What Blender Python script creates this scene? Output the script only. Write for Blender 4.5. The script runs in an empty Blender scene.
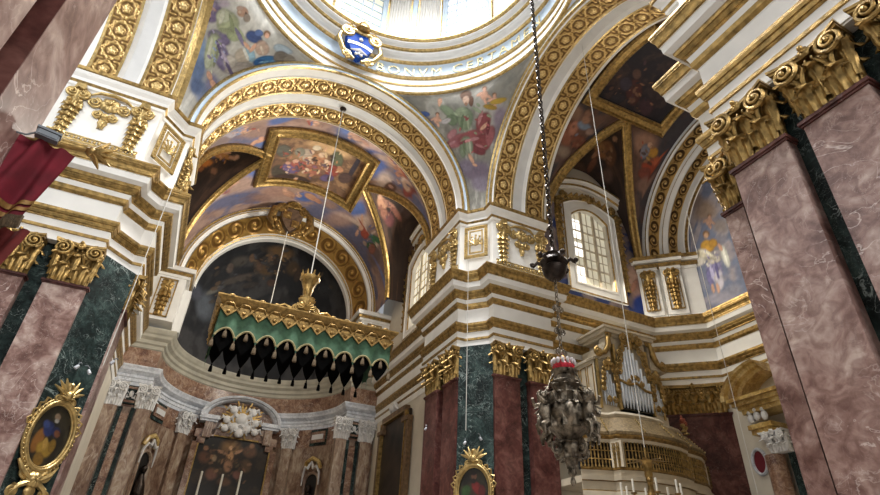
import bpy, math, random
from mathutils import Vector, Matrix, noise
PI = math.pi
rad = math.radians
random.seed(7)
SC = bpy.context.scene
COL = SC.collection

# ---------------------------------------------------------------- materials
MATS = {}
def nt(name):
    m = bpy.data.materials.new(name); m.use_nodes = True
    n = m.node_tree.nodes; l = m.node_tree.links
    b = n['Principled BSDF']
    return m, n, l, b
def ramp(n, stops):
    r = n.new('ShaderNodeValToRGB')
    e = r.color_ramp.elements
    e[0].position, e[0].color = stops[0][0], (*stops[0][1], 1)
    e[1].position, e[1].color = stops[-1][0], (*stops[-1][1], 1)
    for p, c in stops[1:-1]:
        x = e.new(p); x.color = (*c, 1)
    return r
def wpos(n):
    return n.new('ShaderNodeNewGeometry').outputs['Position']
def plain(name, col, rough=.6, metal=0, var=.08, scale=3, bump=0, emit=None, spec=.5):
    m, n, l, b = nt(name)
    t = n.new('ShaderNodeTexNoise'); t.inputs['Scale'].default_value = scale
    t.inputs['Detail'].default_value = 6
    l.new(wpos(n), t.inputs['Vector'])
    lo = [max(0, c * (1 - var * 1.6)) for c in col]; hi = [min(1, c * (1 + var)) for c in col]
    r = ramp(n, [(.3, lo), (.7, hi)])
    l.new(t.outputs['Fac'], r.inputs['Fac']); l.new(r.outputs['Color'], b.inputs['Base Color'])
    b.inputs['Roughness'].default_value = rough; b.inputs['Metallic'].default_value = metal
    b.inputs['Specular IOR Level'].default_value = spec
    if bump:
        t2 = n.new('ShaderNodeTexNoise'); t2.inputs['Scale'].default_value = scale * 8
        l.new(wpos(n), t2.inputs['Vector'])
        bp = n.new('ShaderNodeBump'); bp.inputs['Strength'].default_value = bump
        bp.inputs['Distance'].default_value = .02
        l.new(t2.outputs['Fac'], bp.inputs['Height']); l.new(bp.outputs['Normal'], b.inputs['Normal'])
    if emit:
        b.inputs['Emission Color'].default_value = (*emit[0], 1); b.inputs['Emission Strength'].default_value = emit[1]
    MATS[name] = m; return m
def marble(name, base, dark, light, vein, scale=1.0, vw=.035, rough=.22, aniso=(1, 1, 1), veinamt=.8, spec=.4):
    m, n, l, b = nt(name)
    mp = n.new('ShaderNodeMapping'); mp.inputs['Scale'].default_value = aniso
    mp.inputs['Rotation'].default_value = (.4, .7, .3)
    l.new(wpos(n), mp.inputs['Vector'])
    t = n.new('ShaderNodeTexNoise'); t.inputs['Scale'].default_value = 1.1 * scale; t.inputs['Detail'].default_value = 9
    t.inputs['Roughness'].default_value = .62; t.inputs['Distortion'].default_value = .8
    l.new(mp.outputs[0], t.inputs['Vector'])
    r = ramp(n, [(.36, dark), (.5, base), (.64, light)])
    l.new(t.outputs['Fac'], r.inputs['Fac'])
    cur = r.outputs['Color']
    tb = n.new('ShaderNodeTexNoise'); tb.inputs['Scale'].default_value = 4.3 * scale; tb.inputs['Detail'].default_value = 8; tb.inputs['Distortion'].default_value = 1.2
    l.new(mp.outputs[0], tb.inputs['Vector'])
    rb = ramp(n, [(.36, tuple(x / max(y, .01) for x, y in zip(dark, base))), (.5, (1, 1, 1)), (.66, tuple(min(1.7, x / max(y, .01)) for x, y in zip(light, base)))])
    l.new(tb.outputs['Fac'], rb.inputs['Fac'])
    mb_ = n.new('ShaderNodeMix'); mb_.data_type = 'RGBA'; mb_.blend_type = 'MULTIPLY'; mb_.inputs[0].default_value = .6
    l.new(cur, mb_.inputs[6]); l.new(rb.outputs['Color'], mb_.inputs[7]); cur = mb_.outputs[2]
    for k, (sc, w, am) in enumerate(((1.3, vw, veinamt), (3.4, vw * .8, veinamt * .55))):
        t2 = n.new('ShaderNodeTexNoise'); t2.inputs['Scale'].default_value = sc * scale; t2.inputs['Detail'].default_value = 5
        t2.inputs['Distortion'].default_value = 1.6
        mp2 = n.new('ShaderNodeMapping'); mp2.inputs['Location'].default_value = (7 * k + 3, 5, 1)
        l.new(mp.outputs[0], mp2.inputs['Vector']); l.new(mp2.outputs[0], t2.inputs['Vector'])
        s = n.new('ShaderNodeMath'); s.operation = 'SUBTRACT'; s.inputs[1].default_value = .5
        a = n.new('ShaderNodeMath'); a.operation = 'ABSOLUTE'
        l.new(t2.outputs['Fac'], s.inputs[0]); l.new(s.outputs[0], a.inputs[0])
        rr = ramp(n, [(0, (am,) * 3), (w, (0, 0, 0))])
        l.new(a.outputs[0], rr.inputs['Fac'])
        # break the veins up
        t3 = n.new('ShaderNodeTexNoise'); t3.inputs['Scale'].default_value = .9 * scale
        l.new(mp2.outputs[0], t3.inputs['Vector'])
        r3 = ramp(n, [(.42, (0, 0, 0)), (.62, (1, 1, 1))]); l.new(t3.outputs['Fac'], r3.inputs['Fac'])
        mu = n.new('ShaderNodeMath'); mu.operation = 'MULTIPLY'
        l.new(rr.outputs['Color'], mu.inputs[0]); l.new(r3.outputs['Color'], mu.inputs[1])
        mx = n.new('ShaderNodeMix'); mx.data_type = 'RGBA'
        l.new(mu.outputs[0], mx.inputs[0]); l.new(cur, mx.inputs[6]); mx.inputs[7].default_value = (*vein, 1)
        cur = mx.outputs[2]
    l.new(cur, b.inputs['Base Color']); b.inputs['Roughness'].default_value = rough
    b.inputs['Specular IOR Level'].default_value = spec
    MATS[name] = m; return m
def attr_mat(name, attr, stops=None, rough=.7, metal=0, nz=.0):
    m, n, l, b = nt(name)
    a = n.new('ShaderNodeAttribute'); a.attribute_name = attr
    if stops:
        r = ramp(n, stops); l.new(a.outputs['Color'], r.inputs['Fac']); out = r.outputs['Color']
    else: out = a.outputs['Color']
    if nz:
        t = n.new('ShaderNodeTexNoise'); t.inputs['Scale'].default_value = 5; t.inputs['Detail'].default_value = 8
        l.new(wpos(n), t.inputs['Vector'])
        rr = ramp(n, [(.3, (1 - nz,) * 3), (.7, (1 + nz,) * 3)]); l.new(t.outputs['Fac'], rr.inputs['Fac'])
        mx = n.new('ShaderNodeMix'); mx.data_type = 'RGBA'; mx.blend_type = 'MULTIPLY'; mx.inputs[0].default_value = 1
        l.new(out, mx.inputs[6]); l.new(rr.outputs['Color'], mx.inputs[7]); out = mx.outputs[2]
    l.new(out, b.inputs['Base Color']); b.inputs['Roughness'].default_value = rough; b.inputs['Metallic'].default_value = metal
    MATS[name] = m; return m

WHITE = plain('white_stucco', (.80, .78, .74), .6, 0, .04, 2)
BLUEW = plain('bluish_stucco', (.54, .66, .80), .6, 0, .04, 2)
CREAM = plain('cream_wall', (.66, .60, .50), .7, 0, .05, 1.5)
GREYW = plain('grey_white_stucco', (.66, .655, .645), .6, 0, .05, 2)
GOLD = plain('gilding', (.40, .26, .09), .36, .75, .35, 7, .3)
GOLDL = plain('bright_gilding', (.52, .37, .15), .34, .7, .25, 8, .2)
GOLDD = plain('old_gilding', (.29, .18, .058), .38, .7, .35, 8, .3)
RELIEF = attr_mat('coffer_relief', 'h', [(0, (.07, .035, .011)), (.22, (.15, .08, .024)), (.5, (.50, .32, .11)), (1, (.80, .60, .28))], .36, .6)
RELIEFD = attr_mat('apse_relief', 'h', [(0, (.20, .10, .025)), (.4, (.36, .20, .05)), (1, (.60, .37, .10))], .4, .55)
PINK = marble('pink_marble', (.285, .17, .145), (.14, .068, .055), (.43, .31, .27), (.72, .60, .55), 1.0, .010, .36)
RED = marble('dark_red_marble', (.105, .036, .03), (.055, .018, .015), (.16, .068, .056), (.38, .27, .24), 1.1, .008, .4, spec=.25, veinamt=.4)
GREEN = marble('green_marble', (.016, .028, .026), (.006, .010, .010), (.04, .065, .06), (.34, .40, .38), 1.7, .014, .55, spec=.15)
BROWN = marble('brown_marble', (.30, .20, .14), (.16, .09, .06), (.44, .34, .26), (.55, .46, .38), 1.2, .03, .3, (1, 1, .45))
ORANGE = marble('orange_marble', (.25, .135, .085), (.13, .06, .04), (.36, .24, .17), (.55, .44, .36), 1.6, .03, .3)
GREYM = marble('grey_marble', (.60, .62, .66), (.46, .48, .52), (.74, .76, .80), (.30, .31, .34), 1.2, .02, .35)
SAND = plain('stone_cornice', (.42, .39, .31), .6, 0, .12, 2)
YELLOW = marble('yellow_marble', (.50, .33, .10), (.30, .17, .045), (.62, .45, .18), (.66, .5, .28), 1.5, .03, .3)
FRESCO = attr_mat('fresco_paint', 'Col', None, .8, 0, .12)
OIL = attr_mat('oil_paint', 'Col', None, .45, 0, .15)
CLOTHG = plain('green_damask', (.055, .125, .07), .8, 0, .25, 6)
CLOTHK = plain('black_velvet', (.004, .004, .004), 1, 0, .2, 8, spec=.1)
CLOTHR = plain('crimson_velvet', (.20, .012, .026), .85, 0, .3, 5)
CLOTHDR = plain('dark_red_cloth', (.17, .022, .02), .85, 0, .3, 5)
FRINGE = plain('brown_fringe', (.13, .09, .05), .9, 0, .3, 40, .5)
SILVER = plain('tarnished_silver', (.22, .185, .14), .32, .9, .6, 12, .5)
DARKM = plain('dark_bronze', (.045, .032, .025), .35, .7, .4, 8, .2)
ROPE = plain('pale_cord', (.62, .60, .55), .8)
TIN = plain('organ_pipe_tin', (.74, .79, .86), .3, .55, .08, 3)
WOOD = plain('cream_painted_wood', (.60, .52, .39), .5, 0, .08, 3)
TAN = plain('gilt_tan_panel', (.22, .155, .075), .55, .2, .3, 14, .4)
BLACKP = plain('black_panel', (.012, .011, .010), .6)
GLASS = plain('window_pane', (.78, .74, .60), .4, 0, .1, 1.5, 0, ((1., .93, .74), .62))
GLASSD = plain('dull_pane', (.50, .48, .38), .4, 0, .15, 1.5, 0, ((.95, .88, .68), .38))
GLASSY = plain('lattice_pane', (.60, .60, .42), .4, 0, .1, 1.5, 0, ((.95, .92, .66), .5))
GLASSW = plain('sunny_pane', (.85, .85, .8), .4, 0, .05, 1.5, 0, ((1., .98, .94), 1.3))
REDGL = plain('red_glass', (.55, .02, .04), .15, 0, .3, 30)
CLEAR = plain('cut_glass', (.62, .56, .56), .1, 0, .2, 30)
FLAME = plain('flame', (1, .6, .2), .5, 0, 0, 1, 0, ((1., .55, .18), 6))
WAX = plain('candle_wax', (.80, .76, .66), .5)
STONEF = plain('floor_stone', (.35, .31, .27), .35, 0, .25, 1.2)
PEARL = plain('white_marble_relief', (.72, .71, .70), .4, 0, .06, 4)
GREYB = plain('grey_housing', (.16, .18, .20), .4, .3)
BLUES = plain('heraldic_blue', (.008, .06, .36), .7, spec=.15)
LETTER = plain('letter_gilding', (.62, .52, .28), .45, .4, .1, 6)

# ---------------------------------------------------------------- mesh builder
class MB:
    def __init__(s): s.v = []; s.f = []; s.m = []; s.c = None
    def add(s, vs, fs, mi=0, M=None):
        o = len(s.v)
        if M is not None: vs = [M @ Vector(v) for v in vs]
        s.v.extend([tuple(v) for v in vs])
        s.f.extend([tuple(i + o for i in f) for f in fs]); s.m.extend([mi] * len(fs))
    def merge(s, other, M=None, mi=None):
        o = len(s.v)
        s.v.extend([tuple(M @ Vector(v)) for v in other.v] if M is not None else other.v)
        s.f.extend([tuple(i + o for i in f) for f in other.f])
        s.m.extend(other.m if mi is None else [mi] * len(other.m))
    def box(s, x0, y0, z0, x1, y1, z1, mi=0, M=None):
        v = [(x, y, z) for z in (z0, z1) for y in (y0, y1) for x in (x0, x1)]
        s.add(v, [(0, 2, 3, 1), (4, 5, 7, 6), (0, 1, 5, 4), (2, 6, 7, 3), (0, 4, 6, 2), (1, 3, 7, 5)], mi, M)
    def prism(s, poly, z0, z1, mi=0, M=None):
        n = len(poly)
        v = [(x, y, z0) for x, y in poly] + [(x, y, z1) for x, y in poly]
        f = [(i, (i + 1) % n, n + (i + 1) % n, n + i) for i in range(n)]
        f += [tuple(range(n - 1, -1, -1)), tuple(range(n, 2 * n))]
        s.add(v, f, mi, M)
    def grid(s, nu, nv, fn, mi=0, M=None, cu=False, cv=False, flip=False):
        v = [fn(i / (nu if cu else nu - 1), j / (nv if cv else nv - 1)) for j in range(nv) for i in range(nu)]
        f = []
        for j in range(nv if cv else nv - 1):
            for i in range(nu if cu else nu - 1):
                a, b = j * nu + i, j * nu + (i + 1) % nu
                c, d = ((j + 1) % nv) * nu + (i + 1) % nu, ((j + 1) % nv) * nu + i
                f.append((d, c, b, a) if flip else (a, b, c, d))
        s.add(v, f, mi, M)
    def tube(s, pts, r, n=6, mi=0, M=None, cap=True, closed=False):
        pts = [Vector(p) for p in pts]; k = len(pts)
        rs = r if isinstance(r, (list, tuple)) else [r] * k
        v = []; up = None
        for i in range(k):
            a = pts[i - 1] if (i > 0 or closed) else pts[i]; b = pts[(i + 1) % k] if (i < k - 1 or closed) else pts[i]
            t = (b - a); t = t.normalized() if t.length > 1e-9 else Vector((0, 0, 1))
            if up is None:
                up = t.orthogonal().normalized()
            up = (up - t * up.dot(t)); up = up.normalized() if up.length > 1e-6 else t.orthogonal().normalized()
            w = t.cross(up)
            for q in range(n):
                a2 = 2 * PI * q / n
                v.append(pts[i] + (up * math.cos(a2) + w * math.sin(a2)) * rs[i])
        f = []
        for i in range(k if closed else k - 1):
            for q in range(n):
                i2 = (i + 1) % k
                f.append((i * n + q, i * n + (q + 1) % n, i2 * n + (q + 1) % n, i2 * n + q))
        if cap and not closed:
            f.append(tuple(range(n - 1, -1, -1))); f.append(tuple((k - 1) * n + q for q in range(n)))
        s.add(v, f, mi, M)
    def lathe(s, prof, n=16, mi=0, M=None, fn=None):
        k = len(prof)
        v = []
        for r, z in prof:
            for q in range(n):
                a = 2 * PI * q / n; rr = r * (fn(a, z) if fn else 1)
                v.append((rr * math.cos(a), rr * math.sin(a), z))
        f = [(i * n + q, i * n + (q + 1) % n, (i + 1) * n + (q + 1) % n, (i + 1) * n + q) for i in range(k - 1) for q in range(n)]
        f.append(tuple(range(n - 1, -1, -1))); f.append(tuple((k - 1) * n + q for q in range(n)))
        s.add(v, f, mi, M)
    def ball(s, c, r, n=8, mi=0, M=None, sq=(1, 1, 1)):
        c = Vector(c)
        prof = [(math.sin(PI * (i + .02) / (n + .04)), -math.cos(PI * (i + .02) / (n + .04))) for i in range(n + 1)]
        T = Matrix.Translation(c) @ Matrix.Diagonal((r * sq[0], r * sq[1], r * sq[2], 1))
        s.lathe(prof, max(6, n + 2), mi, T if M is None else M @ T)
    def build(s, name, mats, parent=None, smooth=.7, attr=None, props=None, loc=None):
        """vertices are world coordinates when parent is None or parent has identity-rotation at its location"""
        me = bpy.data.meshes.new(name)
        off = Vector((0, 0, 0))
        if parent is not None and not parent.get('_local'):
            off = Vector(parent.get('_o', (0, 0, 0)))
        if loc is not None: off = Vector(loc)
        vs = [(x - off.x, y - off.y, z - off.z) for x, y, z in s.v] if off.length else s.v
        me.from_pydata(vs, [], s.f)
        mats = mats if isinstance(mats, (list, tuple)) else [mats]
        for m in mats: me.materials.append(m)
        if len(mats) > 1: me.polygons.foreach_set('material_index', s.m)
        if smooth:
            me.polygons.foreach_set('use_smooth', [True] * len(s.f))
            me.set_sharp_from_angle(angle=smooth)
        if attr:
            an, data, typ = attr
            if typ == 'f':
                a = me.attributes.new(an, 'FLOAT', 'POINT'); a.data.foreach_set('value', data)
            else:
                a = me.color_attributes.new(an, 'FLOAT_COLOR', 'POINT')
                flat = []
                for c in data: flat += [c[0], c[1], c[2], 1]
                a.data.foreach_set('color', flat)
        me.update()
        o = bpy.data.objects.new(name, me); COL.objects.link(o)
        if parent is not None: o.parent = parent
        if loc is not None: o.location = loc
        if props:
            for k, v in props.items(): o[k] = v
        return o
def tag(o, label, cat, group=None):
    o['label'] = label; o['category'] = cat
    if group: o['group'] = group
    return o
def struct(o):
    o['kind'] = 'structure'; return o
def thing(name, label, cat, loc, group=None, local=False, rotz=0):
    o = bpy.data.objects.new(name, None); COL.objects.link(o); o.location = loc
    o.rotation_euler = (0, 0, rotz); o.empty_display_size = .1
    o['_o'] = list(loc)
    if local: o['_local'] = 1
    return tag(o, label, cat, group)
def copy_tree(o, parent=None):
    c = o.copy(); COL.objects.link(c)
    if parent is not None: c.parent = parent
    for ch in list(o.children): copy_tree(ch, c)
    return c

# ---------------------------------------------------------------- sweeps
def offset_plan(plan, d, closed=False):
    """points of a plan polyline moved d to its right-hand side, mitred"""
    n = len(plan); out = []
    def nrm(i):
        a, b = Vector(plan[i]), Vector(plan[(i + 1) % n]); t = (b - a).normalized()
        return Vector((t.y, -t.x))
    for i in range(n):
        if closed or 0 < i < n - 1:
            a, b = nrm((i - 1) % n), nrm(i)
            v = (a + b) / (1 + a.dot(b))
        else: v = nrm(0) if i == 0 else nrm(n - 2)
        out.append((plan[i][0] + v.x * d, plan[i][1] + v.y * d))
    return out
def sweep_plan(mb, plan, prof, seg_mi=None, closed=False):
    rows = [offset_plan(plan, d, closed) for d, z in prof]
    n = len(plan)
    for k in range(len(prof) - 1):
        a, b = rows[k], rows[k + 1]; z0, z1 = prof[k][1], prof[k + 1][1]
        vs = [(x, y, z0) for x, y in a] + [(x, y, z1) for x, y in b]
        fs = [(i, (i + 1) % n, n + (i + 1) % n, n + i) for i in range(n if closed else n - 1)]
        mb.add(vs, fs, seg_mi[k] if seg_mi else 0)
def arch_pt(axis, c, a, r, d):
    """c=(c1,c2,z): axis 'y' arch spans x, depth along y; axis 'x' arch spans y, depth along x"""
    if axis == 'y': return (c[0] + r * math.cos(a), d, c[1] + r * math.sin(a))
    return (d, c[0] + r * math.cos(a), c[1] + r * math.sin(a))
def arch_sweep(mb, axis, c, prof, seg_mi=None, a0=0, a1=PI, n=72):
    """prof: list of (radius, depth coordinate)"""
    for k in range(len(prof) - 1):
        (r0, d0), (r1, d1) = prof[k], prof[k + 1]
        vs = [arch_pt(axis, c, a0 + (a1 - a0) * i / n, r0, d0) for i in range(n + 1)] + \
             [arch_pt(axis, c, a0 + (a1 - a0) * i / n, r1, d1) for i in range(n + 1)]
        fs = [(i, i + 1, n + 2 + i, n + 1 + i) for i in range(n)]
        mb.add(vs, fs, seg_mi[k] if seg_mi else 0)

# ---------------------------------------------------------------- carved ornament (height functions)
def sstep(a, b, x):
    t = min(1, max(0, (x - a) / (b - a))); return t * t * (3 - 2 * t)
def bump(x, w): return max(0., 1 - (x / w) ** 2)
def h_star(x, y):
    """one coffer cell, x and y in -1..1: interlaced star strap around a rosette"""
    r = math.hypot(x, y); p = math.atan2(y, x)
    m = max(abs(x), abs(y)); q = abs(x) + abs(y)
    h = 0
    h = max(h, .62 * bump(m - .68, .13) * (1 if q < 1.42 else 0))
    h = max(h, .70 * bump(q - 1.0, .17) * (1 if m < .99 else 0))
    h = max(h, .55 * bump(abs(x) - 1, .13) * sstep(.3, .5, abs(y)))
    pet = .37 + .10 * abs(math.cos(2.5 * p))
    h = max(h, .9 * sstep(pet, pet - .07, r) * (.45 + .55 * abs(math.cos(2.5 * p + r * 6))))
    h = max(h, 1.0 * sstep(.16, .09, r)); h = max(h, .22)
    h = max(h, .8 * sstep(.93, .96, abs(y)))
    return min(h, 1)
def h_scroll(x, y):
    """running acanthus scroll"""
    s = 1 if int(math.floor((x + 1) / 2)) % 2 == 0 else -1
    x = (x + 1) % 2 - 1
    r = math.hypot(x, y * .95); p = math.atan2(y * s, x)
    sp = (r * 1.7 - p / (2 * PI)) % 1
    h = .75 * bump(sp - .5, .24) * sstep(1.1, .95, r) * (.55 + .45 * abs(math.sin(p * 3.5 - r * 9)))
    h = max(h, sstep(.2, .12, r))
    h = max(h, .55 * bump(r - .93, .1) * (.6 + .4 * abs(math.cos(p * 6))))
    h = max(h, .6 * sstep(.86, .5, abs(abs(x) - 1) + abs(abs(y) - 1)))
    h = max(h, .7 * sstep(.96, .99, abs(y)))
    return min(h, 1)
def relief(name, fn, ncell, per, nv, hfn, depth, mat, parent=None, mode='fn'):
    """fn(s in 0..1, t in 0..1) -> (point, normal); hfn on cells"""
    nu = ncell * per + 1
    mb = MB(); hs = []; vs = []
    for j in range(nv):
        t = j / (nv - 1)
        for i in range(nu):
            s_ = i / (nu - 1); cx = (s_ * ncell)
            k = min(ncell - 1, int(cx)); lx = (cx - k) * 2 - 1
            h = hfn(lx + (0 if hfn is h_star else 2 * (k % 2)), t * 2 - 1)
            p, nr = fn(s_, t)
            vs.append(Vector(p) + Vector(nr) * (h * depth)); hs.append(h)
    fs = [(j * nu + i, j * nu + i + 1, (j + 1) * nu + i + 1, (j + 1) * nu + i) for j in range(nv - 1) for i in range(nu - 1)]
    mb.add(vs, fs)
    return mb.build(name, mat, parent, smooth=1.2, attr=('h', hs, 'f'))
def soffit_fn(axis, c, r, d0, d1, a0=0, a1=PI):
    def f(s, t):
        a = a0 + (a1 - a0) * s
        p = arch_pt(axis, c, a, r, d0 + (d1 - d0) * t)
        nr = (-math.cos(a), 0, -math.sin(a)) if axis == 'y' else (0, -math.cos(a), -math.sin(a))
        return p, nr
    return f
def face_fn(axis, c, d, r0, r1, sgn, a0=0, a1=PI):
    def f(s, t):
        a = a0 + (a1 - a0) * s
        return arch_pt(axis, c, a, r0 + (r1 - r0) * t, d), ((0, sgn, 0) if axis == 'y' else (sgn, 0, 0))
    return f

# ---------------------------------------------------------------- small ornaments, built in a local frame: x across, -y outwards, z up
def spiral_pts(cx, cz, r, turns=2.1, sgn=1, a0=0, y=0, n=34, y1=None):
    pts = []
    for i in range(n):
        t = i / (n - 1); a = a0 + sgn * 2 * PI * turns * t; q = r * (1 - .86 * t)
        pts.append((cx + q * math.cos(a), y if y1 is None else y + (y1 - y) * t, cz + q * math.sin(a)))
    return pts
def volute(mb, cx, cz, r, sgn, y, th=.03, a0=None, M=None, mi=0, n=34):
    pts = spiral_pts(cx, cz, r, 2.1, sgn, PI / 2 if a0 is None else a0, y, n, y - r * .35)
    mb.tube(pts, [th * (1 - .45 * i / n) for i in range(n)], 6, mi, M)
    mb.ball((cx, y - r * .3, cz), r * .2, 5, mi, M)
def leaf(mb, x0, z0, w, h, y0, out, M=None, mi=0, nu=11, nv=14, lean=0, curl=.8):
    """acanthus leaf rising from (x0,y0,z0), bending outwards and curling over at the tip"""
    def fn(u, v):
        s = v; a = u * 2 - 1
        lob = .74 + .26 * abs(math.cos(s * 4.6 * PI))
        wd = w * (.62 + .5 * math.sin(PI * min(1, s * .95))) * (1 - .72 * s ** 4) * lob * .5
        rise = h * (math.sin(s / .72 * PI / 2) if s < .72 else 1 - curl * ((s - .72) / .28) ** 1.4 * .26)
        y = y0 - out * (.15 * s + .85 * s ** 3) - out * .45 * sstep(.7, 1, s) - .035 * w * 4 * s * (1 - s)
        y += .16 * w * abs(a) ** 1.5 * (1 - .3 * s) - .05 * w * abs(math.cos(a * 1.5 * PI)) * (1 - .5 * s) - .06 * w * (1 - abs(a)) + .07 * w * abs(math.sin(s * 4.6 * PI)) * a * a
        return (x0 + a * wd + lean * s * s, y, z0 + rise)
    mb.grid(nu, nv, fn, mi, M)
def husk(mb, cx, z0, z1, w, y, M=None, mi=0, n=6):
    """string of overlapping bell husks hanging from z1 down to z0"""
    for i in range(n):
        t = i / n; zz = z1 + (z0 - z1) * t; hh = (z1 - z0) / n * 1.5; ww = w * (1 - .45 * t)
        for sx in (-1, 1, 0):
            leaf(mb, cx + sx * ww * .27, zz, ww * .52, -hh, y - (.05 if sx == 0 else .0), ww * .22, M, mi, 5, 7, sx * ww * .1, .5)
            mb.ball((cx + sx * ww * .3, y - .03, zz - hh * .1), ww * .14, 4, mi, M)
def rosette(mb, cx, cz, r, y, M=None, mi=0, pet=8):
    def fn(u, v):
        a = 2 * PI * u; q = v
        rr = r * q * (1 - .16 * (1 - abs(math.cos(pet / 2 * a))) * q)
        return (cx + rr * math.cos(a), y - r * .35 * math.sin(PI * min(1, q * .85 + .15)) * (.75 + .25 * abs(math.cos(pet / 2 * a))), cz + rr * math.sin(a))
    mb.grid(pet * 4, 6, fn, mi, M, cu=True)
    mb.ball((cx, y - r * .3, cz), r * .24, 5, mi, M)
def shell(mb, cx, cz, r, y, M=None, mi=0, ribs=9):
    for i in range(ribs):
        a = PI * (.06 + .88 * i / (ribs - 1))
        q = r * (.8 + .2 * math.sin(a))
        mb.tube([(cx, y, cz), (cx + .5 * q * math.cos(a), y - r * .3, cz + .5 * q * math.sin(a)), (cx + q * math.cos(a), y - r * .12, cz + q * math.sin(a))],
                [r * .05, r * .1, r * .12], 5, mi, M)
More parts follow.
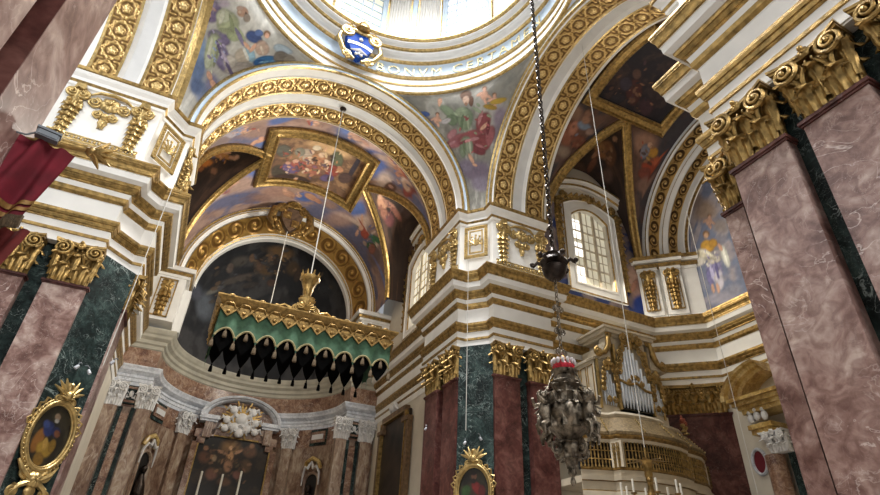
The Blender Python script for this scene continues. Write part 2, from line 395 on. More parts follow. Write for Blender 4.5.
# painted shapes: surface position, 2x2 ellipse matrix, colour, softness, opacity
FR = {
 'pend_r': [
  (0.5233,0.3697,1.64,-0.31,-0.56,-9.08,(0.43,0.38,0.44),0.5,1),
  (0.7062,0.2537,1.93,0.28,-0.65,-12.87,(0.49,0.45,0.51),0.5,1),
  (0.2237,0.4419,4.04,-3.45,-0.95,-14.47,(0.47,0.43,0.49),0.5,1),
  (0.9323,0.7202,9.2,2.15,-1.06,-12.18,(0.49,0.44,0.49),0.6,1),
  (0.9528,0.616,7.83,4.82,-0.29,-13.3,(0.46,0.42,0.46),0.6,1),
  (0.024,0.8156,5.49,-13.74,-11.16,-14.42,(0.45,0.43,0.46),0.6,1),
  (0.7107,0.69,8.07,-4.12,-1.55,-12.07,(0.5,0.25,0.26),0.25,1),
  (0.2126,0.6307,4.25,1.43,0.68,-22.85,(0.58,0.36,0.38),0.25,1),
  (0.1802,0.6849,8.62,7.96,5.01,-37.65,(0.63,0.44,0.46),0.25,1),
  (0.5018,0.6189,3.2,0.87,0.11,-19.04,(0.55,0.3,0.31),0.25,1),
  (0.7059,0.5754,5.61,-0.55,-0.92,-16.48,(0.49,0.24,0.25),0.25,1),
  (0.8352,0.6129,11.37,-2.65,-1.33,-13.83,(0.56,0.33,0.34),0.25,1),
  (0.5889,0.538,3.65,-8.1,-5.69,-27.09,(0.44,0.21,0.23),0.25,1),
  (0.4456,0.7429,7.51,-3.4,-1.57,-11.98,(0.45,0.51,0.41),0.25,1),
  (0.4237,0.795,9.94,-0.43,-1.71,-23.82,(0.52,0.57,0.47),0.25,1),
  (0.272,0.8268,3.5,-10.58,-15.46,-11.23,(0.47,0.53,0.43),0.35,1),
  (0.2647,0.7669,6.45,-17.55,-10.15,-15.41,(0.41,0.47,0.37),0.25,1),
  (0.2412,0.92,8.78,19.47,55.65,-50.74,(0.77,0.6,0.5),0.35,1),
  (0.2541,0.9319,46.8,-32.34,-6.78,-28.31,(0.77,0.6,0.5),0.25,1),
  (0.3706,0.5799,7.04,-1.78,-0.49,-14.89,(0.52,0.56,0.47),0.25,1),
  (0.2657,0.5627,11.4,-11.85,-1.56,-16.53,(0.44,0.49,0.4),0.25,1),
  (0.4053,0.4877,1.38,-19.36,-18.19,-17.42,(0.77,0.6,0.5),0.35,1),
  (0.4768,0.4335,10.22,-16.91,-12.52,-68.07,(0.77,0.6,0.5),0.25,1),
  (0.4796,0.9189,17.48,2.9,-4.92,-16.34,(0.38,0.27,0.2),0.25,1),
  (0.5394,0.8597,31.44,4.62,-4.19,-21.3,(0.35,0.24,0.18),0.25,1),
  (0.484,0.8803,26.17,1.24,-5.55,-23.21,(0.71,0.59,0.51),0.25,1),
  (0.7345,0.677,7.39,16.12,17.72,-57.08,(0.77,0.6,0.5),0.35,1),
  (0.665,0.7286,33.53,-20.77,-3.19,-18.1,(0.64,0.44,0.44),0.25,1),
  (0.7908,0.6631,32.71,-1.09,-1.38,-21.51,(0.4,0.18,0.2),0.25,1),
  (0.5365,0.6103,8.94,1.63,-0.48,-85.67,(0.66,0.47,0.48),0.25,1),
  (0.3334,0.6092,8.76,1.88,0.74,-83.01,(0.45,0.22,0.25),0.25,1),
  (0.1137,0.6324,11.33,2.0,2.49,-96.12,(0.67,0.48,0.5),0.25,1),
  (0.6403,0.5604,6.93,-11.22,-16.15,-92.88,(0.62,0.4,0.41),0.25,1),
  (0.3921,0.7304,38.73,-34.87,-3.21,-16.75,(0.36,0.42,0.32),0.25,1),
  (0.482,0.7191,47.08,-11.58,-1.44,-18.21,(0.58,0.62,0.52),0.25,1),
  (0.4272,0.5688,34.31,-12.72,-0.94,-20.37,(0.64,0.67,0.59),0.25,1),
  (0.2987,0.5732,39.57,-29.35,-1.6,-22.28,(0.39,0.44,0.33),0.25,1),
  (0.3424,0.7953,10.04,-30.6,-49.72,-54.28,(0.58,0.63,0.53),0.25,1),
  (0.4841,0.8461,49.75,-2.74,-12.42,-63.4,(0.51,0.38,0.31),0.25,1),
  (0.6209,0.7828,10.26,-11.96,-26.59,-69.4,(0.53,0.58,0.48),0.25,1),
  (0.6683,0.8784,19.88,1.02,-11.14,-28.45,(0.79,0.61,0.52),0.25,1),
  (0.6144,0.8981,24.72,25.88,15.06,-49.52,(0.79,0.61,0.52),0.25,1),
  (0.7227,0.8617,17.16,-5.97,-40.55,-95.13,(0.79,0.61,0.52),0.25,1),
  (0.702,0.8355,54.03,53.08,3.24,-29.95,(0.79,0.61,0.52),0.25,1),
  (0.6318,0.9383,40.44,33.42,-15.56,-51.17,(0.48,0.35,0.25),0.4,1),
  (0.642,0.9256,57.08,43.14,-16.38,-58.52,(0.79,0.61,0.52),0.35,1),
  (0.8043,0.8236,21.51,-1.18,-9.55,-36.72,(0.79,0.61,0.52),0.25,1),
  (0.7554,0.8345,23.2,32.25,20.37,-72.69,(0.79,0.61,0.52),0.25,1),
  (0.8525,0.8139,19.65,-9.0,-37.75,-118.45,(0.79,0.61,0.52),0.25,1),
  (0.8334,0.7922,56.58,67.84,5.63,-37.22,(0.79,0.61,0.52),0.25,1),
  (0.7823,0.864,37.96,27.56,-9.79,-68.3,(0.48,0.35,0.25),0.4,1),
  (0.7881,0.856,55.06,38.54,-10.32,-78.76,(0.79,0.61,0.52),0.35,1),
  (0.8486,0.8199,9.97,10.76,3.19,-50.31,(0.64,0.53,0.2),0.25,1),
  (0.7781,0.7895,10.71,1.15,-8.7,-58.1,(0.59,0.48,0.18),0.25,1),
  (0.1036,0.8101,17.54,-39.34,-14.03,-20.13,(0.79,0.61,0.52),0.25,1),
  (0.0776,0.8244,25.84,-8.64,6.89,-120.32,(0.79,0.61,0.52),0.25,1),
  (0.1322,0.7951,13.3,-40.59,-48.75,-48.95,(0.79,0.61,0.52),0.25,1),
  (0.0794,0.7825,58.07,-33.58,-3.14,-44.74,(0.79,0.61,0.52),0.25,1),
  (0.1482,0.843,35.99,-39.99,-15.04,-56.32,(0.48,0.35,0.25),0.4,1),
  (0.1407,0.8363,51.85,-59.0,-17.66,-65.43,(0.79,0.61,0.52),0.35,1),
  (0.0459,0.8689,15.59,-27.55,-16.72,-37.86,(0.25,0.33,0.54),0.25,1),
  (0.1874,0.7775,13.21,-4.12,-2.52,-51.58,(0.69,0.67,0.67),0.25,1),
  (0.318,0.6976,7.67,-54.24,-54.47,-59.31,(0.5,0.56,0.45),0.3,0.9),
  (0.7426,0.6509,51.57,69.63,43.27,-304.08,(0.54,0.26,0.28),0.3,0.9),
  (0.79,0.6591,54.31,36.3,16.03,-392.53,(0.66,0.35,0.36),0.3,0.9),
  (0.7623,0.5536,29.73,17.77,-1.64,-244.25,(0.5,0.56,0.45),0.3,0.9),
  (0.4412,0.6092,17.34,26.98,15.2,-111.59,(0.78,0.54,0.55),0.3,0.9),
  (0.4643,0.6581,48.29,-46.19,-46.9,-353.34,(0.66,0.35,0.36),0.3,0.9),
  (0.7044,0.6291,55.28,66.55,46.56,-438.99,(0.71,0.76,0.64),0.3,0.9),
  (0.6867,0.6441,12.61,-59.09,-45.68,-87.89,(0.66,0.35,0.36),0.3,0.9),
  (0.5795,0.6428,22.69,-42.37,-27.73,-122.69,(0.5,0.56,0.45),0.3,0.9),
  (0.4594,0.7508,14.39,-36.12,-44.33,-86.27,(0.54,0.26,0.28),0.3,0.9),
  (0.782,0.682,17.74,-27.28,-43.02,-152.04,(0.66,0.35,0.36),0.3,0.9),
  (0.6149,0.7215,24.85,-32.13,-32.25,-122.72,(0.54,0.26,0.28),0.3,0.9),
  (0.4564,0.5337,20.57,36.99,24.16,-172.89,(0.66,0.35,0.36),0.3,0.9),
  (0.5497,0.6353,26.81,-35.45,-39.89,-246.25,(0.54,0.26,0.28),0.3,0.9),
  (0.791,0.6007,29.29,102.16,72.56,-170.51,(0.54,0.26,0.28),0.3,0.9),
  (0.6851,0.7387,37.77,31.59,17.69,-185.14,(0.78,0.54,0.55),0.3,0.9),
  (0.6309,0.8162,19.16,-30.38,-45.83,-80.48,(0.5,0.56,0.45),0.3,0.9),
  (0.3316,0.691,16.01,53.82,40.86,-81.72,(0.66,0.35,0.36),0.3,0.9),
  (0.3946,0.6114,17.86,21.87,11.15,-104.99,(0.78,0.54,0.55),0.3,0.9),
  (0.7863,0.7354,22.79,-15.55,-26.45,-116.98,(0.5,0.56,0.45),0.3,0.9),
  (0.4769,0.7389,25.34,31.91,19.67,-94.84,(0.54,0.26,0.28),0.3,0.9),
 ],
 'pend_l': [
  (0.6505,0.393,-2.91,5.5,-1.38,-5.85,(0.36,0.43,0.56),0.5,1),
  (0.1822,0.309,-1.72,6.26,-2.36,-8.65,(0.41,0.46,0.56),0.5,1),
  (0.1185,0.397,-3.34,11.87,-2.56,-7.14,(0.47,0.46,0.56),0.5,1),
  (0.8428,0.5054,-4.95,11.16,-2.75,-9.57,(0.45,0.53,0.65),0.5,1),
  (0.4328,0.2863,-2.71,8.67,-2.55,-10.86,(0.31,0.37,0.5),0.5,1),
  (-0.05,0.2679,-2.06,8.52,-3.9,-14.6,(0.46,0.49,0.58),0.5,1),
  (0.8941,0.6932,-7.8,8.17,-5.29,-14.83,(0.43,0.38,0.5),0.25,1),
  (0.6606,0.6174,-4.68,3.84,-3.58,-23.71,(0.4,0.36,0.47),0.25,1),
  (0.3934,0.5635,-1.55,19.42,-2.97,-2.94,(0.43,0.39,0.51),0.25,1),
  (0.2035,0.5712,-0.32,28.3,-4.39,-0.77,(0.52,0.49,0.58),0.25,1),
  (0.5938,0.5394,-5.43,10.01,-1.68,-7.66,(0.61,0.64,0.52),0.25,1),
  (0.5512,0.4902,-9.64,20.0,-2.86,-11.75,(0.67,0.69,0.6),0.25,1),
  (0.6912,0.7061,-4.73,8.76,-5.07,-12.19,(0.6,0.62,0.49),0.25,1),
  (0.7711,0.717,-7.82,11.1,-8.69,-21.71,(0.68,0.69,0.59),0.25,1),
  (0.5467,0.692,-1.32,23.01,-8.73,-5.68,(0.54,0.57,0.44),0.25,1),
  (0.5054,0.712,-6.37,-2.48,0.32,-36.46,(0.59,0.62,0.48),0.35,1),
  (0.4635,0.7093,-5.16,73.23,-6.52,-4.49,(0.46,0.43,0.54),0.25,1),
  (0.222,0.6715,-0.54,17.4,-7.74,-3.62,(0.62,0.58,0.52),0.25,1),
  (0.1984,0.7145,-0.04,31.05,-7.71,-1.74,(0.5,0.62,0.68),0.25,1),
  (0.2251,0.6924,-1.1,86.82,-8.13,-2.75,(0.73,0.73,0.7),0.25,1),
  (0.0868,0.6202,-1.0,9.04,-10.07,-8.55,(0.64,0.61,0.58),0.25,1),
  (0.2526,0.5887,-4.41,20.98,-6.33,-12.52,(0.68,0.65,0.61),0.25,1),
  (0.3113,0.7179,-12.09,1.31,-6.07,-79.54,(0.77,0.6,0.5),0.35,1),
  (0.3002,0.4236,-6.79,-9.89,4.88,-38.51,(0.77,0.6,0.5),0.35,1),
  (0.1017,0.4031,-2.64,41.93,-6.74,-4.09,(0.77,0.6,0.5),0.25,1),
  (0.6166,0.816,-10.26,11.58,-14.68,-25.01,(0.62,0.49,0.41),0.25,1),
  (0.5494,0.8136,-15.32,20.98,-17.2,-26.45,(0.52,0.47,0.42),0.25,1),
  (0.6621,0.8165,-17.61,17.74,-35.86,-65.18,(0.65,0.56,0.5),0.25,1),
  (0.3521,0.7831,-7.64,6.56,-7.63,-21.69,(0.21,0.28,0.46),0.25,1),
  (0.3535,0.8284,-13.33,18.33,-19.6,-25.38,(0.3,0.38,0.56),0.25,1),
  (0.2008,0.7981,-0.95,19.77,-10.46,-1.0,(0.65,0.56,0.5),0.25,1),
  (0.0631,0.7923,-1.87,11.73,-18.37,-5.72,(0.24,0.45,0.64),0.25,1),
  (0.0469,0.7533,-3.38,20.98,-20.92,-11.52,(0.18,0.36,0.58),0.25,1),
  (0.0253,0.8396,-5.96,24.96,-32.64,-7.91,(0.41,0.57,0.71),0.25,1),
  (0.248,0.7457,-6.2,-23.86,30.14,-27.72,(0.77,0.6,0.5),0.35,1),
  (0.1445,0.911,-9.75,14.81,-15.31,-13.39,(0.63,0.69,0.73),0.25,1),
  (0.0693,0.8774,-6.99,22.06,-14.47,-2.45,(0.47,0.44,0.4),0.25,1),
  (0.0367,0.9051,-11.1,33.03,-17.35,-0.55,(0.53,0.5,0.45),0.25,1),
  (0.7846,0.7058,-28.35,17.22,-5.26,-21.62,(0.73,0.73,0.65),0.25,1),
  (0.6467,0.7186,-21.94,72.48,-7.11,-11.3,(0.5,0.53,0.4),0.25,1),
  (0.6584,0.6729,-8.02,12.13,-25.06,-85.66,(0.53,0.55,0.43),0.25,1),
  (0.667,0.5449,-24.07,38.77,-2.75,-12.82,(0.72,0.73,0.65),0.25,1),
  (0.4917,0.5432,-21.84,50.76,-2.64,-10.74,(0.49,0.51,0.4),0.25,1),
  (0.5195,0.5809,-10.47,86.61,-4.88,-6.86,(0.3,0.26,0.38),0.25,1),
  (0.3218,0.5756,-5.04,88.44,-4.44,-3.14,(0.62,0.58,0.65),0.25,1),
  (0.132,0.5635,-1.74,80.21,-5.58,-0.92,(0.36,0.32,0.44),0.25,1),
  (0.9001,0.712,-46.91,21.51,-8.22,-29.93,(0.53,0.49,0.58),0.25,1),
  (0.9173,0.6636,-36.7,38.96,-9.15,-27.14,(0.34,0.3,0.42),0.25,1),
  (0.6445,0.8002,-33.77,40.65,-52.88,-97.45,(0.72,0.63,0.55),0.25,1),
  (0.584,0.8289,-54.64,59.35,-64.9,-101.4,(0.34,0.25,0.2),0.25,1),
  (0.0468,0.7774,-3.59,29.46,-64.75,-16.44,(0.45,0.62,0.76),0.25,1),
  (0.1805,0.7928,-5.84,100.7,-15.5,-1.86,(0.73,0.67,0.6),0.25,1),
  (0.3066,0.8815,-15.26,24.54,-25.95,-15.16,(0.44,0.31,0.2),0.4,1),
  (0.2923,0.873,-21.38,38.35,-29.2,-17.14,(0.77,0.6,0.5),0.35,1),
  (0.9578,0.6935,-21.61,-1.5,-6.36,-36.1,(0.69,0.56,0.53),0.25,1),
  (1.0076,0.6825,-8.23,32.02,-54.66,-82.07,(0.69,0.56,0.53),0.25,1),
  (0.9083,0.7049,-22.24,-6.67,-11.04,-109.85,(0.69,0.56,0.53),0.25,1),
  (0.9251,0.6739,-25.7,71.58,-18.4,-32.56,(0.69,0.56,0.53),0.25,1),
  (0.9738,0.7248,-28.14,19.3,-26.26,-72.74,(0.48,0.35,0.25),0.4,1),
  (0.97,0.7193,-40.71,28.72,-29.58,-82.49,(0.69,0.56,0.53),0.35,1),
  (0.8245,0.7624,-10.22,10.09,-20.4,-48.72,(0.64,0.59,0.63),0.6,1),
  (0.5247,0.6109,-19.84,-1.77,-3.58,-158.15,(0.64,0.6,0.71),0.3,0.9),
  (0.6353,0.6001,-36.06,-98.84,98.41,-304.08,(0.48,0.43,0.56),0.3,0.9),
  (0.4117,0.5658,-23.02,-52.51,33.05,-151.27,(0.48,0.43,0.56),0.3,0.9),
  (0.7798,0.6198,-26.85,-35.92,22.24,-157.04,(0.64,0.6,0.71),0.3,0.9),
  (0.8817,0.6191,-35.9,-95.45,76.6,-150.12,(0.64,0.6,0.71),0.3,0.9),
  (0.6457,0.5878,-24.46,-42.27,30.75,-185.05,(0.53,0.58,0.71),0.3,0.9),
  (0.7184,0.5781,-60.37,-96.26,59.39,-422.25,(0.82,0.84,0.72),0.3,0.9),
  (0.5473,0.5278,-27.98,-65.0,45.68,-220.35,(0.53,0.58,0.71),0.3,0.9),
  (0.4037,0.5667,-25.36,-11.62,4.63,-190.25,(0.64,0.6,0.71),0.3,0.9),
  (0.3324,0.4576,-19.16,-31.86,26.44,-158.63,(0.82,0.84,0.72),0.3,0.9),
  (0.5735,0.5085,-16.5,-9.29,-0.66,-103.72,(0.48,0.43,0.56),0.3,0.9),
  (0.6205,0.5947,-32.72,9.32,-14.94,-197.06,(0.48,0.43,0.56),0.3,0.9),
  (0.4764,0.5282,-19.07,-4.16,-1.94,-135.56,(0.53,0.58,0.71),0.3,0.9),
  (0.6993,0.6009,-26.04,-1.68,-7.76,-156.34,(0.64,0.67,0.53),0.3,0.9),
  (0.5564,0.5969,-33.08,-9.92,-0.35,-184.28,(0.64,0.6,0.71),0.3,0.9),
  (0.4477,0.5928,-35.35,9.79,-11.41,-206.09,(0.53,0.58,0.71),0.3,0.9),
  (0.6216,0.6132,-19.95,6.83,-9.7,-115.34,(0.48,0.43,0.56),0.3,0.9),
  (0.5941,0.5608,-18.66,-2.29,-4.73,-143.31,(0.53,0.58,0.71),0.3,0.9),
  (0.5148,0.542,-34.07,-91.11,58.54,-230.24,(0.53,0.58,0.71),0.3,0.9),
  (0.4325,0.5188,-26.01,11.63,-12.13,-161.0,(0.53,0.58,0.71),0.3,0.9),
 ],
 'cvault': [
  (0.8116,0.1109,-10.45,9.16,5.14,5.67,(0.55,0.44,0.4),0.6,1),
  (0.7772,0.0058,-25.84,-5.03,1.11,18.29,(0.63,0.52,0.47),0.6,1),
  (0.8975,0.0702,-18.25,25.44,4.13,6.13,(0.49,0.42,0.41),0.6,1),
  (0.6608,0.042,-26.23,41.33,2.63,16.09,(0.33,0.4,0.6),0.5,1),
  (0.5536,0.0222,-16.46,-2.09,-13.44,19.55,(0.56,0.44,0.38),0.6,1),
  (0.4627,0.0208,-33.36,-1.0,-3.98,20.62,(0.39,0.46,0.66),0.6,1),
  (0.3763,0.0307,-29.86,0.25,-2.91,12.2,(0.74,0.62,0.56),0.6,1),
  (0.8796,0.2272,-17.64,16.35,4.44,13.67,(0.35,0.42,0.6),0.6,1),
  (0.8131,0.0599,-31.24,40.5,0.75,20.36,(0.52,0.56,0.67),0.25,1),
  (0.8501,0.0651,-43.07,57.23,6.86,16.45,(0.65,0.61,0.63),0.25,1),
  (0.8306,0.0929,-36.84,34.37,7.76,46.26,(0.77,0.6,0.5),0.35,1),
  (0.7797,0.0519,-104.53,167.29,33.06,-14.2,(0.77,0.6,0.5),0.25,1),
  (0.8642,0.2072,-21.53,13.73,-23.49,65.21,(0.73,0.55,0.45),0.35,1),
  (0.9214,0.2223,26.51,-17.74,37.36,-81.8,(0.73,0.55,0.45),0.35,1),
  (0.8538,0.1985,-48.18,41.3,9.95,27.53,(0.75,0.56,0.47),0.25,1),
  (0.5658,0.0386,-49.37,-9.18,-32.91,26.87,(0.74,0.56,0.47),0.25,1),
  (0.583,0.0126,-122.58,-14.63,-18.73,39.79,(0.78,0.61,0.53),0.25,1),
  (0.5463,-0.0092,-41.43,-2.88,-7.98,41.72,(0.66,0.53,0.47),0.25,1),
  (0.4313,0.0405,-40.38,-15.53,-4.18,28.94,(0.75,0.59,0.51),0.25,1),
  (0.4515,0.0331,-82.84,-13.3,-51.75,37.08,(0.79,0.63,0.55),0.25,1),
  (0.4043,0.0439,-72.08,-99.85,-2.15,37.86,(0.73,0.56,0.49),0.25,1),
  (0.2594,0.1689,-11.78,-12.26,-7.85,0.71,(0.31,0.39,0.63),0.5,1),
  (0.314,0.0259,-29.57,-2.11,-9.08,7.94,(0.69,0.59,0.54),0.6,1),
  (0.1247,0.2074,-11.6,-17.9,-12.73,-4.35,(0.78,0.69,0.64),0.6,1),
  (0.0637,0.2183,-16.33,-29.19,-21.54,-11.78,(0.41,0.28,0.22),0.25,1),
  (0.1768,0.0367,-19.44,-8.73,-13.39,4.36,(0.54,0.47,0.49),0.6,1),
  (0.2338,0.0243,-25.3,-8.4,-17.22,6.22,(0.53,0.44,0.42),0.6,1),
  (0.2482,0.0453,-19.65,-61.13,-21.57,-46.57,(0.63,0.33,0.25),0.25,1),
  (0.2636,0.0506,-36.25,-65.43,-38.83,-41.65,(0.73,0.5,0.38),0.25,1),
  (0.1329,0.0931,-23.86,-41.32,-23.4,-19.08,(0.55,0.27,0.23),0.25,1),
  (0.2855,0.0076,-75.37,-20.25,-70.62,28.67,(0.77,0.6,0.5),0.25,1),
  (0.3038,0.0449,54.57,107.94,19.21,-22.65,(0.77,0.6,0.5),0.35,1),
  (0.176,0.0759,-19.65,-48.61,-26.29,-26.33,(0.77,0.63,0.54),0.25,1),
  (0.2427,-0.0329,-40.36,-21.35,-38.49,11.17,(0.78,0.65,0.56),0.25,1),
  (0.2316,0.617,-12.65,6.22,-12.1,17.08,(0.33,0.41,0.63),0.5,1),
  (0.3635,0.8294,-13.59,-2.33,-17.49,7.54,(0.64,0.52,0.48),0.6,1),
  (0.2583,0.693,-16.32,13.07,-16.67,24.74,(0.75,0.65,0.59),0.6,1),
  (0.1802,0.7969,-14.17,-5.55,-17.15,4.59,(0.42,0.35,0.34),0.6,1),
  (0.0985,0.7458,-7.75,-6.67,-17.41,4.18,(0.49,0.41,0.41),0.6,1),
  (-0.0355,0.7278,-5.55,3.35,-16.13,36.61,(0.43,0.5,0.71),0.6,1),
  (0.1803,0.6985,-28.72,43.6,-23.2,53.46,(0.24,0.42,0.28),0.25,1),
  (0.2161,0.7789,-38.3,-3.64,-44.55,20.85,(0.18,0.33,0.22),0.25,1),
  (0.262,0.745,-29.13,-12.0,-36.91,9.19,(0.6,0.27,0.2),0.25,1),
  (0.2062,0.788,-36.86,-12.31,-41.52,11.7,(0.56,0.35,0.28),0.25,1),
  (0.2839,0.7422,-72.4,-16.81,-68.59,23.38,(0.77,0.6,0.5),0.25,1),
  (0.229,0.6602,27.13,-37.92,-100.18,61.62,(0.77,0.6,0.5),0.35,1),
  (0.2865,0.8199,-33.11,19.63,143.77,11.23,(0.77,0.6,0.5),0.35,1),
  (0.9746,0.5028,-11.55,-18.33,3.98,15.46,(0.35,0.43,0.65),0.5,1),
  (0.814,0.6359,-11.22,-12.99,1.9,10.56,(0.65,0.54,0.49),0.6,1),
  (1.045,0.5377,-16.95,-32.28,2.61,18.1,(0.72,0.61,0.55),0.6,1),
  (0.6014,0.7753,-17.67,-1.67,-2.14,14.18,(0.6,0.47,0.42),0.6,1),
  (0.9573,0.6305,-16.94,-28.87,-0.67,10.49,(0.74,0.67,0.64),0.25,1),
  (0.9688,0.6476,-25.66,-46.8,-3.4,6.63,(0.66,0.6,0.63),0.25,1),
  (0.9257,0.6226,-35.76,-54.72,4.38,21.78,(0.63,0.38,0.35),0.25,1),
  (0.9121,0.5971,-22.79,-34.17,-4.45,33.56,(0.77,0.6,0.5),0.35,1),
  (1.05,0.5167,11.48,8.63,-82.74,-181.57,(0.77,0.6,0.5),0.35,1),
  (0.9944,0.5605,-63.81,-99.91,24.49,67.12,(0.77,0.6,0.5),0.25,1),
  (0.4989,0.7736,-21.52,-2.56,-14.83,13.68,(0.29,0.38,0.6),0.5,1),
  (0.5549,0.7833,-38.8,-0.26,17.19,25.61,(0.7,0.53,0.44),0.25,1),
  (0.5721,0.743,-105.71,-10.72,-12.43,28.47,(0.77,0.6,0.5),0.25,1),
  (0.4839,0.756,-39.06,0.15,9.97,25.74,(0.71,0.53,0.42),0.25,1),
  (0.4573,0.7705,-61.78,1.46,16.67,35.6,(0.66,0.47,0.38),0.25,1),
  (0.4157,0.7524,-30.66,-1.09,-8.85,17.77,(0.56,0.45,0.41),0.6,1),
  (0.6373,0.8469,-26.2,-2.26,3.68,16.67,(0.54,0.42,0.38),0.6,1),
  (0.8008,0.048,-36.85,116.18,357.71,-685.52,(0.42,0.35,0.4),0.3,0.9),
  (0.8121,0.0648,4.17,40.62,325.34,-382.57,(0.72,0.55,0.47),0.3,0.9),
  (0.786,0.0532,-155.62,224.22,-6.08,162.52,(0.49,0.42,0.47),0.3,0.9),
  (0.9075,0.1512,-78.41,41.98,-129.76,190.07,(0.49,0.42,0.47),0.3,0.9),
  (0.8071,0.111,-184.91,83.55,-456.71,612.96,(0.54,0.42,0.38),0.3,0.9),
  (0.7964,0.0883,-92.17,81.39,24.42,77.2,(0.6,0.29,0.24),0.3,0.9),
  (0.8435,0.0638,27.71,18.75,361.71,-492.47,(0.72,0.55,0.47),0.3,0.9),
  (0.8478,0.1061,-134.12,142.52,118.18,8.08,(0.66,0.56,0.49),0.3,0.9),
  (0.8132,0.0834,-88.01,53.79,-176.93,245.8,(0.35,0.39,0.56),0.3,0.9),
  (0.7959,0.1108,-15.6,62.54,199.98,-137.08,(0.72,0.55,0.47),0.3,0.9),
  (0.8583,0.0864,-152.91,185.1,191.19,-49.06,(0.35,0.39,0.56),0.3,0.9),
  (0.8054,0.0811,-79.71,126.49,278.35,-196.37,(0.54,0.42,0.38),0.3,0.9),
  (0.8418,0.0739,-136.58,148.04,-39.03,204.88,(0.79,0.63,0.53),0.3,0.9),
  (0.8546,0.1063,-8.83,56.39,251.58,-220.4,(0.58,0.44,0.37),0.3,0.9),
  (0.5814,0.0512,-67.43,55.7,165.74,-16.94,(0.6,0.29,0.24),0.3,0.9),
  (0.54,0.0533,-26.85,-48.95,-302.09,75.36,(0.54,0.42,0.38),0.3,0.9),
  (0.5543,0.0399,-118.87,4.11,11.85,77.83,(0.79,0.63,0.53),0.3,0.9),
  (0.5745,0.0533,-3.69,-40.4,-230.21,85.85,(0.35,0.39,0.56),0.3,0.9),
  (0.5592,0.0333,-208.35,33.24,359.52,206.8,(0.79,0.63,0.53),0.3,0.9),
  (0.5706,0.0606,-207.6,40.44,-112.5,244.29,(0.85,0.75,0.68),0.3,0.9),
  (0.5656,0.019,-199.49,15.69,136.29,119.58,(0.66,0.56,0.49),0.3,0.9),
  (0.5592,0.0465,-177.13,44.28,-293.14,319.94,(0.66,0.56,0.49),0.3,0.9),
  (0.4434,0.0712,-63.48,21.09,261.06,136.38,(0.79,0.63,0.53),0.3,0.9),
  (0.444,0.0688,-132.99,-46.67,-65.92,79.11,(0.72,0.55,0.47),0.3,0.9),
  (0.439,0.0273,21.6,-57.16,-484.99,-19.11,(0.72,0.55,0.47),0.3,0.9),
  (0.4317,0.02,-123.3,16.12,111.98,103.12,(0.58,0.44,0.37),0.3,0.9),
  (0.4292,-0.0156,-169.38,56.28,268.57,94.27,(0.58,0.44,0.37),0.3,0.9),
  (0.4176,0.0319,-252.58,-27.5,-234.56,219.83,(0.35,0.39,0.56),0.3,0.9),
  (0.4483,0.0471,-245.59,-151.16,-293.96,59.27,(0.35,0.39,0.56),0.3,0.9),
  (0.4504,0.0335,-86.41,35.73,328.21,90.33,(0.72,0.55,0.47),0.3,0.9),
  (0.0801,0.162,-64.45,-85.89,-62.9,-5.1,(0.54,0.42,0.38),0.3,0.9),
  (0.3016,0.0329,-101.61,-20.19,-234.04,113.69,(0.66,0.56,0.49),0.3,0.9),
  (0.1429,0.1172,-98.36,-71.49,94.71,174.8,(0.35,0.39,0.56),0.3,0.9),
  (0.1769,0.0679,-82.56,-110.65,-59.91,11.41,(0.42,0.35,0.4),0.3,0.9),
  (0.2482,-0.0038,-202.98,36.8,78.45,113.89,(0.42,0.35,0.4),0.3,0.9),
  (0.3026,0.0275,-130.99,15.32,31.98,86.22,(0.49,0.42,0.47),0.3,0.9),
  (0.2866,0.0428,-89.56,-261.39,-225.79,-496.55,(0.42,0.35,0.4),0.3,0.9),
  (0.1503,0.121,-101.08,-127.07,-163.88,-39.29,(0.85,0.75,0.68),0.3,0.9),
  (0.166,0.1166,-102.25,-83.24,60.45,183.52,(0.72,0.55,0.47),0.3,0.9),
  (0.2318,0.066,-55.96,-108.59,-256.5,-227.36,(0.42,0.35,0.4),0.3,0.9),
  (0.2015,0.0722,24.05,-9.01,-158.55,-188.92,(0.85,0.75,0.68),0.3,0.9),
  (0.0831,0.2028,-52.81,-63.5,-27.28,29.33,(0.72,0.55,0.47),0.3,0.9),
  (0.2439,0.0705,-3.15,-45.35,-185.42,-174.83,(0.35,0.39,0.56),0.3,0.9),
  (0.2222,0.047,-57.36,-223.64,-605.57,-1224.99,(0.35,0.39,0.56),0.3,0.9),
  (0.1526,0.1195,20.11,-19.51,-246.49,-260.4,(0.72,0.55,0.47),0.3,0.9),
  (0.1316,0.1594,-66.88,-60.11,8.16,76.66,(0.42,0.35,0.4),0.3,0.9),
  (0.2516,0.0637,-46.03,-131.99,-554.01,-522.28,(0.58,0.44,0.37),0.3,0.9),
  (0.1708,0.7049,-91.05,172.09,-63.55,174.06,(0.85,0.75,0.68),0.3,0.9),
  (0.2357,0.7463,-42.73,-31.37,-292.57,57.82,(0.58,0.44,0.37),0.3,0.9),
  (0.1461,0.6589,-15.69,-4.42,-168.06,238.87,(0.85,0.75,0.68),0.3,0.9),
  (0.2425,0.7045,43.46,-125.33,-370.17,544.2,(0.85,0.75,0.68),0.3,0.9),
  (0.2323,0.7087,-146.37,278.67,36.28,66.8,(0.72,0.55,0.47),0.3,0.9),
  (0.2412,0.8263,-84.2,10.79,14.84,39.17,(0.66,0.56,0.49),0.3,0.9),
  (0.218,0.7012,-103.37,164.45,22.66,31.9,(0.54,0.42,0.38),0.3,0.9),
  (0.1669,0.6496,8.24,-41.45,-206.66,240.88,(0.35,0.39,0.56),0.3,0.9),
  (0.1395,0.6331,-7.78,-58.96,-298.98,381.67,(0.66,0.56,0.49),0.3,0.9),
  (0.2264,0.7183,73.77,-117.45,-240.94,232.22,(0.35,0.39,0.56),0.3,0.9),
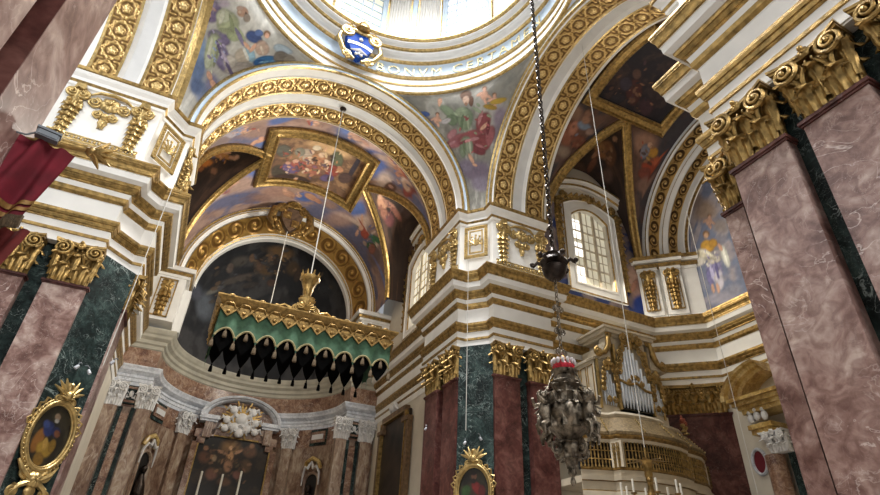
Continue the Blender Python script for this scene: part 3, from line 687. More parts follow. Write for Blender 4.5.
  (0.2621,0.8097,-66.61,-22.78,-235.55,63.46,(0.42,0.35,0.4),0.3,0.9),
  (0.2516,0.8644,-172.37,21.31,44.43,108.84,(0.42,0.35,0.4),0.3,0.9),
  (0.1886,0.692,-80.87,65.03,-320.91,526.85,(0.35,0.39,0.56),0.3,0.9),
  (0.1399,0.6404,-16.5,-2.22,-185.38,258.7,(0.35,0.39,0.56),0.3,0.9),
  (0.2527,0.7779,-67.37,-22.59,-331.17,91.53,(0.6,0.29,0.24),0.3,0.9),
  (0.2239,0.7791,-196.13,-27.89,-461.0,188.11,(0.79,0.63,0.53),0.3,0.9),
  (0.2382,0.7802,186.25,-72.6,-560.59,-92.21,(0.72,0.55,0.47),0.3,0.9),
  (0.2199,0.788,1.98,-54.02,-543.93,60.46,(0.49,0.42,0.47),0.3,0.9),
  (0.1689,0.6572,-57.84,44.27,-145.45,226.19,(0.54,0.42,0.38),0.3,0.9),
  (0.9047,0.6405,-48.95,-95.01,-174.9,-222.81,(0.72,0.55,0.47),0.3,0.9),
  (0.8948,0.6181,-50.86,-89.14,-70.24,-70.24,(0.72,0.55,0.47),0.3,0.9),
  (1.0241,0.5939,3.88,41.64,243.17,451.8,(0.72,0.55,0.47),0.3,0.9),
  (0.9578,0.6013,-46.64,-63.02,81.86,173.05,(0.72,0.55,0.47),0.3,0.9),
  (0.9377,0.6019,-75.62,-98.96,98.83,209.07,(0.42,0.35,0.4),0.3,0.9),
  (0.8413,0.6537,-109.47,-135.02,66.63,154.49,(0.66,0.56,0.49),0.3,0.9),
  (0.9039,0.64,-164.68,-260.02,-67.09,50.33,(0.79,0.63,0.53),0.3,0.9),
  (0.8479,0.6745,-223.99,-344.92,-72.24,40.1,(0.6,0.29,0.24),0.3,0.9),
  (0.8797,0.644,-90.27,-141.48,-68.0,-32.5,(0.66,0.56,0.49),0.3,0.9),
  (0.8216,0.7112,-2.01,28.34,290.11,781.45,(0.49,0.42,0.47),0.3,0.9),
  (1.0397,0.5456,-44.54,-99.79,-83.37,-108.3,(0.54,0.42,0.38),0.3,0.9),
  (1.0496,0.5805,-59.96,-117.51,-2.32,33.19,(0.66,0.56,0.49),0.3,0.9),
  (0.8767,0.649,-66.54,-122.15,-172.69,-204.01,(0.42,0.35,0.4),0.3,0.9),
  (0.728,0.7597,-127.28,-14.08,46.49,77.05,(0.35,0.39,0.56),0.3,0.9),
  (1.05,0.5297,-62.48,-115.82,48.85,190.29,(0.58,0.44,0.37),0.3,0.9),
  (0.8613,0.6843,2.62,33.22,350.65,581.26,(0.58,0.44,0.37),0.3,0.9),
  (0.9132,0.6348,2.38,30.75,201.61,310.59,(0.58,0.44,0.37),0.3,0.9),
  (0.5406,0.8187,-105.03,24.13,247.99,80.17,(0.58,0.44,0.37),0.3,0.9),
  (0.5282,0.7509,-195.1,4.25,122.49,147.25,(0.49,0.42,0.47),0.3,0.9),
  (0.4789,0.7114,-147.17,-53.5,-662.17,214.86,(0.35,0.39,0.56),0.3,0.9),
  (0.4741,0.6839,-94.71,4.61,-20.36,110.98,(0.42,0.35,0.4),0.3,0.9),
  (0.5171,0.7333,-135.32,-25.12,-210.6,109.37,(0.42,0.35,0.4),0.3,0.9),
  (0.5213,0.7815,-87.72,-8.23,-28.41,43.57,(0.79,0.63,0.53),0.3,0.9),
  (0.5158,0.7871,-64.81,-48.47,-371.8,26.24,(0.66,0.56,0.49),0.3,0.9),
  (0.5268,0.758,-47.29,22.62,272.3,53.84,(0.79,0.63,0.53),0.3,0.9),
 ],
 'cpanel': [
  (0.3667,0.122,-5.01,-0.43,-1.74,7.2,(0.78,0.64,0.47),0.6,1),
  (0.5638,0.1019,-7.23,-0.92,-2.94,12.54,(0.72,0.58,0.42),0.6,1),
  (0.8716,0.3471,-11.08,-1.78,-0.44,6.72,(0.34,0.33,0.29),0.25,1),
  (0.8486,0.8295,-10.61,-1.64,-0.34,5.32,(0.27,0.24,0.2),0.25,1),
  (0.6879,0.9474,-4.29,-0.45,-0.02,10.68,(0.23,0.16,0.13),0.25,1),
  (0.7375,0.7159,-9.62,-0.83,0.99,7.53,(0.4,0.33,0.47),0.25,1),
  (0.6472,0.6153,-8.09,-0.64,0.56,9.23,(0.6,0.33,0.28),0.25,1),
  (0.6366,0.3795,-10.82,-2.0,-2.76,6.51,(0.66,0.59,0.52),0.25,1),
  (0.7072,0.3382,-16.45,-2.92,-2.95,9.27,(0.49,0.47,0.41),0.25,1),
  (0.4996,0.4222,-9.45,-1.9,-3.96,6.35,(0.68,0.49,0.35),0.25,1),
  (0.4869,0.6516,-8.7,-0.97,-1.81,7.49,(0.57,0.35,0.29),0.25,1),
  (0.3975,0.5392,-13.0,-2.77,-3.71,4.77,(0.45,0.33,0.27),0.25,1),
  (0.3181,0.2843,-12.96,-3.01,-3.96,4.46,(0.35,0.36,0.27),0.25,1),
  (0.3162,0.5432,-11.07,-2.51,-5.45,6.06,(0.53,0.25,0.2),0.25,1),
  (0.1212,0.2691,-32.61,0.7,-0.13,3.27,(0.2,0.17,0.2),0.25,1),
  (0.1575,0.5537,-10.38,-2.65,-7.82,6.9,(0.29,0.21,0.19),0.25,1),
  (0.5655,0.5303,-23.72,-4.51,-7.74,14.62,(0.82,0.72,0.63),0.25,1),
  (0.4817,0.2962,-23.79,-4.91,-9.86,15.17,(0.78,0.66,0.55),0.25,1),
  (0.7132,0.5444,-24.25,-4.19,-6.66,22.24,(0.75,0.58,0.5),0.25,1),
  (0.7874,0.6084,-32.37,-5.3,-3.94,22.12,(0.71,0.54,0.45),0.25,1),
  (0.3712,0.3995,-30.46,-6.72,-14.9,18.3,(0.77,0.6,0.5),0.25,1),
  (0.5786,0.7532,-23.32,-4.29,-10.63,21.01,(0.78,0.66,0.56),0.25,1),
  (0.2439,0.4501,-21.73,-5.24,-14.28,14.25,(0.69,0.49,0.36),0.25,1),
  (0.3328,0.7314,-10.95,-2.4,-9.05,10.24,(0.35,0.29,0.42),0.25,1),
  (0.5899,0.2907,-32.46,-6.25,-10.41,20.98,(0.79,0.64,0.53),0.25,1),
  (0.5576,0.1855,-19.54,-3.89,-8.54,15.67,(0.78,0.71,0.61),0.25,1),
  (0.4828,0.7544,-48.49,-4.17,-6.25,47.15,(0.58,0.38,0.29),0.3,0.9),
  (0.8691,0.3888,-9.66,19.31,93.99,23.51,(0.42,0.27,0.22),0.3,0.9),
  (0.8439,0.7074,-30.53,-18.21,-62.02,19.67,(0.54,0.29,0.24),0.3,0.9),
  (0.2602,0.696,4.17,-22.44,-153.79,-7.37,(0.36,0.35,0.27),0.3,0.9),
  (0.5749,0.3056,-53.2,-12.47,-56.41,80.44,(0.82,0.71,0.6),0.3,0.9),
  (0.7427,0.8401,-14.82,-20.71,-71.74,3.3,(0.35,0.29,0.35),0.3,0.9),
  (0.449,0.5858,-21.49,7.27,40.03,25.89,(0.58,0.38,0.29),0.3,0.9),
  (0.7917,0.8092,-37.86,-1.97,13.69,39.14,(0.29,0.23,0.19),0.3,0.9),
  (0.3734,0.2611,-28.98,0.7,5.39,26.1,(0.24,0.17,0.14),0.3,0.9),
  (0.3135,0.7133,-1.62,-12.92,-47.23,0.52,(0.24,0.17,0.14),0.3,0.9),
  (0.7088,0.3909,-5.71,-13.73,-71.65,-0.34,(0.66,0.45,0.35),0.3,0.9),
  (0.2631,0.5129,-37.22,-13.89,-81.45,52.29,(0.82,0.71,0.6),0.3,0.9),
  (0.604,0.6229,-34.7,4.08,27.74,33.41,(0.29,0.23,0.19),0.3,0.9),
  (0.6485,0.9547,-20.28,-9.69,-37.83,16.85,(0.77,0.6,0.49),0.3,0.9),
  (0.327,0.5089,-49.7,-37.24,-207.33,63.5,(0.29,0.23,0.19),0.3,0.9),
  (0.51,0.828,-14.18,9.69,56.31,19.97,(0.35,0.29,0.35),0.3,0.9),
  (0.4378,0.3609,-34.54,12.69,63.18,40.01,(0.58,0.38,0.29),0.3,0.9),
  (0.5875,0.4836,-25.42,-7.42,-20.8,20.91,(0.82,0.71,0.6),0.3,0.9),
  (0.5879,0.4264,-39.44,-21.88,-65.5,27.15,(0.49,0.35,0.41),0.3,0.9),
  (0.6467,0.8903,-26.23,-0.63,10.16,31.42,(0.29,0.23,0.19),0.3,0.9),
  (0.589,0.5155,-21.9,12.73,68.36,29.26,(0.58,0.38,0.29),0.3,0.9),
  (0.6608,0.4987,-2.55,-20.86,-90.48,-6.03,(0.58,0.38,0.29),0.3,0.9),
  (0.666,0.8028,-46.08,-17.29,-57.59,38.65,(0.54,0.29,0.24),0.3,0.9),
  (0.572,0.7327,-8.87,-17.83,-93.67,3.58,(0.29,0.23,0.19),0.3,0.9),
  (0.5927,0.4741,-24.76,-18.73,-70.2,18.52,(0.82,0.71,0.6),0.3,0.9),
  (0.4406,0.672,-20.22,12.13,82.92,33.01,(0.35,0.29,0.35),0.3,0.9),
  (0.6154,0.4562,-24.98,-11.52,-33.23,17.69,(0.66,0.45,0.35),0.3,0.9),
  (0.7946,0.3187,-8.32,-22.89,-123.25,-4.65,(0.66,0.45,0.35),0.3,0.9),
  (0.4151,0.4131,-21.79,-11.6,-46.51,20.81,(0.82,0.71,0.6),0.3,0.9),
  (0.5222,0.4575,-24.75,-15.29,-59.43,21.48,(0.29,0.23,0.19),0.3,0.9),
  (0.5326,0.389,-51.89,-5.25,-9.32,59.04,(0.29,0.23,0.19),0.3,0.9),
  (0.3721,0.4683,-35.27,25.15,120.96,42.35,(0.24,0.17,0.14),0.3,0.9),
  (0.4503,0.4227,-31.14,4.51,22.14,28.65,(0.58,0.38,0.29),0.3,0.9),
  (0.3572,0.3562,-17.73,11.35,42.72,16.74,(0.24,0.17,0.14),0.3,0.9),
  (0.4356,0.5733,-57.95,29.76,124.08,57.14,(0.49,0.35,0.41),0.3,0.9),
  (0.3184,0.1326,-3.9,-20.32,-131.67,4.74,(0.78,0.67,0.52),0.3,0.9),
  (0.6634,0.595,-45.54,33.73,174.76,63.54,(0.77,0.6,0.49),0.3,0.9),
  (0.6748,0.4885,-45.23,13.93,68.85,45.46,(0.69,0.48,0.31),0.3,0.9),
  (0.427,0.5182,-23.25,-34.94,-123.7,14.7,(0.66,0.45,0.35),0.3,0.9),
  (0.4983,0.1861,-1.99,-49.56,-202.34,-9.18,(0.29,0.23,0.19),0.3,0.9),
  (0.5322,0.6903,-29.59,-15.06,-64.85,28.5,(0.69,0.48,0.31),0.3,0.9),
  (0.4697,0.1605,-1.74,-16.88,-106.53,-2.39,(0.77,0.6,0.49),0.3,0.9),
  (0.3574,0.531,-40.71,-17.66,-86.64,47.87,(0.35,0.29,0.35),0.3,0.9),
  (0.6312,0.6919,-18.55,-26.98,-90.49,6.52,(0.29,0.23,0.19),0.3,0.9),
  (0.8059,0.5313,-10.95,-24.0,-148.5,-3.48,(0.54,0.29,0.24),0.3,0.9),
  (0.764,0.696,-38.9,-0.13,20.11,39.05,(0.77,0.6,0.49),0.3,0.9),
  (0.6731,0.68,-19.23,15.66,73.49,24.88,(0.29,0.23,0.19),0.3,0.9),
  (0.5655,0.572,-8.4,-29.99,-161.28,-1.26,(0.24,0.17,0.14),0.3,0.9),
  (0.6808,0.6979,-11.84,11.33,46.21,14.18,(0.35,0.29,0.35),0.3,0.9),
  (0.3255,0.5936,-25.51,4.97,21.76,24.16,(0.49,0.35,0.41),0.3,0.9),
  (0.7184,0.3496,-36.15,4.87,54.76,58.76,(0.24,0.17,0.14),0.3,0.9),
  (0.6565,0.6189,-13.26,-23.17,-101.37,4.06,(0.24,0.17,0.14),0.3,0.9),
  (0.4824,0.4221,4.78,-44.93,-167.66,-13.29,(0.66,0.45,0.35),0.3,0.9),
  (0.3762,0.5766,-30.62,6.54,40.24,39.62,(0.82,0.71,0.6),0.3,0.9),
  (0.2628,0.4011,-40.06,-6.11,-23.56,38.34,(0.66,0.45,0.35),0.3,0.9),
  (0.3499,0.552,-34.24,8.93,35.94,30.48,(0.54,0.29,0.24),0.3,0.9),
  (0.5151,0.6492,-33.27,20.78,99.05,38.8,(0.36,0.35,0.27),0.3,0.9),
  (0.4989,0.7857,-22.43,-8.94,-34.58,20.45,(0.66,0.45,0.35),0.3,0.9),
  (0.7052,0.7412,-37.71,-7.22,-11.93,28.98,(0.58,0.38,0.29),0.3,0.9),
  (0.8123,0.3243,-71.52,-13.52,-26.37,101.17,(0.78,0.67,0.52),0.3,0.9),
  (0.8541,0.4475,-71.56,-3.32,27.58,68.04,(0.54,0.29,0.24),0.3,0.9),
  (0.5662,0.6858,-33.39,1.45,14.18,27.95,(0.82,0.71,0.6),0.3,0.9),
  (0.4463,0.278,-25.68,-16.07,-50.56,19.18,(0.42,0.27,0.22),0.3,0.9),
  (0.5132,0.886,-44.78,-22.69,-90.87,38.38,(0.42,0.27,0.22),0.3,0.9),
  (0.5466,0.4377,-13.04,-12.65,-54.63,10.56,(0.24,0.17,0.14),0.3,0.9),
  (0.5704,0.5188,-23.23,5.18,44.63,38.01,(0.29,0.23,0.19),0.3,0.9),
  (0.5122,0.4835,-27.5,2.91,16.6,24.47,(0.58,0.38,0.29),0.3,0.9),
  (0.4892,0.3954,-66.03,-2.14,8.21,85.99,(0.54,0.29,0.24),0.3,0.9),
  (0.57,0.509,-20.73,-10.98,-55.98,24.3,(0.77,0.6,0.49),0.3,0.9),
  (0.7561,0.7724,-13.87,-37.05,-235.46,-8.62,(0.82,0.71,0.6),0.3,0.9),
  (0.7857,0.7249,-49.73,-12.24,-42.15,68.67,(0.35,0.29,0.35),0.3,0.9),
  (0.6519,0.6053,-13.12,-18.38,-61.81,4.8,(0.29,0.23,0.19),0.3,0.9),
  (0.3725,0.5202,-3.43,-22.06,-98.61,0.73,(0.82,0.71,0.6),0.3,0.9),
  (0.4093,0.3857,-32.54,0.52,6.63,30.58,(0.82,0.71,0.6),0.3,0.9),
  (0.5248,0.4474,-28.04,-4.09,-11.95,33.17,(0.24,0.17,0.14),0.3,0.9),
  (0.3723,0.5741,-48.55,5.0,25.89,46.3,(0.58,0.38,0.29),0.3,0.9),
  (0.6005,0.2992,-22.37,11.13,76.15,37.89,(0.35,0.29,0.35),0.3,0.9),
  (0.6025,0.4904,-28.17,0.31,15.74,40.81,(0.35,0.29,0.35),0.3,0.9),
  (0.6696,0.4392,-42.6,-21.19,-99.7,47.91,(0.69,0.48,0.31),0.3,0.9),
  (0.5028,0.5839,-33.8,-3.11,-4.48,30.53,(0.49,0.35,0.41),0.3,0.9),
  (0.5903,0.6228,-4.11,-27.23,-179.42,-8.07,(0.54,0.29,0.24),0.3,0.9),
  (0.6661,0.5945,-15.45,12.0,70.28,24.78,(0.35,0.29,0.35),0.3,0.9),
  (0.8118,0.7488,-41.9,-37.48,-155.65,21.97,(0.66,0.45,0.35),0.3,0.9),
  (0.7779,0.4759,-22.49,-18.42,-57.66,11.5,(0.66,0.45,0.35),0.3,0.9),
  (0.4452,0.6704,-7.05,-15.56,-58.63,3.39,(0.78,0.67,0.52),0.3,0.9),
  (0.8355,0.4051,-31.98,-2.3,9.47,34.06,(0.54,0.29,0.24),0.3,0.9),
  (0.4801,0.6463,-28.64,-8.12,-44.39,41.74,(0.36,0.35,0.27),0.3,0.9),
  (0.7652,0.8266,-50.32,0.58,25.69,43.17,(0.82,0.71,0.6),0.3,0.9),
  (0.3099,0.3278,8.67,-27.04,-98.04,-9.02,(0.69,0.48,0.31),0.3,0.9),
  (0.4109,0.7176,-69.7,-15.29,-49.95,60.89,(0.42,0.27,0.22),0.3,0.9),
  (0.7282,0.5869,-47.53,15.48,96.3,59.45,(0.77,0.6,0.49),0.3,0.9),
  (0.4226,0.5664,-31.65,6.68,47.91,46.13,(0.69,0.48,0.31),0.3,0.9),
  (0.5867,0.521,-49.21,-9.34,-31.08,61.41,(0.66,0.45,0.35),0.3,0.9),
  (0.3927,0.4612,-10.09,-25.57,-128.24,7.89,(0.78,0.67,0.52),0.3,0.9),
  (0.4419,0.2763,-14.52,11.97,49.28,16.14,(0.78,0.67,0.52),0.3,0.9),
  (0.433,0.469,-77.71,12.11,88.13,108.86,(0.78,0.67,0.52),0.3,0.9),
  (0.6184,0.5883,-81.53,8.2,98.77,128.26,(0.42,0.27,0.22),0.3,0.9),
  (0.6632,0.7382,-79.05,1.79,36.6,69.75,(0.42,0.27,0.22),0.3,0.9),
  (0.5677,0.764,-30.17,-7.51,-26.67,31.59,(0.54,0.29,0.24),0.3,0.9),
  (0.4149,0.4922,-30.31,-2.24,-5.02,33.72,(0.35,0.29,0.35),0.3,0.9),
  (0.5373,0.5525,-46.85,17.17,78.97,47.3,(0.54,0.29,0.24),0.3,0.9),
  (0.6399,0.5646,-40.72,-43.04,-174.1,24.99,(0.49,0.35,0.41),0.3,0.9),
  (0.4621,0.5074,-54.21,17.05,91.24,63.31,(0.77,0.6,0.49),0.3,0.9),
  (0.6431,0.6881,-79.98,-25.51,-75.31,66.0,(0.42,0.27,0.22),0.3,0.9),
  (0.5671,0.5821,-23.65,-8.62,-39.38,27.97,(0.66,0.45,0.35),0.3,0.9),
  (0.4593,0.6551,-0.94,-35.26,-128.65,-5.72,(0.24,0.17,0.14),0.3,0.9),
  (0.5863,0.4123,-31.33,-6.47,-19.06,33.13,(0.82,0.71,0.6),0.3,0.9),
  (0.5821,0.5444,-10.75,-25.2,-85.13,2.07,(0.35,0.29,0.35),0.3,0.9),
  (0.5549,0.5391,-87.87,-16.45,-65.31,124.37,(0.54,0.29,0.24),0.3,0.9),
  (0.6447,0.6049,-40.53,-8.56,-25.6,45.67,(0.36,0.35,0.27),0.3,0.9),
  (0.5053,0.5005,-7.47,-26.57,-112.05,0.93,(0.29,0.23,0.19),0.3,0.9),
 ],
 'clun_l': [
  (0.6335,0.4482,-11.2,7.18,26.55,5.8,(0.4,0.37,0.5),0.25,1),
  (0.6354,0.5455,-9.75,7.42,39.9,3.48,(0.66,0.45,0.24),0.25,1),
  (0.7121,0.399,-14.71,6.6,30.93,6.2,(0.7,0.42,0.16),0.25,1),
  (0.7504,0.3517,-18.87,10.35,40.08,3.36,(0.54,0.32,0.16),0.25,1),
  (0.6225,0.699,-20.56,13.48,49.17,5.32,(0.71,0.53,0.42),0.25,1),
  (0.6053,0.7295,-48.38,25.26,43.07,11.13,(0.77,0.6,0.5),0.25,1),
  (0.7422,0.6178,-31.82,12.48,37.18,4.86,(0.54,0.38,0.28),0.25,1),
  (0.5973,0.5483,-13.62,12.04,60.21,4.19,(0.75,0.56,0.42),0.25,1),
  (0.6599,0.309,-12.42,10.83,30.81,3.3,(0.34,0.29,0.38),0.25,1),
  (0.6798,0.3925,-98.28,18.75,24.48,60.5,(0.71,0.53,0.42),0.3,0.9),
  (0.6457,0.3797,-67.72,5.45,-27.47,59.84,(0.66,0.45,0.24),0.3,0.9),
  (0.6697,0.491,84.27,41.84,353.68,-125.57,(0.71,0.53,0.42),0.3,0.9),
  (0.6644,0.6484,-63.46,1.42,-64.1,66.53,(0.66,0.45,0.24),0.3,0.9),
  (0.6367,0.6605,-42.71,27.07,136.26,15.87,(0.66,0.45,0.24),0.3,0.9),
  (0.6755,0.5058,-100.68,0.58,-87.82,92.47,(0.66,0.45,0.24),0.3,0.9),
  (0.6635,0.5705,-32.78,49.6,254.53,-15.72,(0.66,0.45,0.24),0.3,0.9),
  (0.6471,0.5481,23.61,20.92,167.93,-51.91,(0.71,0.53,0.42),0.3,0.9),
  (0.6867,0.542,47.78,19.5,209.42,-70.62,(0.66,0.45,0.24),0.3,0.9),
  (0.6569,0.6127,-66.89,7.86,-20.76,64.07,(0.36,0.32,0.44),0.3,0.9),
  (0.6571,0.5981,67.33,44.64,491.37,-155.03,(0.71,0.53,0.42),0.3,0.9),
  (0.647,0.6096,57.05,25.27,203.91,-79.35,(0.48,0.29,0.19),0.3,0.9),
  (0.6817,0.3842,-105.57,3.4,-63.92,95.34,(0.71,0.53,0.42),0.3,0.9),
 ],
 'clun_r': [
  (0.6094,0.8119,-2.48,-10.09,18.61,-3.47,(0.7,0.52,0.41),0.25,1),
  (0.6127,0.6667,-29.89,-8.45,10.59,-5.09,(0.63,0.45,0.38),0.25,1),
  (0.5659,0.8173,15.62,-23.75,45.7,-3.64,(0.77,0.6,0.5),0.25,1),
  (0.7128,0.7392,-4.96,-6.7,18.36,-2.39,(0.42,0.24,0.24),0.25,1),
  (0.6673,0.5451,-24.72,-10.7,12.26,-3.91,(0.56,0.36,0.3),0.25,1),
  (0.6779,0.8234,2.65,-11.94,23.35,-2.0,(0.52,0.34,0.27),0.25,1),
  (0.627,0.3599,-1.19,-7.39,14.8,-2.71,(0.35,0.27,0.25),0.6,1),
  (0.6602,0.7966,18.14,-16.16,106.3,0.31,(0.58,0.39,0.31),0.3,0.9),
  (0.6915,0.8249,-20.66,-10.44,141.6,-31.04,(0.58,0.39,0.31),0.3,0.9),
  (0.5925,0.7595,111.68,-42.63,182.52,94.57,(0.48,0.29,0.25),0.3,0.9),
  (0.6154,0.6838,35.88,-29.42,135.83,6.5,(0.35,0.25,0.25),0.3,0.9),
  (0.6827,0.7271,115.24,-35.28,233.73,72.51,(0.69,0.52,0.41),0.3,0.9),
  (0.6028,0.6935,95.78,-18.82,15.63,82.53,(0.35,0.25,0.25),0.3,0.9),
  (0.6345,0.7699,1.61,-16.51,103.4,-13.12,(0.58,0.39,0.31),0.3,0.9),
  (0.64,0.8712,-23.41,-12.46,94.07,-26.37,(0.48,0.29,0.25),0.3,0.9),
  (0.6329,0.77,-18.77,-16.58,111.78,-27.85,(0.69,0.52,0.41),0.3,0.9),
  (0.6476,0.651,-36.76,-5.47,87.24,-47.17,(0.48,0.29,0.25),0.3,0.9),
  (0.7029,0.783,65.88,-5.9,0.22,41.63,(0.35,0.25,0.25),0.3,0.9),
 ],
 'tvault': [
  (0.3078,0.0486,12.81,18.29,-31.35,-18.53,(0.55,0.42,0.34),0.6,1),
  (0.1292,0.0992,11.91,26.26,-33.79,-29.23,(0.56,0.48,0.41),0.6,1),
  (0.1383,0.0667,13.57,32.02,-49.76,-50.99,(0.42,0.32,0.28),0.6,1),
  (0.1983,0.0987,2.07,15.18,-19.58,-16.09,(0.55,0.34,0.25),0.25,1),
  (0.0997,0.1888,17.42,26.97,-21.09,-10.77,(0.47,0.27,0.2),0.25,1),
  (0.2152,0.1088,0.16,24.36,-32.02,-25.2,(0.66,0.44,0.35),0.25,1),
  (0.1838,0.1783,3.47,17.73,-53.24,-40.26,(0.48,0.53,0.6),0.25,1),
  (0.1081,0.2477,17.75,39.17,-45.21,-32.49,(0.58,0.47,0.42),0.25,1),
  (0.2489,0.1606,31.18,47.45,-48.44,-19.92,(0.54,0.39,0.31),0.25,1),
  (0.2166,0.17,23.22,38.56,-43.79,-21.31,(0.6,0.44,0.35),0.25,1),
  (0.1889,0.7244,7.24,1.3,-13.09,13.05,(0.61,0.46,0.38),0.6,1),
  (0.2441,0.8328,19.56,0.81,-40.04,34.69,(0.7,0.51,0.2),0.25,1),
  (0.1913,0.77,7.32,16.33,-25.86,20.28,(0.49,0.49,0.54),0.25,1),
  (0.2328,0.7828,42.14,5.67,-61.82,53.79,(0.75,0.6,0.5),0.25,1),
  (0.2308,0.874,22.11,-11.36,-30.29,36.77,(0.61,0.26,0.16),0.25,1),
  (0.1883,0.8661,8.38,5.04,-35.85,37.19,(0.49,0.25,0.2),0.25,1),
  (0.2846,0.9082,33.51,-22.74,-52.41,73.17,(0.69,0.35,0.22),0.25,1),
  (0.1863,0.896,13.76,-5.6,-27.51,39.34,(0.55,0.42,0.36),0.6,1),
  (0.0856,0.8758,10.71,1.93,-20.1,30.06,(0.42,0.33,0.31),0.6,1),
  (0.1609,0.1461,-95.32,-43.29,-169.15,-234.9,(0.29,0.2,0.16),0.3,0.9),
  (0.2781,0.021,-13.94,89.8,-500.81,-10.47,(0.42,0.29,0.22),0.3,0.9),
  (0.0794,0.1962,103.37,113.36,-28.37,99.49,(0.48,0.35,0.27),0.3,0.9),
  (0.1576,0.1172,127.72,137.78,-104.65,20.93,(0.55,0.38,0.28),0.3,0.9),
  (0.0763,0.1779,67.5,105.4,-118.29,-64.44,(0.29,0.2,0.16),0.3,0.9),
  (0.0196,0.2104,-4.26,28.12,-193.85,-233.3,(0.48,0.5,0.56),0.3,0.9),
  (0.0362,0.197,29.97,71.4,-196.92,-176.77,(0.55,0.38,0.28),0.3,0.9),
  (0.1269,0.1429,-81.67,-47.58,-143.9,-221.62,(0.23,0.16,0.15),0.3,0.9),
  (0.2282,0.0985,203.78,157.48,3.38,173.52,(0.36,0.24,0.2),0.3,0.9),
  (0.2943,0.0168,3.78,98.56,-780.78,-6.79,(0.36,0.24,0.2),0.3,0.9),
  (0.1596,0.153,74.5,107.12,-165.99,-79.26,(0.48,0.5,0.56),0.3,0.9),
  (0.0859,0.2191,-96.67,-54.71,-144.56,-244.58,(0.48,0.35,0.27),0.3,0.9),
  (0.1352,0.1479,27.84,56.67,-190.66,-138.59,(0.42,0.29,0.22),0.3,0.9),
  (0.226,0.0992,-78.48,-8.58,-265.71,-273.69,(0.42,0.29,0.22),0.3,0.9),
  (0.2637,0.0252,137.42,444.08,-167.08,-412.23,(0.42,0.29,0.22),0.3,0.9),
  (0.1766,0.1173,-116.36,-66.05,-207.33,-310.16,(0.29,0.2,0.16),0.3,0.9),
  (0.075,0.2004,-34.84,5.42,-135.93,-174.37,(0.55,0.38,0.28),0.3,0.9),
  (0.2394,0.8677,164.22,-142.07,68.99,48.54,(0.63,0.29,0.19),0.3,0.9),
  (0.2498,0.8742,124.36,-58.84,-347.56,407.43,(0.63,0.29,0.19),0.3,0.9),
  (0.2863,0.9023,-109.85,180.72,-779.67,654.73,(0.55,0.38,0.28),0.3,0.9),
  (0.2394,0.8472,236.02,-165.47,8.28,258.51,(0.69,0.54,0.28),0.3,0.9),
  (0.2172,0.8385,232.85,-141.99,-256.46,480.65,(0.23,0.16,0.15),0.3,0.9),
  (0.1396,0.7682,25.95,23.84,-212.88,209.57,(0.36,0.24,0.2),0.3,0.9),
  (0.1483,0.7262,83.37,-71.74,22.74,98.79,(0.23,0.16,0.15),0.3,0.9),
  (0.1787,0.712,111.5,-100.49,75.83,62.27,(0.63,0.29,0.19),0.3,0.9),
  (0.2241,0.8602,1.01,29.21,-147.05,117.76,(0.29,0.2,0.16),0.3,0.9),
  (0.2478,0.8736,75.44,-12.44,-375.15,367.54,(0.42,0.29,0.22),0.3,0.9),
  (0.1587,0.7706,-90.56,114.03,-215.48,70.43,(0.63,0.29,0.19),0.3,0.9),
  (0.2507,0.8204,86.27,-21.92,-163.65,174.76,(0.55,0.38,0.28),0.3,0.9),
  (0.1779,0.7696,14.76,22.8,-124.09,104.74,(0.29,0.2,0.16),0.3,0.9),
  (0.2417,0.7975,96.88,10.95,-427.98,364.38,(0.42,0.29,0.22),0.3,0.9),
  (0.2142,0.8295,-24.36,49.85,-230.44,140.49,(0.23,0.16,0.15),0.3,0.9),
  (0.1849,0.8131,124.75,-88.67,-37.89,117.65,(0.58,0.44,0.31),0.3,0.9),
  (0.2004,0.8269,93.85,-69.3,-11.11,72.03,(0.55,0.38,0.28),0.3,0.9),
  (0.2033,0.7833,-33.32,59.33,-198.52,100.58,(0.48,0.35,0.27),0.3,0.9),
  (0.2141,0.8315,-21.51,47.47,-154.98,97.38,(0.69,0.54,0.28),0.3,0.9),
 ],
 'tlun': [
  (0.5785,0.5092,1.62,4.48,12.54,-2.6,(0.49,0.32,0.19),0.25,1),
  (0.6517,0.5744,12.67,4.86,13.34,-3.14,(0.37,0.24,0.15),0.25,1),
  (0.5303,0.4495,2.7,9.59,15.31,-3.91,(0.58,0.41,0.24),0.25,1),
  (0.5656,0.7644,10.06,14.99,49.84,-10.57,(0.64,0.47,0.35),0.25,1),
  (0.5752,0.1653,2.7,-6.2,-30.63,-1.76,(0.44,0.27,0.19),0.35,1),
  (0.5433,0.3323,2.82,-9.16,-47.47,3.02,(0.6,0.42,0.3),0.35,1),
  (0.7206,0.2965,10.96,3.79,16.87,-3.07,(0.38,0.28,0.24),0.6,1),
  (0.554,0.374,6.5,17.35,65.7,-16.37,(0.55,0.38,0.28),0.3,0.9),
  (0.6253,0.6329,83.5,-0.29,107.76,-82.22,(0.36,0.24,0.2),0.3,0.9),
  (0.6562,0.5517,-121.85,40.19,317.32,55.81,(0.36,0.24,0.2),0.3,0.9),
  (0.6449,0.5601,0.01,17.57,120.53,-13.24,(0.58,0.44,0.31),0.3,0.9),
  (0.7123,0.5031,-47.47,20.52,213.62,6.3,(0.48,0.35,0.27),0.3,0.9),
  (0.55,0.376,-8.96,25.27,113.99,-8.24,(0.55,0.38,0.28),0.3,0.9),
  (0.5852,0.4964,-10.77,20.1,153.99,-11.08,(0.55,0.38,0.28),0.3,0.9),
  (0.6531,0.5291,43.36,0.87,39.0,-25.13,(0.55,0.38,0.28),0.3,0.9),
  (0.6108,0.6356,47.38,-6.7,-4.39,-29.58,(0.58,0.44,0.31),0.3,0.9),
  (0.6025,0.3439,-39.7,41.25,232.3,10.96,(0.48,0.35,0.27),0.3,0.9),
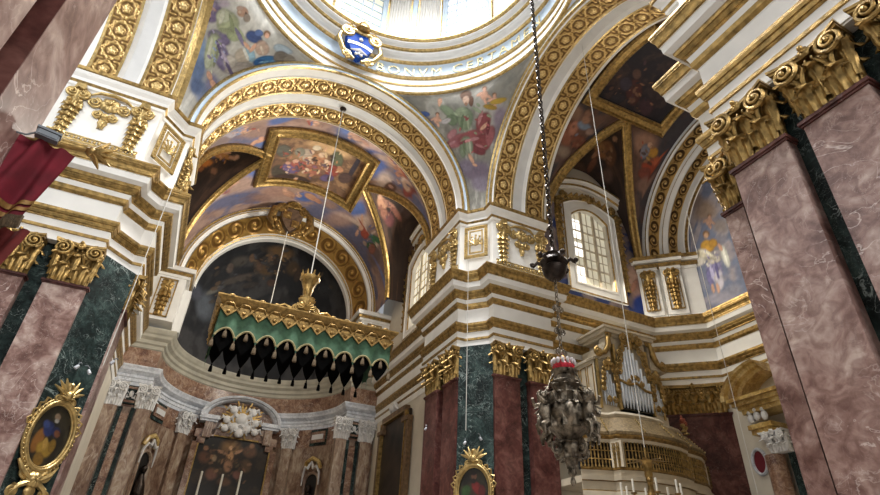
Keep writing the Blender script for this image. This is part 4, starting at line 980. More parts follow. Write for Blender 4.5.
  (0.5582,0.3656,66.78,-18.06,-26.11,-52.04,(0.55,0.38,0.28),0.3,0.9),
  (0.6472,0.3489,31.07,6.2,57.64,-25.02,(0.23,0.16,0.15),0.3,0.9),
  (0.6076,0.536,-27.22,17.7,108.23,7.12,(0.29,0.2,0.16),0.3,0.9),
  (0.6648,0.4732,71.43,-7.4,-2.06,-36.55,(0.42,0.29,0.22),0.3,0.9),
  (0.5687,0.4605,-32.37,24.05,141.95,19.23,(0.29,0.2,0.16),0.3,0.9),
  (0.6293,0.4562,-15.21,18.16,118.77,-3.63,(0.48,0.35,0.27),0.3,0.9),
 ],
 'tpanel': [
  (0.2449,0.3957,5.04,8.25,-5.34,1.29,(0.3,0.16,0.15),0.25,1),
  (0.1437,0.6609,7.07,8.44,-7.11,3.04,(0.25,0.16,0.19),0.25,1),
  (0.2903,0.2408,8.45,10.16,-8.91,4.1,(0.23,0.2,0.25),0.25,1),
  (0.4493,0.2629,12.73,14.35,-11.25,5.66,(0.35,0.25,0.22),0.25,1),
  (0.1059,0.2717,6.75,8.77,-12.39,5.23,(0.17,0.16,0.19),0.25,1),
  (0.3543,0.5679,10.41,11.49,-6.75,3.22,(0.21,0.16,0.17),0.25,1),
  (0.151,0.4434,14.0,17.26,-18.1,7.78,(0.42,0.29,0.24),0.25,1),
  (0.3015,0.1015,-18.11,15.73,-61.7,-52.31,(0.29,0.2,0.16),0.3,0.9),
  (0.0192,0.4309,37.09,18.85,-41.58,71.56,(0.48,0.35,0.27),0.3,0.9),
  (0.0779,0.4266,-19.89,59.43,-161.23,-61.24,(0.17,0.15,0.19),0.3,0.9),
  (0.1293,0.4316,27.98,15.21,-33.17,54.21,(0.42,0.29,0.22),0.3,0.9),
  (0.302,0.3819,29.52,36.5,-74.46,30.87,(0.55,0.38,0.28),0.3,0.9),
  (0.1189,0.3992,33.71,7.48,-3.57,57.81,(0.17,0.15,0.19),0.3,0.9),
  (0.2621,0.3863,26.53,-1.86,18.12,44.74,(0.48,0.35,0.27),0.3,0.9),
  (0.2008,0.6705,90.27,22.79,-9.92,165.68,(0.23,0.16,0.15),0.3,0.9),
  (0.0858,0.5868,15.91,33.42,-86.55,12.92,(0.23,0.16,0.15),0.3,0.9),
  (0.2675,0.3233,45.46,2.09,18.13,73.81,(0.23,0.16,0.15),0.3,0.9),
  (0.3042,0.3371,-12.56,26.45,-83.64,-42.45,(0.23,0.16,0.15),0.3,0.9),
  (0.611,0.2308,23.52,-4.4,27.65,45.61,(0.29,0.19,0.22),0.3,0.9),
  (0.2287,0.5828,-16.48,17.71,-61.37,-43.19,(0.17,0.15,0.19),0.3,0.9),
  (0.1239,0.3009,32.26,-5.54,26.25,54.59,(0.17,0.15,0.19),0.3,0.9),
  (0.023,0.2911,-26.26,30.42,-126.73,-84.28,(0.29,0.2,0.16),0.3,0.9),
  (0.3612,0.3557,25.41,21.97,-48.18,38.71,(0.17,0.15,0.19),0.3,0.9),
  (0.5412,0.2994,36.7,11.23,-1.35,65.13,(0.42,0.29,0.22),0.3,0.9),
  (0.2451,0.4819,-11.29,25.23,-73.5,-35.18,(0.55,0.38,0.28),0.3,0.9),
  (0.0915,0.5678,33.1,62.29,-139.69,26.9,(0.42,0.29,0.22),0.3,0.9),
  (0.3712,0.519,78.98,-14.81,75.91,126.9,(0.17,0.15,0.19),0.3,0.9),
  (0.203,0.6957,-4.83,31.36,-77.36,-23.92,(0.55,0.38,0.28),0.3,0.9),
  (0.2032,0.4125,-16.12,32.29,-81.85,-40.76,(0.29,0.19,0.22),0.3,0.9),
  (0.4268,0.4918,20.36,21.94,-68.11,34.53,(0.42,0.29,0.22),0.3,0.9),
  (0.1255,0.4244,34.42,20.62,-34.27,47.52,(0.48,0.35,0.27),0.3,0.9),
  (0.211,0.2059,-16.9,44.5,-179.37,-77.81,(0.55,0.38,0.28),0.3,0.9),
  (0.1763,0.4172,19.86,30.58,-96.97,27.76,(0.29,0.19,0.22),0.3,0.9),
  (0.1431,0.2097,57.21,8.05,8.59,154.69,(0.48,0.35,0.27),0.3,0.9),
  (0.0701,0.6218,34.0,41.53,-91.83,39.37,(0.42,0.29,0.22),0.3,0.9),
  (0.3388,0.1079,25.68,11.72,-18.96,51.61,(0.42,0.29,0.22),0.3,0.9),
  (0.2437,0.3355,20.9,63.54,-133.58,2.84,(0.55,0.38,0.28),0.3,0.9),
  (0.3662,0.4115,7.51,24.91,-92.07,-3.59,(0.55,0.38,0.28),0.3,0.9),
  (0.2314,0.4485,-7.42,19.37,-53.89,-23.77,(0.48,0.35,0.27),0.3,0.9),
  (0.1761,0.1236,26.9,12.27,-16.33,37.83,(0.36,0.24,0.2),0.3,0.9),
  (0.149,0.3321,-8.24,32.87,-88.87,-30.61,(0.17,0.15,0.19),0.3,0.9),
  (0.1682,0.2648,69.97,31.17,-41.58,99.98,(0.29,0.2,0.16),0.3,0.9),
 ],
 'twall': [
  (0.934,0.4057,12.25,-1.97,2.04,-6.11,(0.79,0.66,0.6),0.6,1),
  (0.9515,0.2563,16.51,-2.73,2.49,-7.87,(0.72,0.59,0.55),0.6,1),
  (0.9595,0.1188,11.13,-1.88,2.66,-8.83,(0.15,0.25,0.55),0.5,1),
  (0.9144,0.6171,16.08,-2.49,4.48,-12.57,(0.54,0.48,0.47),0.6,1),
  (0.928,0.3036,34.45,-15.69,-0.69,-10.31,(0.75,0.56,0.49),0.25,1),
 ],
 'saint': [
  (0.1593,0.8082,7.65,-1.91,-14.54,-7.48,(0.55,0.47,0.41),0.6,1),
  (0.1267,0.9845,12.26,-3.21,-24.86,-9.63,(0.49,0.42,0.39),0.6,1),
  (0.2266,0.5554,13.92,-3.44,-16.79,-13.3,(0.52,0.48,0.47),0.6,1),
  (0.1202,0.0536,7.26,-1.44,-11.35,-14.94,(0.56,0.55,0.6),0.5,1),
  (0.0226,0.3692,11.41,-2.26,-24.16,-7.48,(0.49,0.5,0.56),0.6,1),
  (0.2087,0.0553,16.84,-3.85,-11.38,-16.96,(0.51,0.51,0.56),0.6,1),
  (0.2707,0.1608,20.98,-5.17,-7.44,-9.95,(0.42,0.44,0.52),0.6,1),
  (0.0564,0.5294,2.93,-8.91,-32.98,-9.83,(0.82,0.8,0.76),0.25,1),
  (0.2067,0.3258,45.62,1.24,-5.84,-10.0,(0.78,0.78,0.74),0.25,1),
  (0.1243,0.3068,18.97,-0.21,-8.0,-8.98,(0.52,0.5,0.66),0.25,1),
  (0.1376,0.2026,33.03,-3.02,-7.51,-9.37,(0.74,0.72,0.76),0.25,1),
  (0.0902,0.2865,40.13,-2.18,-11.27,-9.94,(0.44,0.42,0.59),0.25,1),
  (0.1191,0.5314,11.22,-5.76,-29.14,-14.21,(0.76,0.58,0.23),0.25,1),
  (0.1592,0.496,26.6,-6.19,-32.51,-22.65,(0.66,0.49,0.19),0.25,1),
  (0.0945,0.4971,2.44,-5.06,-45.29,-16.47,(0.82,0.79,0.7),0.25,1),
  (0.1382,0.3706,22.61,1.26,-23.34,-29.3,(0.74,0.71,0.66),0.25,1),
  (0.1037,0.5001,4.45,-8.39,-138.86,-52.39,(0.94,0.92,0.85),0.25,1),
  (0.118,0.4179,14.39,-6.75,-132.63,-72.84,(0.64,0.61,0.55),0.25,1),
  (0.1081,0.3001,94.28,-0.82,-9.84,-10.32,(0.71,0.69,0.82),0.25,1),
  (0.14,0.2789,105.77,-4.06,-9.11,-10.96,(0.37,0.35,0.53),0.25,1),
  (0.2067,0.3258,130.34,3.55,-7.6,-13.0,(0.91,0.91,0.87),0.25,1),
  (0.1183,0.1426,-12.44,-19.08,-85.46,3.72,(0.77,0.6,0.5),0.35,1),
  (0.0888,0.1684,-15.29,-19.74,-94.0,2.2,(0.77,0.6,0.5),0.35,1),
  (0.193,0.4166,97.46,15.48,-10.44,-24.22,(0.77,0.6,0.5),0.25,1),
  (0.1328,0.627,28.3,-6.67,-49.46,-27.05,(0.49,0.36,0.24),0.4,1),
  (0.1298,0.6143,41.7,-9.78,-56.79,-31.07,(0.75,0.6,0.47),0.35,1),
  (0.17,0.6762,15.04,-18.3,-47.52,-20.59,(0.69,0.54,0.46),0.25,1),
  (0.15,0.7202,55.8,7.79,-77.79,-73.62,(0.69,0.54,0.46),0.25,1),
  (0.1897,0.6366,7.47,-23.32,-147.34,-57.05,(0.69,0.54,0.46),0.25,1),
  (0.168,0.6373,124.53,6.4,-34.6,-31.72,(0.69,0.54,0.46),0.25,1),
  (0.1821,0.71,50.15,-12.37,-79.71,-48.35,(0.48,0.35,0.25),0.4,1),
  (0.1803,0.7028,73.82,-18.17,-91.6,-55.6,(0.69,0.54,0.46),0.35,1),
  (0.0922,0.3948,-43.08,-46.54,-192.0,-22.63,(0.88,0.86,0.8),0.3,0.9),
  (0.157,0.2727,-102.89,-94.39,-210.76,48.8,(0.48,0.45,0.61),0.3,0.9),
  (0.1114,0.431,-29.06,-47.98,-169.65,-33.03,(0.48,0.45,0.61),0.3,0.9),
  (0.1187,0.3919,-58.63,-123.48,-414.79,-84.96,(0.71,0.69,0.8),0.3,0.9),
  (0.1058,0.4616,-23.57,-52.22,-264.83,-64.74,(0.71,0.69,0.8),0.3,0.9),
  (0.0994,0.5185,-70.96,-46.45,-231.91,3.56,(0.71,0.69,0.8),0.3,0.9),
  (0.1605,0.3616,4.24,-69.16,-325.41,-103.45,(0.48,0.45,0.61),0.3,0.9),
  (0.095,0.3832,-23.17,-42.82,-192.37,-40.0,(0.88,0.86,0.8),0.3,0.9),
  (0.1549,0.4142,-73.95,-58.3,-121.89,23.54,(0.88,0.86,0.8),0.3,0.9),
  (0.1125,0.2453,-0.31,-54.35,-299.34,-83.15,(0.69,0.66,0.56),0.3,0.9),
  (0.1592,0.3904,1.23,-49.21,-286.96,-90.2,(0.48,0.45,0.61),0.3,0.9),
  (0.1175,0.3392,-80.58,-61.82,-145.72,25.87,(0.48,0.45,0.61),0.3,0.9),
  (0.0799,0.444,-85.73,-99.24,-408.44,-74.79,(0.88,0.86,0.8),0.3,0.9),
  (0.1505,0.4468,-118.62,-142.31,-484.04,-34.68,(0.69,0.66,0.56),0.3,0.9),
 ],
 'apse': [
  (0.4694,0.8325,6.19,2.5,1.71,-20.56,(0.42,0.32,0.21),0.6,1),
  (0.4174,0.6902,15.18,2.43,0.05,-29.52,(0.35,0.27,0.18),0.6,1),
  (0.5965,0.7438,17.79,0.61,1.85,-18.31,(0.28,0.22,0.16),0.5,1),
  (0.5242,0.7995,23.07,7.34,6.44,-37.29,(0.54,0.42,0.28),0.25,1),
  (0.4237,0.7753,29.89,21.73,14.75,-47.03,(0.48,0.36,0.27),0.25,1),
  (0.2547,0.6726,8.23,15.87,18.84,-15.7,(0.29,0.27,0.25),0.6,1),
  (0.3174,0.5861,6.24,6.79,32.88,-31.75,(0.3,0.27,0.25),0.5,1),
  (0.367,0.7037,22.45,41.74,18.06,-10.6,(0.35,0.27,0.22),0.25,1),
  (0.6306,0.7035,37.96,-16.08,-5.5,-19.91,(0.24,0.19,0.16),0.25,1),
  (0.23,0.3692,15.29,5.9,6.21,-10.25,(0.35,0.37,0.4),0.6,1),
  (0.153,0.4043,16.34,12.29,12.05,-18.23,(0.3,0.31,0.35),0.6,1),
  (0.2452,0.476,8.47,13.68,55.87,-38.46,(0.42,0.41,0.38),0.5,1),
  (0.3878,0.5837,17.41,11.48,35.51,-50.84,(0.23,0.21,0.2),0.25,1),
  (0.4885,0.6321,31.48,9.18,11.89,-43.12,(0.31,0.23,0.19),0.25,1),
  (0.712,0.7038,18.18,-4.92,-0.85,-17.21,(0.21,0.19,0.18),0.6,1),
  (0.7864,0.608,19.75,-5.32,-3.32,-20.01,(0.18,0.19,0.2),0.6,1),
  (0.2399,0.6123,38.47,19.36,7.89,-31.06,(0.36,0.31,0.28),0.25,1),
  (0.3005,0.7228,41.98,36.94,9.96,-30.67,(0.4,0.31,0.24),0.25,1),
  (0.4276,0.7067,90.18,33.43,30.31,-165.49,(0.17,0.17,0.18),0.3,0.9),
  (0.387,0.659,48.23,38.9,56.5,-84.85,(0.29,0.25,0.22),0.3,0.9),
  (0.5066,0.7302,11.41,45.5,117.27,-29.26,(0.29,0.25,0.22),0.3,0.9),
  (0.3601,0.7411,63.38,4.73,-22.61,-161.24,(0.36,0.29,0.23),0.3,0.9),
  (0.4457,0.7692,37.88,-2.19,-23.46,-142.9,(0.23,0.2,0.18),0.3,0.9),
  (0.4986,0.7561,56.79,34.65,53.27,-131.11,(0.23,0.2,0.18),0.3,0.9),
  (0.4676,0.7646,45.84,40.43,84.46,-152.93,(0.36,0.29,0.23),0.3,0.9),
  (0.3701,0.7729,-2.25,65.93,160.79,68.54,(0.23,0.2,0.18),0.3,0.9),
  (0.5673,0.7842,26.2,-43.51,-86.58,-78.97,(0.29,0.25,0.22),0.3,0.9),
  (0.3926,0.7647,76.6,1.57,-52.28,-323.12,(0.29,0.25,0.22),0.3,0.9),
  (0.3048,0.7984,22.09,-9.05,-22.28,-74.81,(0.23,0.2,0.18),0.3,0.9),
  (0.3692,0.6657,74.49,-81.56,-192.77,-208.84,(0.36,0.29,0.23),0.3,0.9),
  (0.4913,0.6951,39.58,-22.39,-48.92,-83.96,(0.47,0.38,0.28),0.3,0.9),
  (0.6089,0.7319,37.13,32.71,56.43,-78.35,(0.42,0.33,0.24),0.3,0.9),
  (0.5344,0.7902,25.43,-17.35,-33.27,-77.73,(0.17,0.17,0.18),0.3,0.9),
  (0.4378,0.7773,66.75,53.01,96.69,-251.09,(0.23,0.2,0.18),0.3,0.9),
  (0.3286,0.7174,50.58,15.66,0.83,-189.87,(0.47,0.38,0.28),0.3,0.9),
  (0.31,0.7403,36.29,-17.91,-50.9,-131.12,(0.27,0.27,0.29),0.3,0.9),
  (0.4712,0.7594,42.54,18.56,18.49,-83.71,(0.23,0.2,0.18),0.3,0.9),
  (0.4137,0.7586,-2.82,45.36,69.84,23.84,(0.36,0.29,0.23),0.3,0.9),
  (0.3364,0.7809,27.39,91.68,128.36,-37.27,(0.17,0.17,0.18),0.3,0.9),
  (0.4799,0.697,85.28,0.86,-18.91,-262.82,(0.17,0.17,0.18),0.3,0.9),
  (0.3982,0.6949,53.62,33.28,38.5,-98.28,(0.36,0.29,0.23),0.3,0.9),
  (0.394,0.7457,34.98,93.38,155.86,-55.61,(0.36,0.29,0.23),0.3,0.9),
  (0.3569,0.6929,62.45,-5.96,-36.42,-156.59,(0.29,0.25,0.22),0.3,0.9),
  (0.371,0.7578,37.02,47.56,47.43,-68.02,(0.23,0.2,0.18),0.3,0.9),
  (0.5296,0.7567,42.24,-10.47,-22.92,-116.67,(0.29,0.25,0.22),0.3,0.9),
  (0.4415,0.7411,36.65,13.44,15.99,-107.98,(0.29,0.25,0.22),0.3,0.9),
  (0.3911,0.7277,40.51,17.1,20.18,-147.28,(0.27,0.27,0.29),0.3,0.9),
  (0.3844,0.7835,27.69,47.49,53.16,-54.22,(0.42,0.33,0.24),0.3,0.9),
  (0.4678,0.7231,-2.92,49.8,79.19,14.78,(0.2,0.16,0.14),0.3,0.9),
  (0.4534,0.699,42.3,-2.57,-15.88,-97.72,(0.27,0.27,0.29),0.3,0.9),
  (0.4388,0.7942,24.85,31.03,57.35,-86.91,(0.27,0.27,0.29),0.3,0.9),
  (0.5389,0.7126,55.98,-56.23,-93.45,-103.11,(0.36,0.29,0.23),0.3,0.9),
  (0.4382,0.6438,71.59,-62.85,-127.14,-134.31,(0.36,0.29,0.23),0.3,0.9),
  (0.4593,0.7961,60.9,-26.66,-51.99,-150.96,(0.2,0.16,0.14),0.3,0.9),
  (0.4523,0.8005,34.24,12.96,7.76,-89.79,(0.17,0.17,0.18),0.3,0.9),
  (0.4679,0.7582,40.85,66.43,162.66,-129.28,(0.27,0.27,0.29),0.3,0.9),
  (0.4695,0.7227,12.57,41.65,61.71,-15.8,(0.17,0.17,0.18),0.3,0.9),
  (0.5551,0.813,26.7,19.67,37.99,-90.52,(0.42,0.33,0.24),0.3,0.9),
  (0.4647,0.8225,-0.62,44.12,72.63,18.43,(0.42,0.33,0.24),0.3,0.9),
  (0.5045,0.7123,63.82,-16.78,-54.43,-194.18,(0.47,0.38,0.28),0.3,0.9),
  (0.3459,0.7058,34.83,-41.44,-78.15,-97.67,(0.29,0.25,0.22),0.3,0.9),
  (0.3954,0.8089,35.53,-12.14,-55.62,-182.05,(0.36,0.29,0.23),0.3,0.9),
  (0.4633,0.755,17.04,-29.72,-58.46,-51.21,(0.2,0.16,0.14),0.3,0.9),
  (0.3631,0.6328,77.19,-65.38,-138.92,-167.55,(0.36,0.29,0.23),0.3,0.9),
  (0.5113,0.8496,20.0,12.19,15.95,-73.02,(0.27,0.27,0.29),0.3,0.9),
  (0.3667,0.6116,44.92,0.49,-8.82,-79.14,(0.23,0.2,0.18),0.3,0.9),
  (0.4641,0.7114,34.16,16.41,30.65,-92.2,(0.17,0.17,0.18),0.3,0.9),
  (0.4372,0.7805,5.44,83.86,210.11,26.45,(0.36,0.29,0.23),0.3,0.9),
  (0.4481,0.7039,10.98,42.29,113.52,-19.45,(0.17,0.17,0.18),0.3,0.9),
  (0.2605,0.5305,10.98,80.86,207.96,-29.06,(0.27,0.27,0.29),0.3,0.9),
  (0.208,0.5955,5.12,57.14,140.09,-14.82,(0.29,0.25,0.22),0.3,0.9),
  (0.2618,0.517,40.81,80.8,157.69,-86.13,(0.17,0.17,0.18),0.3,0.9),
  (0.2376,0.4796,28.43,30.62,59.63,-60.62,(0.36,0.29,0.23),0.3,0.9),
  (0.2753,0.483,19.4,35.96,93.55,-49.47,(0.29,0.25,0.22),0.3,0.9),
  (0.2658,0.459,50.03,62.93,219.15,-168.03,(0.42,0.33,0.24),0.3,0.9),
  (0.3306,0.5701,50.86,31.24,49.59,-86.85,(0.17,0.17,0.18),0.3,0.9),
  (0.2687,0.4783,104.08,47.91,106.28,-208.45,(0.23,0.2,0.18),0.3,0.9),
  (0.2751,0.6729,10.13,69.27,119.18,-0.54,(0.23,0.2,0.18),0.3,0.9),
  (0.2584,0.4169,34.28,33.42,79.69,-73.29,(0.29,0.25,0.22),0.3,0.9),
  (0.3665,0.4559,91.73,54.38,157.47,-183.59,(0.27,0.27,0.29),0.3,0.9),
  (0.3167,0.4753,43.75,25.33,89.33,-124.82,(0.29,0.25,0.22),0.3,0.9),
  (0.2661,0.5006,15.9,39.14,83.24,-35.76,(0.27,0.27,0.29),0.3,0.9),
  (0.2004,0.55,1.11,43.44,79.97,-6.77,(0.23,0.2,0.18),0.3,0.9),
  (0.211,0.5966,11.76,47.82,84.36,-31.06,(0.17,0.17,0.18),0.3,0.9),
  (0.2479,0.5099,20.86,118.25,337.74,-75.71,(0.27,0.27,0.29),0.3,0.9),
  (0.1759,0.5694,18.64,66.37,103.88,-60.71,(0.42,0.33,0.24),0.3,0.9),
  (0.3802,0.5705,45.79,28.96,59.24,-86.84,(0.23,0.2,0.18),0.3,0.9),
  (0.2739,0.4646,85.1,48.13,181.71,-278.96,(0.27,0.27,0.29),0.3,0.9),
  (0.3091,0.4463,46.38,80.9,162.52,-77.46,(0.27,0.27,0.29),0.3,0.9),
  (0.1649,0.545,52.52,63.69,101.0,-149.24,(0.17,0.17,0.18),0.3,0.9),
  (0.1828,0.5234,8.29,106.16,210.62,-53.56,(0.23,0.2,0.18),0.3,0.9),
  (0.3226,0.444,118.04,36.98,89.6,-199.48,(0.29,0.25,0.22),0.3,0.9),
  (0.2399,0.5117,13.36,50.47,80.99,-27.56,(0.36,0.29,0.23),0.3,0.9),
  (0.2898,0.6003,56.94,68.43,120.99,-120.86,(0.27,0.27,0.29),0.3,0.9),
  (0.214,0.5734,16.0,49.41,95.57,-46.47,(0.17,0.17,0.18),0.3,0.9),
  (0.2906,0.5026,42.6,119.45,264.71,-87.7,(0.17,0.17,0.18),0.3,0.9),
  (0.8144,0.6089,77.17,-99.75,-181.65,-208.42,(0.27,0.27,0.29),0.3,0.9),
  (0.7849,0.5903,63.31,10.9,24.67,-156.02,(0.17,0.17,0.18),0.3,0.9),
  (0.8014,0.6976,23.36,46.15,85.11,-96.11,(0.36,0.29,0.23),0.3,0.9),
  (0.7502,0.6222,72.16,97.78,271.07,-250.66,(0.42,0.33,0.24),0.3,0.9),
  (0.7197,0.6065,41.07,-153.45,-311.32,-69.84,(0.36,0.29,0.23),0.3,0.9),
  (0.7717,0.6833,1.74,-54.66,-93.04,13.3,(0.29,0.25,0.22),0.3,0.9),
  (0.7998,0.7197,44.83,-20.62,-15.97,-203.42,(0.17,0.17,0.18),0.3,0.9),
  (0.6883,0.7262,46.41,62.22,119.6,-138.17,(0.42,0.33,0.24),0.3,0.9),
  (0.8366,0.7176,57.54,-148.57,-172.16,-147.46,(0.23,0.2,0.18),0.3,0.9),
  (0.7247,0.6649,43.96,-9.46,-5.6,-99.01,(0.23,0.2,0.18),0.3,0.9),
  (0.7311,0.6612,42.8,9.48,28.32,-105.21,(0.29,0.25,0.22),0.3,0.9),
  (0.6735,0.7476,21.07,45.95,86.54,-75.81,(0.23,0.2,0.18),0.3,0.9),
  (0.672,0.6606,76.55,131.91,445.03,-312.34,(0.29,0.25,0.22),0.3,0.9),
  (0.8318,0.6164,28.9,-47.25,-67.75,-67.59,(0.29,0.25,0.22),0.3,0.9),
 ],
 'ovalL': [
  (0.2678,0.3864,6.76,-1.04,-0.6,-4.76,(0.45,0.29,0.12),0.25,1),
  (0.4959,0.2833,4.52,1.05,-0.0,-7.09,(0.5,0.39,0.14),0.25,1),
  (0.453,0.1224,6.86,0.57,-0.55,-9.13,(0.42,0.31,0.12),0.25,1),
  (0.4166,0.5871,6.69,0.55,-0.25,-7.69,(0.11,0.15,0.3),0.25,1),
  (0.6153,0.5743,7.8,2.93,0.77,-11.16,(0.09,0.12,0.25),0.25,1),
  (0.3194,0.6499,9.67,6.75,2.39,-12.76,(0.16,0.21,0.37),0.25,1),
  (0.6599,0.5497,10.71,7.42,2.48,-14.1,(0.34,0.2,0.13),0.25,1),
  (0.5129,0.8018,10.94,7.57,3.04,-15.51,(0.51,0.43,0.35),0.25,1),
  (0.529,0.7386,14.37,9.96,4.59,-24.02,(0.56,0.54,0.51),0.25,1),
  (0.4704,0.3575,13.52,3.14,0.04,-8.8,(0.57,0.45,0.21),0.25,1),
  (0.6577,0.3565,9.88,0.69,-0.4,-8.76,(0.4,0.3,0.1),0.25,1),
 ],
 'ovalC': [
  (0.5074,0.5334,3.23,0.04,-0.07,-5.22,(0.21,0.16,0.11),0.5,1),
  (0.6027,0.5716,5.69,5.25,1.73,-5.0,(0.41,0.12,0.11),0.25,1),
  (0.7613,0.5103,8.17,-0.0,-0.1,-7.51,(0.31,0.1,0.09),0.25,1),
  (0.2512,0.5172,5.97,-3.42,-1.66,-7.02,(0.17,0.26,0.13),0.25,1),
  (0.5043,0.8136,9.97,0.11,-0.22,-11.06,(0.4,0.27,0.2),0.25,1),
  (0.4874,0.8749,9.35,0.11,-0.41,-19.45,(0.12,0.08,0.06),0.25,1),
  (0.4893,0.713,11.44,0.14,-0.32,-18.33,(0.12,0.08,0.06),0.25,1),
 ],
 'altar': [
  (0.452,0.8927,6.21,1.96,1.16,-10.94,(0.52,0.39,0.24),0.7,1),
  (0.4673,0.8008,18.94,1.51,-0.52,-17.12,(0.73,0.55,0.38),0.25,1),
  (0.5618,0.8519,11.03,9.21,19.4,-47.26,(0.65,0.49,0.37),0.25,1),
  (0.3486,0.8299,12.17,-3.33,-12.59,-56.13,(0.63,0.47,0.36),0.25,1),
  (0.4722,0.6992,15.29,1.22,-0.52,-14.95,(0.57,0.42,0.31),0.25,1),
  (0.4552,0.8826,33.9,10.69,4.0,-37.95,(0.78,0.61,0.45),0.25,1),
  (0.1315,0.7569,11.13,3.82,1.46,-14.6,(0.36,0.23,0.16),0.5,1),
  (0.7251,0.8688,9.11,2.69,1.44,-13.99,(0.38,0.26,0.18),0.5,1),
  (0.2768,0.6012,11.17,3.75,1.35,-14.95,(0.44,0.29,0.22),0.5,1),
  (0.2636,0.76,25.64,8.54,2.53,-25.41,(0.57,0.48,0.37),0.25,1),
  (0.7126,0.7221,12.35,3.69,1.2,-12.58,(0.33,0.24,0.15),0.5,1),
  (0.4695,0.5396,9.66,3.12,1.81,-21.01,(0.36,0.24,0.16),0.5,1),
  (0.1269,0.848,25.72,8.78,3.53,-33.5,(0.52,0.37,0.27),0.25,1),
  (0.7346,0.9333,24.11,7.06,3.44,-32.26,(0.54,0.39,0.27),0.25,1),
  (0.6189,0.6222,15.11,4.67,1.85,-20.57,(0.45,0.29,0.24),0.25,1),
  (0.5106,0.6097,37.88,-48.68,-72.46,-106.09,(0.35,0.24,0.17),0.3,0.9),
  (0.2263,0.7797,28.19,0.35,-6.7,-83.56,(0.48,0.35,0.25),0.3,0.9),
  (0.4748,0.7859,20.67,-52.93,-92.96,-75.7,(0.35,0.29,0.2),0.3,0.9),
  (0.3845,0.6613,29.97,-23.66,-38.71,-81.79,(0.35,0.29,0.2),0.3,0.9),
  (0.6356,0.5688,3.34,50.79,65.86,1.07,(0.28,0.19,0.12),0.3,0.9),
  (0.5499,0.7445,25.26,-1.03,-6.22,-66.84,(0.35,0.29,0.2),0.3,0.9),
  (0.4195,0.7497,13.15,-44.44,-80.68,-53.55,(0.35,0.24,0.17),0.3,0.9),
  (0.3305,0.637,19.78,18.58,21.18,-46.97,(0.54,0.4,0.28),0.3,0.9),
  (0.364,0.7294,18.62,-22.7,-38.1,-56.53,(0.28,0.19,0.12),0.3,0.9),
  (0.6985,0.8631,24.51,29.39,43.03,-68.09,(0.35,0.29,0.2),0.3,0.9),
  (0.2266,0.7646,8.12,38.12,69.05,-16.3,(0.54,0.4,0.28),0.3,0.9),
  (0.1983,0.8216,17.49,-33.43,-48.72,-49.38,(0.35,0.24,0.17),0.3,0.9),
  (0.2373,0.7082,25.17,11.9,12.5,-71.26,(0.48,0.35,0.25),0.3,0.9),
  (0.1791,0.7703,17.21,22.38,31.49,-44.27,(0.24,0.16,0.11),0.3,0.9),
  (0.3436,0.739,15.35,36.61,59.55,-39.51,(0.35,0.29,0.2),0.3,0.9),
  (0.3678,0.9487,54.17,5.75,-2.25,-169.1,(0.42,0.29,0.2),0.3,0.9),
  (0.4502,0.5601,26.23,21.6,24.38,-65.65,(0.28,0.19,0.12),0.3,0.9),
  (0.2082,0.8896,52.17,38.34,45.62,-129.87,(0.35,0.29,0.2),0.3,0.9),
  (0.6631,0.8883,15.48,-49.93,-90.78,-59.8,(0.24,0.16,0.11),0.3,0.9),
  (0.3867,0.6255,33.6,-2.74,-12.43,-97.93,(0.28,0.19,0.12),0.3,0.9),
  (0.5618,0.7667,16.6,25.36,46.78,-55.8,(0.28,0.19,0.12),0.3,0.9),
  (0.2887,0.6368,12.09,-28.61,-49.21,-43.94,(0.42,0.29,0.2),0.3,0.9),
  (0.4507,0.7685,19.68,-12.03,-33.95,-87.51,(0.28,0.19,0.12),0.3,0.9),
  (0.6071,0.8909,34.3,-22.94,-34.77,-84.75,(0.42,0.29,0.2),0.3,0.9),
  (0.6756,0.8601,38.89,89.16,125.0,-91.54,(0.28,0.19,0.12),0.3,0.9),
  (0.7523,1.0059,25.38,-3.7,-14.79,-114.01,(0.54,0.4,0.28),0.3,0.9),
  (0.4434,0.8354,9.7,30.9,46.39,-21.29,(0.24,0.16,0.11),0.3,0.9),
  (0.5187,0.9153,24.74,-33.03,-60.12,-81.48,(0.42,0.29,0.2),0.3,0.9),
  (0.3806,0.738,5.75,29.88,64.04,-13.65,(0.54,0.4,0.28),0.3,0.9),
  (0.5136,0.6949,23.22,-80.46,-110.86,-72.9,(0.35,0.24,0.17),0.3,0.9),
  (0.5,0.8768,15.81,28.22,33.42,-32.18,(0.28,0.19,0.12),0.3,0.9),
  (0.3001,0.8766,17.62,38.67,77.46,-55.97,(0.28,0.19,0.12),0.3,0.9),
  (0.4963,0.6858,21.79,-14.05,-38.45,-96.33,(0.28,0.19,0.12),0.3,0.9),
  (0.4185,0.7506,39.84,50.71,83.27,-123.03,(0.48,0.35,0.25),0.3,0.9),
  (0.7371,0.5623,14.59,33.36,68.59,-52.57,(0.42,0.29,0.2),0.3,0.9),
  (0.1248,0.6898,49.69,-48.63,-80.96,-140.3,(0.24,0.16,0.11),0.3,0.9),
  (0.4082,0.8635,27.39,-10.26,-18.96,-69.49,(0.48,0.35,0.25),0.3,0.9),
  (0.5757,0.74,64.9,-34.44,-70.7,-207.7,(0.42,0.29,0.2),0.3,0.9),
  (0.7509,0.7413,22.66,8.44,8.58,-62.34,(0.48,0.35,0.25),0.3,0.9),
  (0.6992,0.6782,17.63,-23.78,-42.29,-59.79,(0.48,0.35,0.25),0.3,0.9),
  (0.4251,0.7832,19.34,46.88,72.2,-47.46,(0.35,0.24,0.17),0.3,0.9),
  (0.1042,0.6987,50.49,64.17,84.11,-122.8,(0.28,0.19,0.12),0.3,0.9),
  (0.2409,0.8381,24.37,18.0,31.95,-91.67,(0.35,0.24,0.17),0.3,0.9),
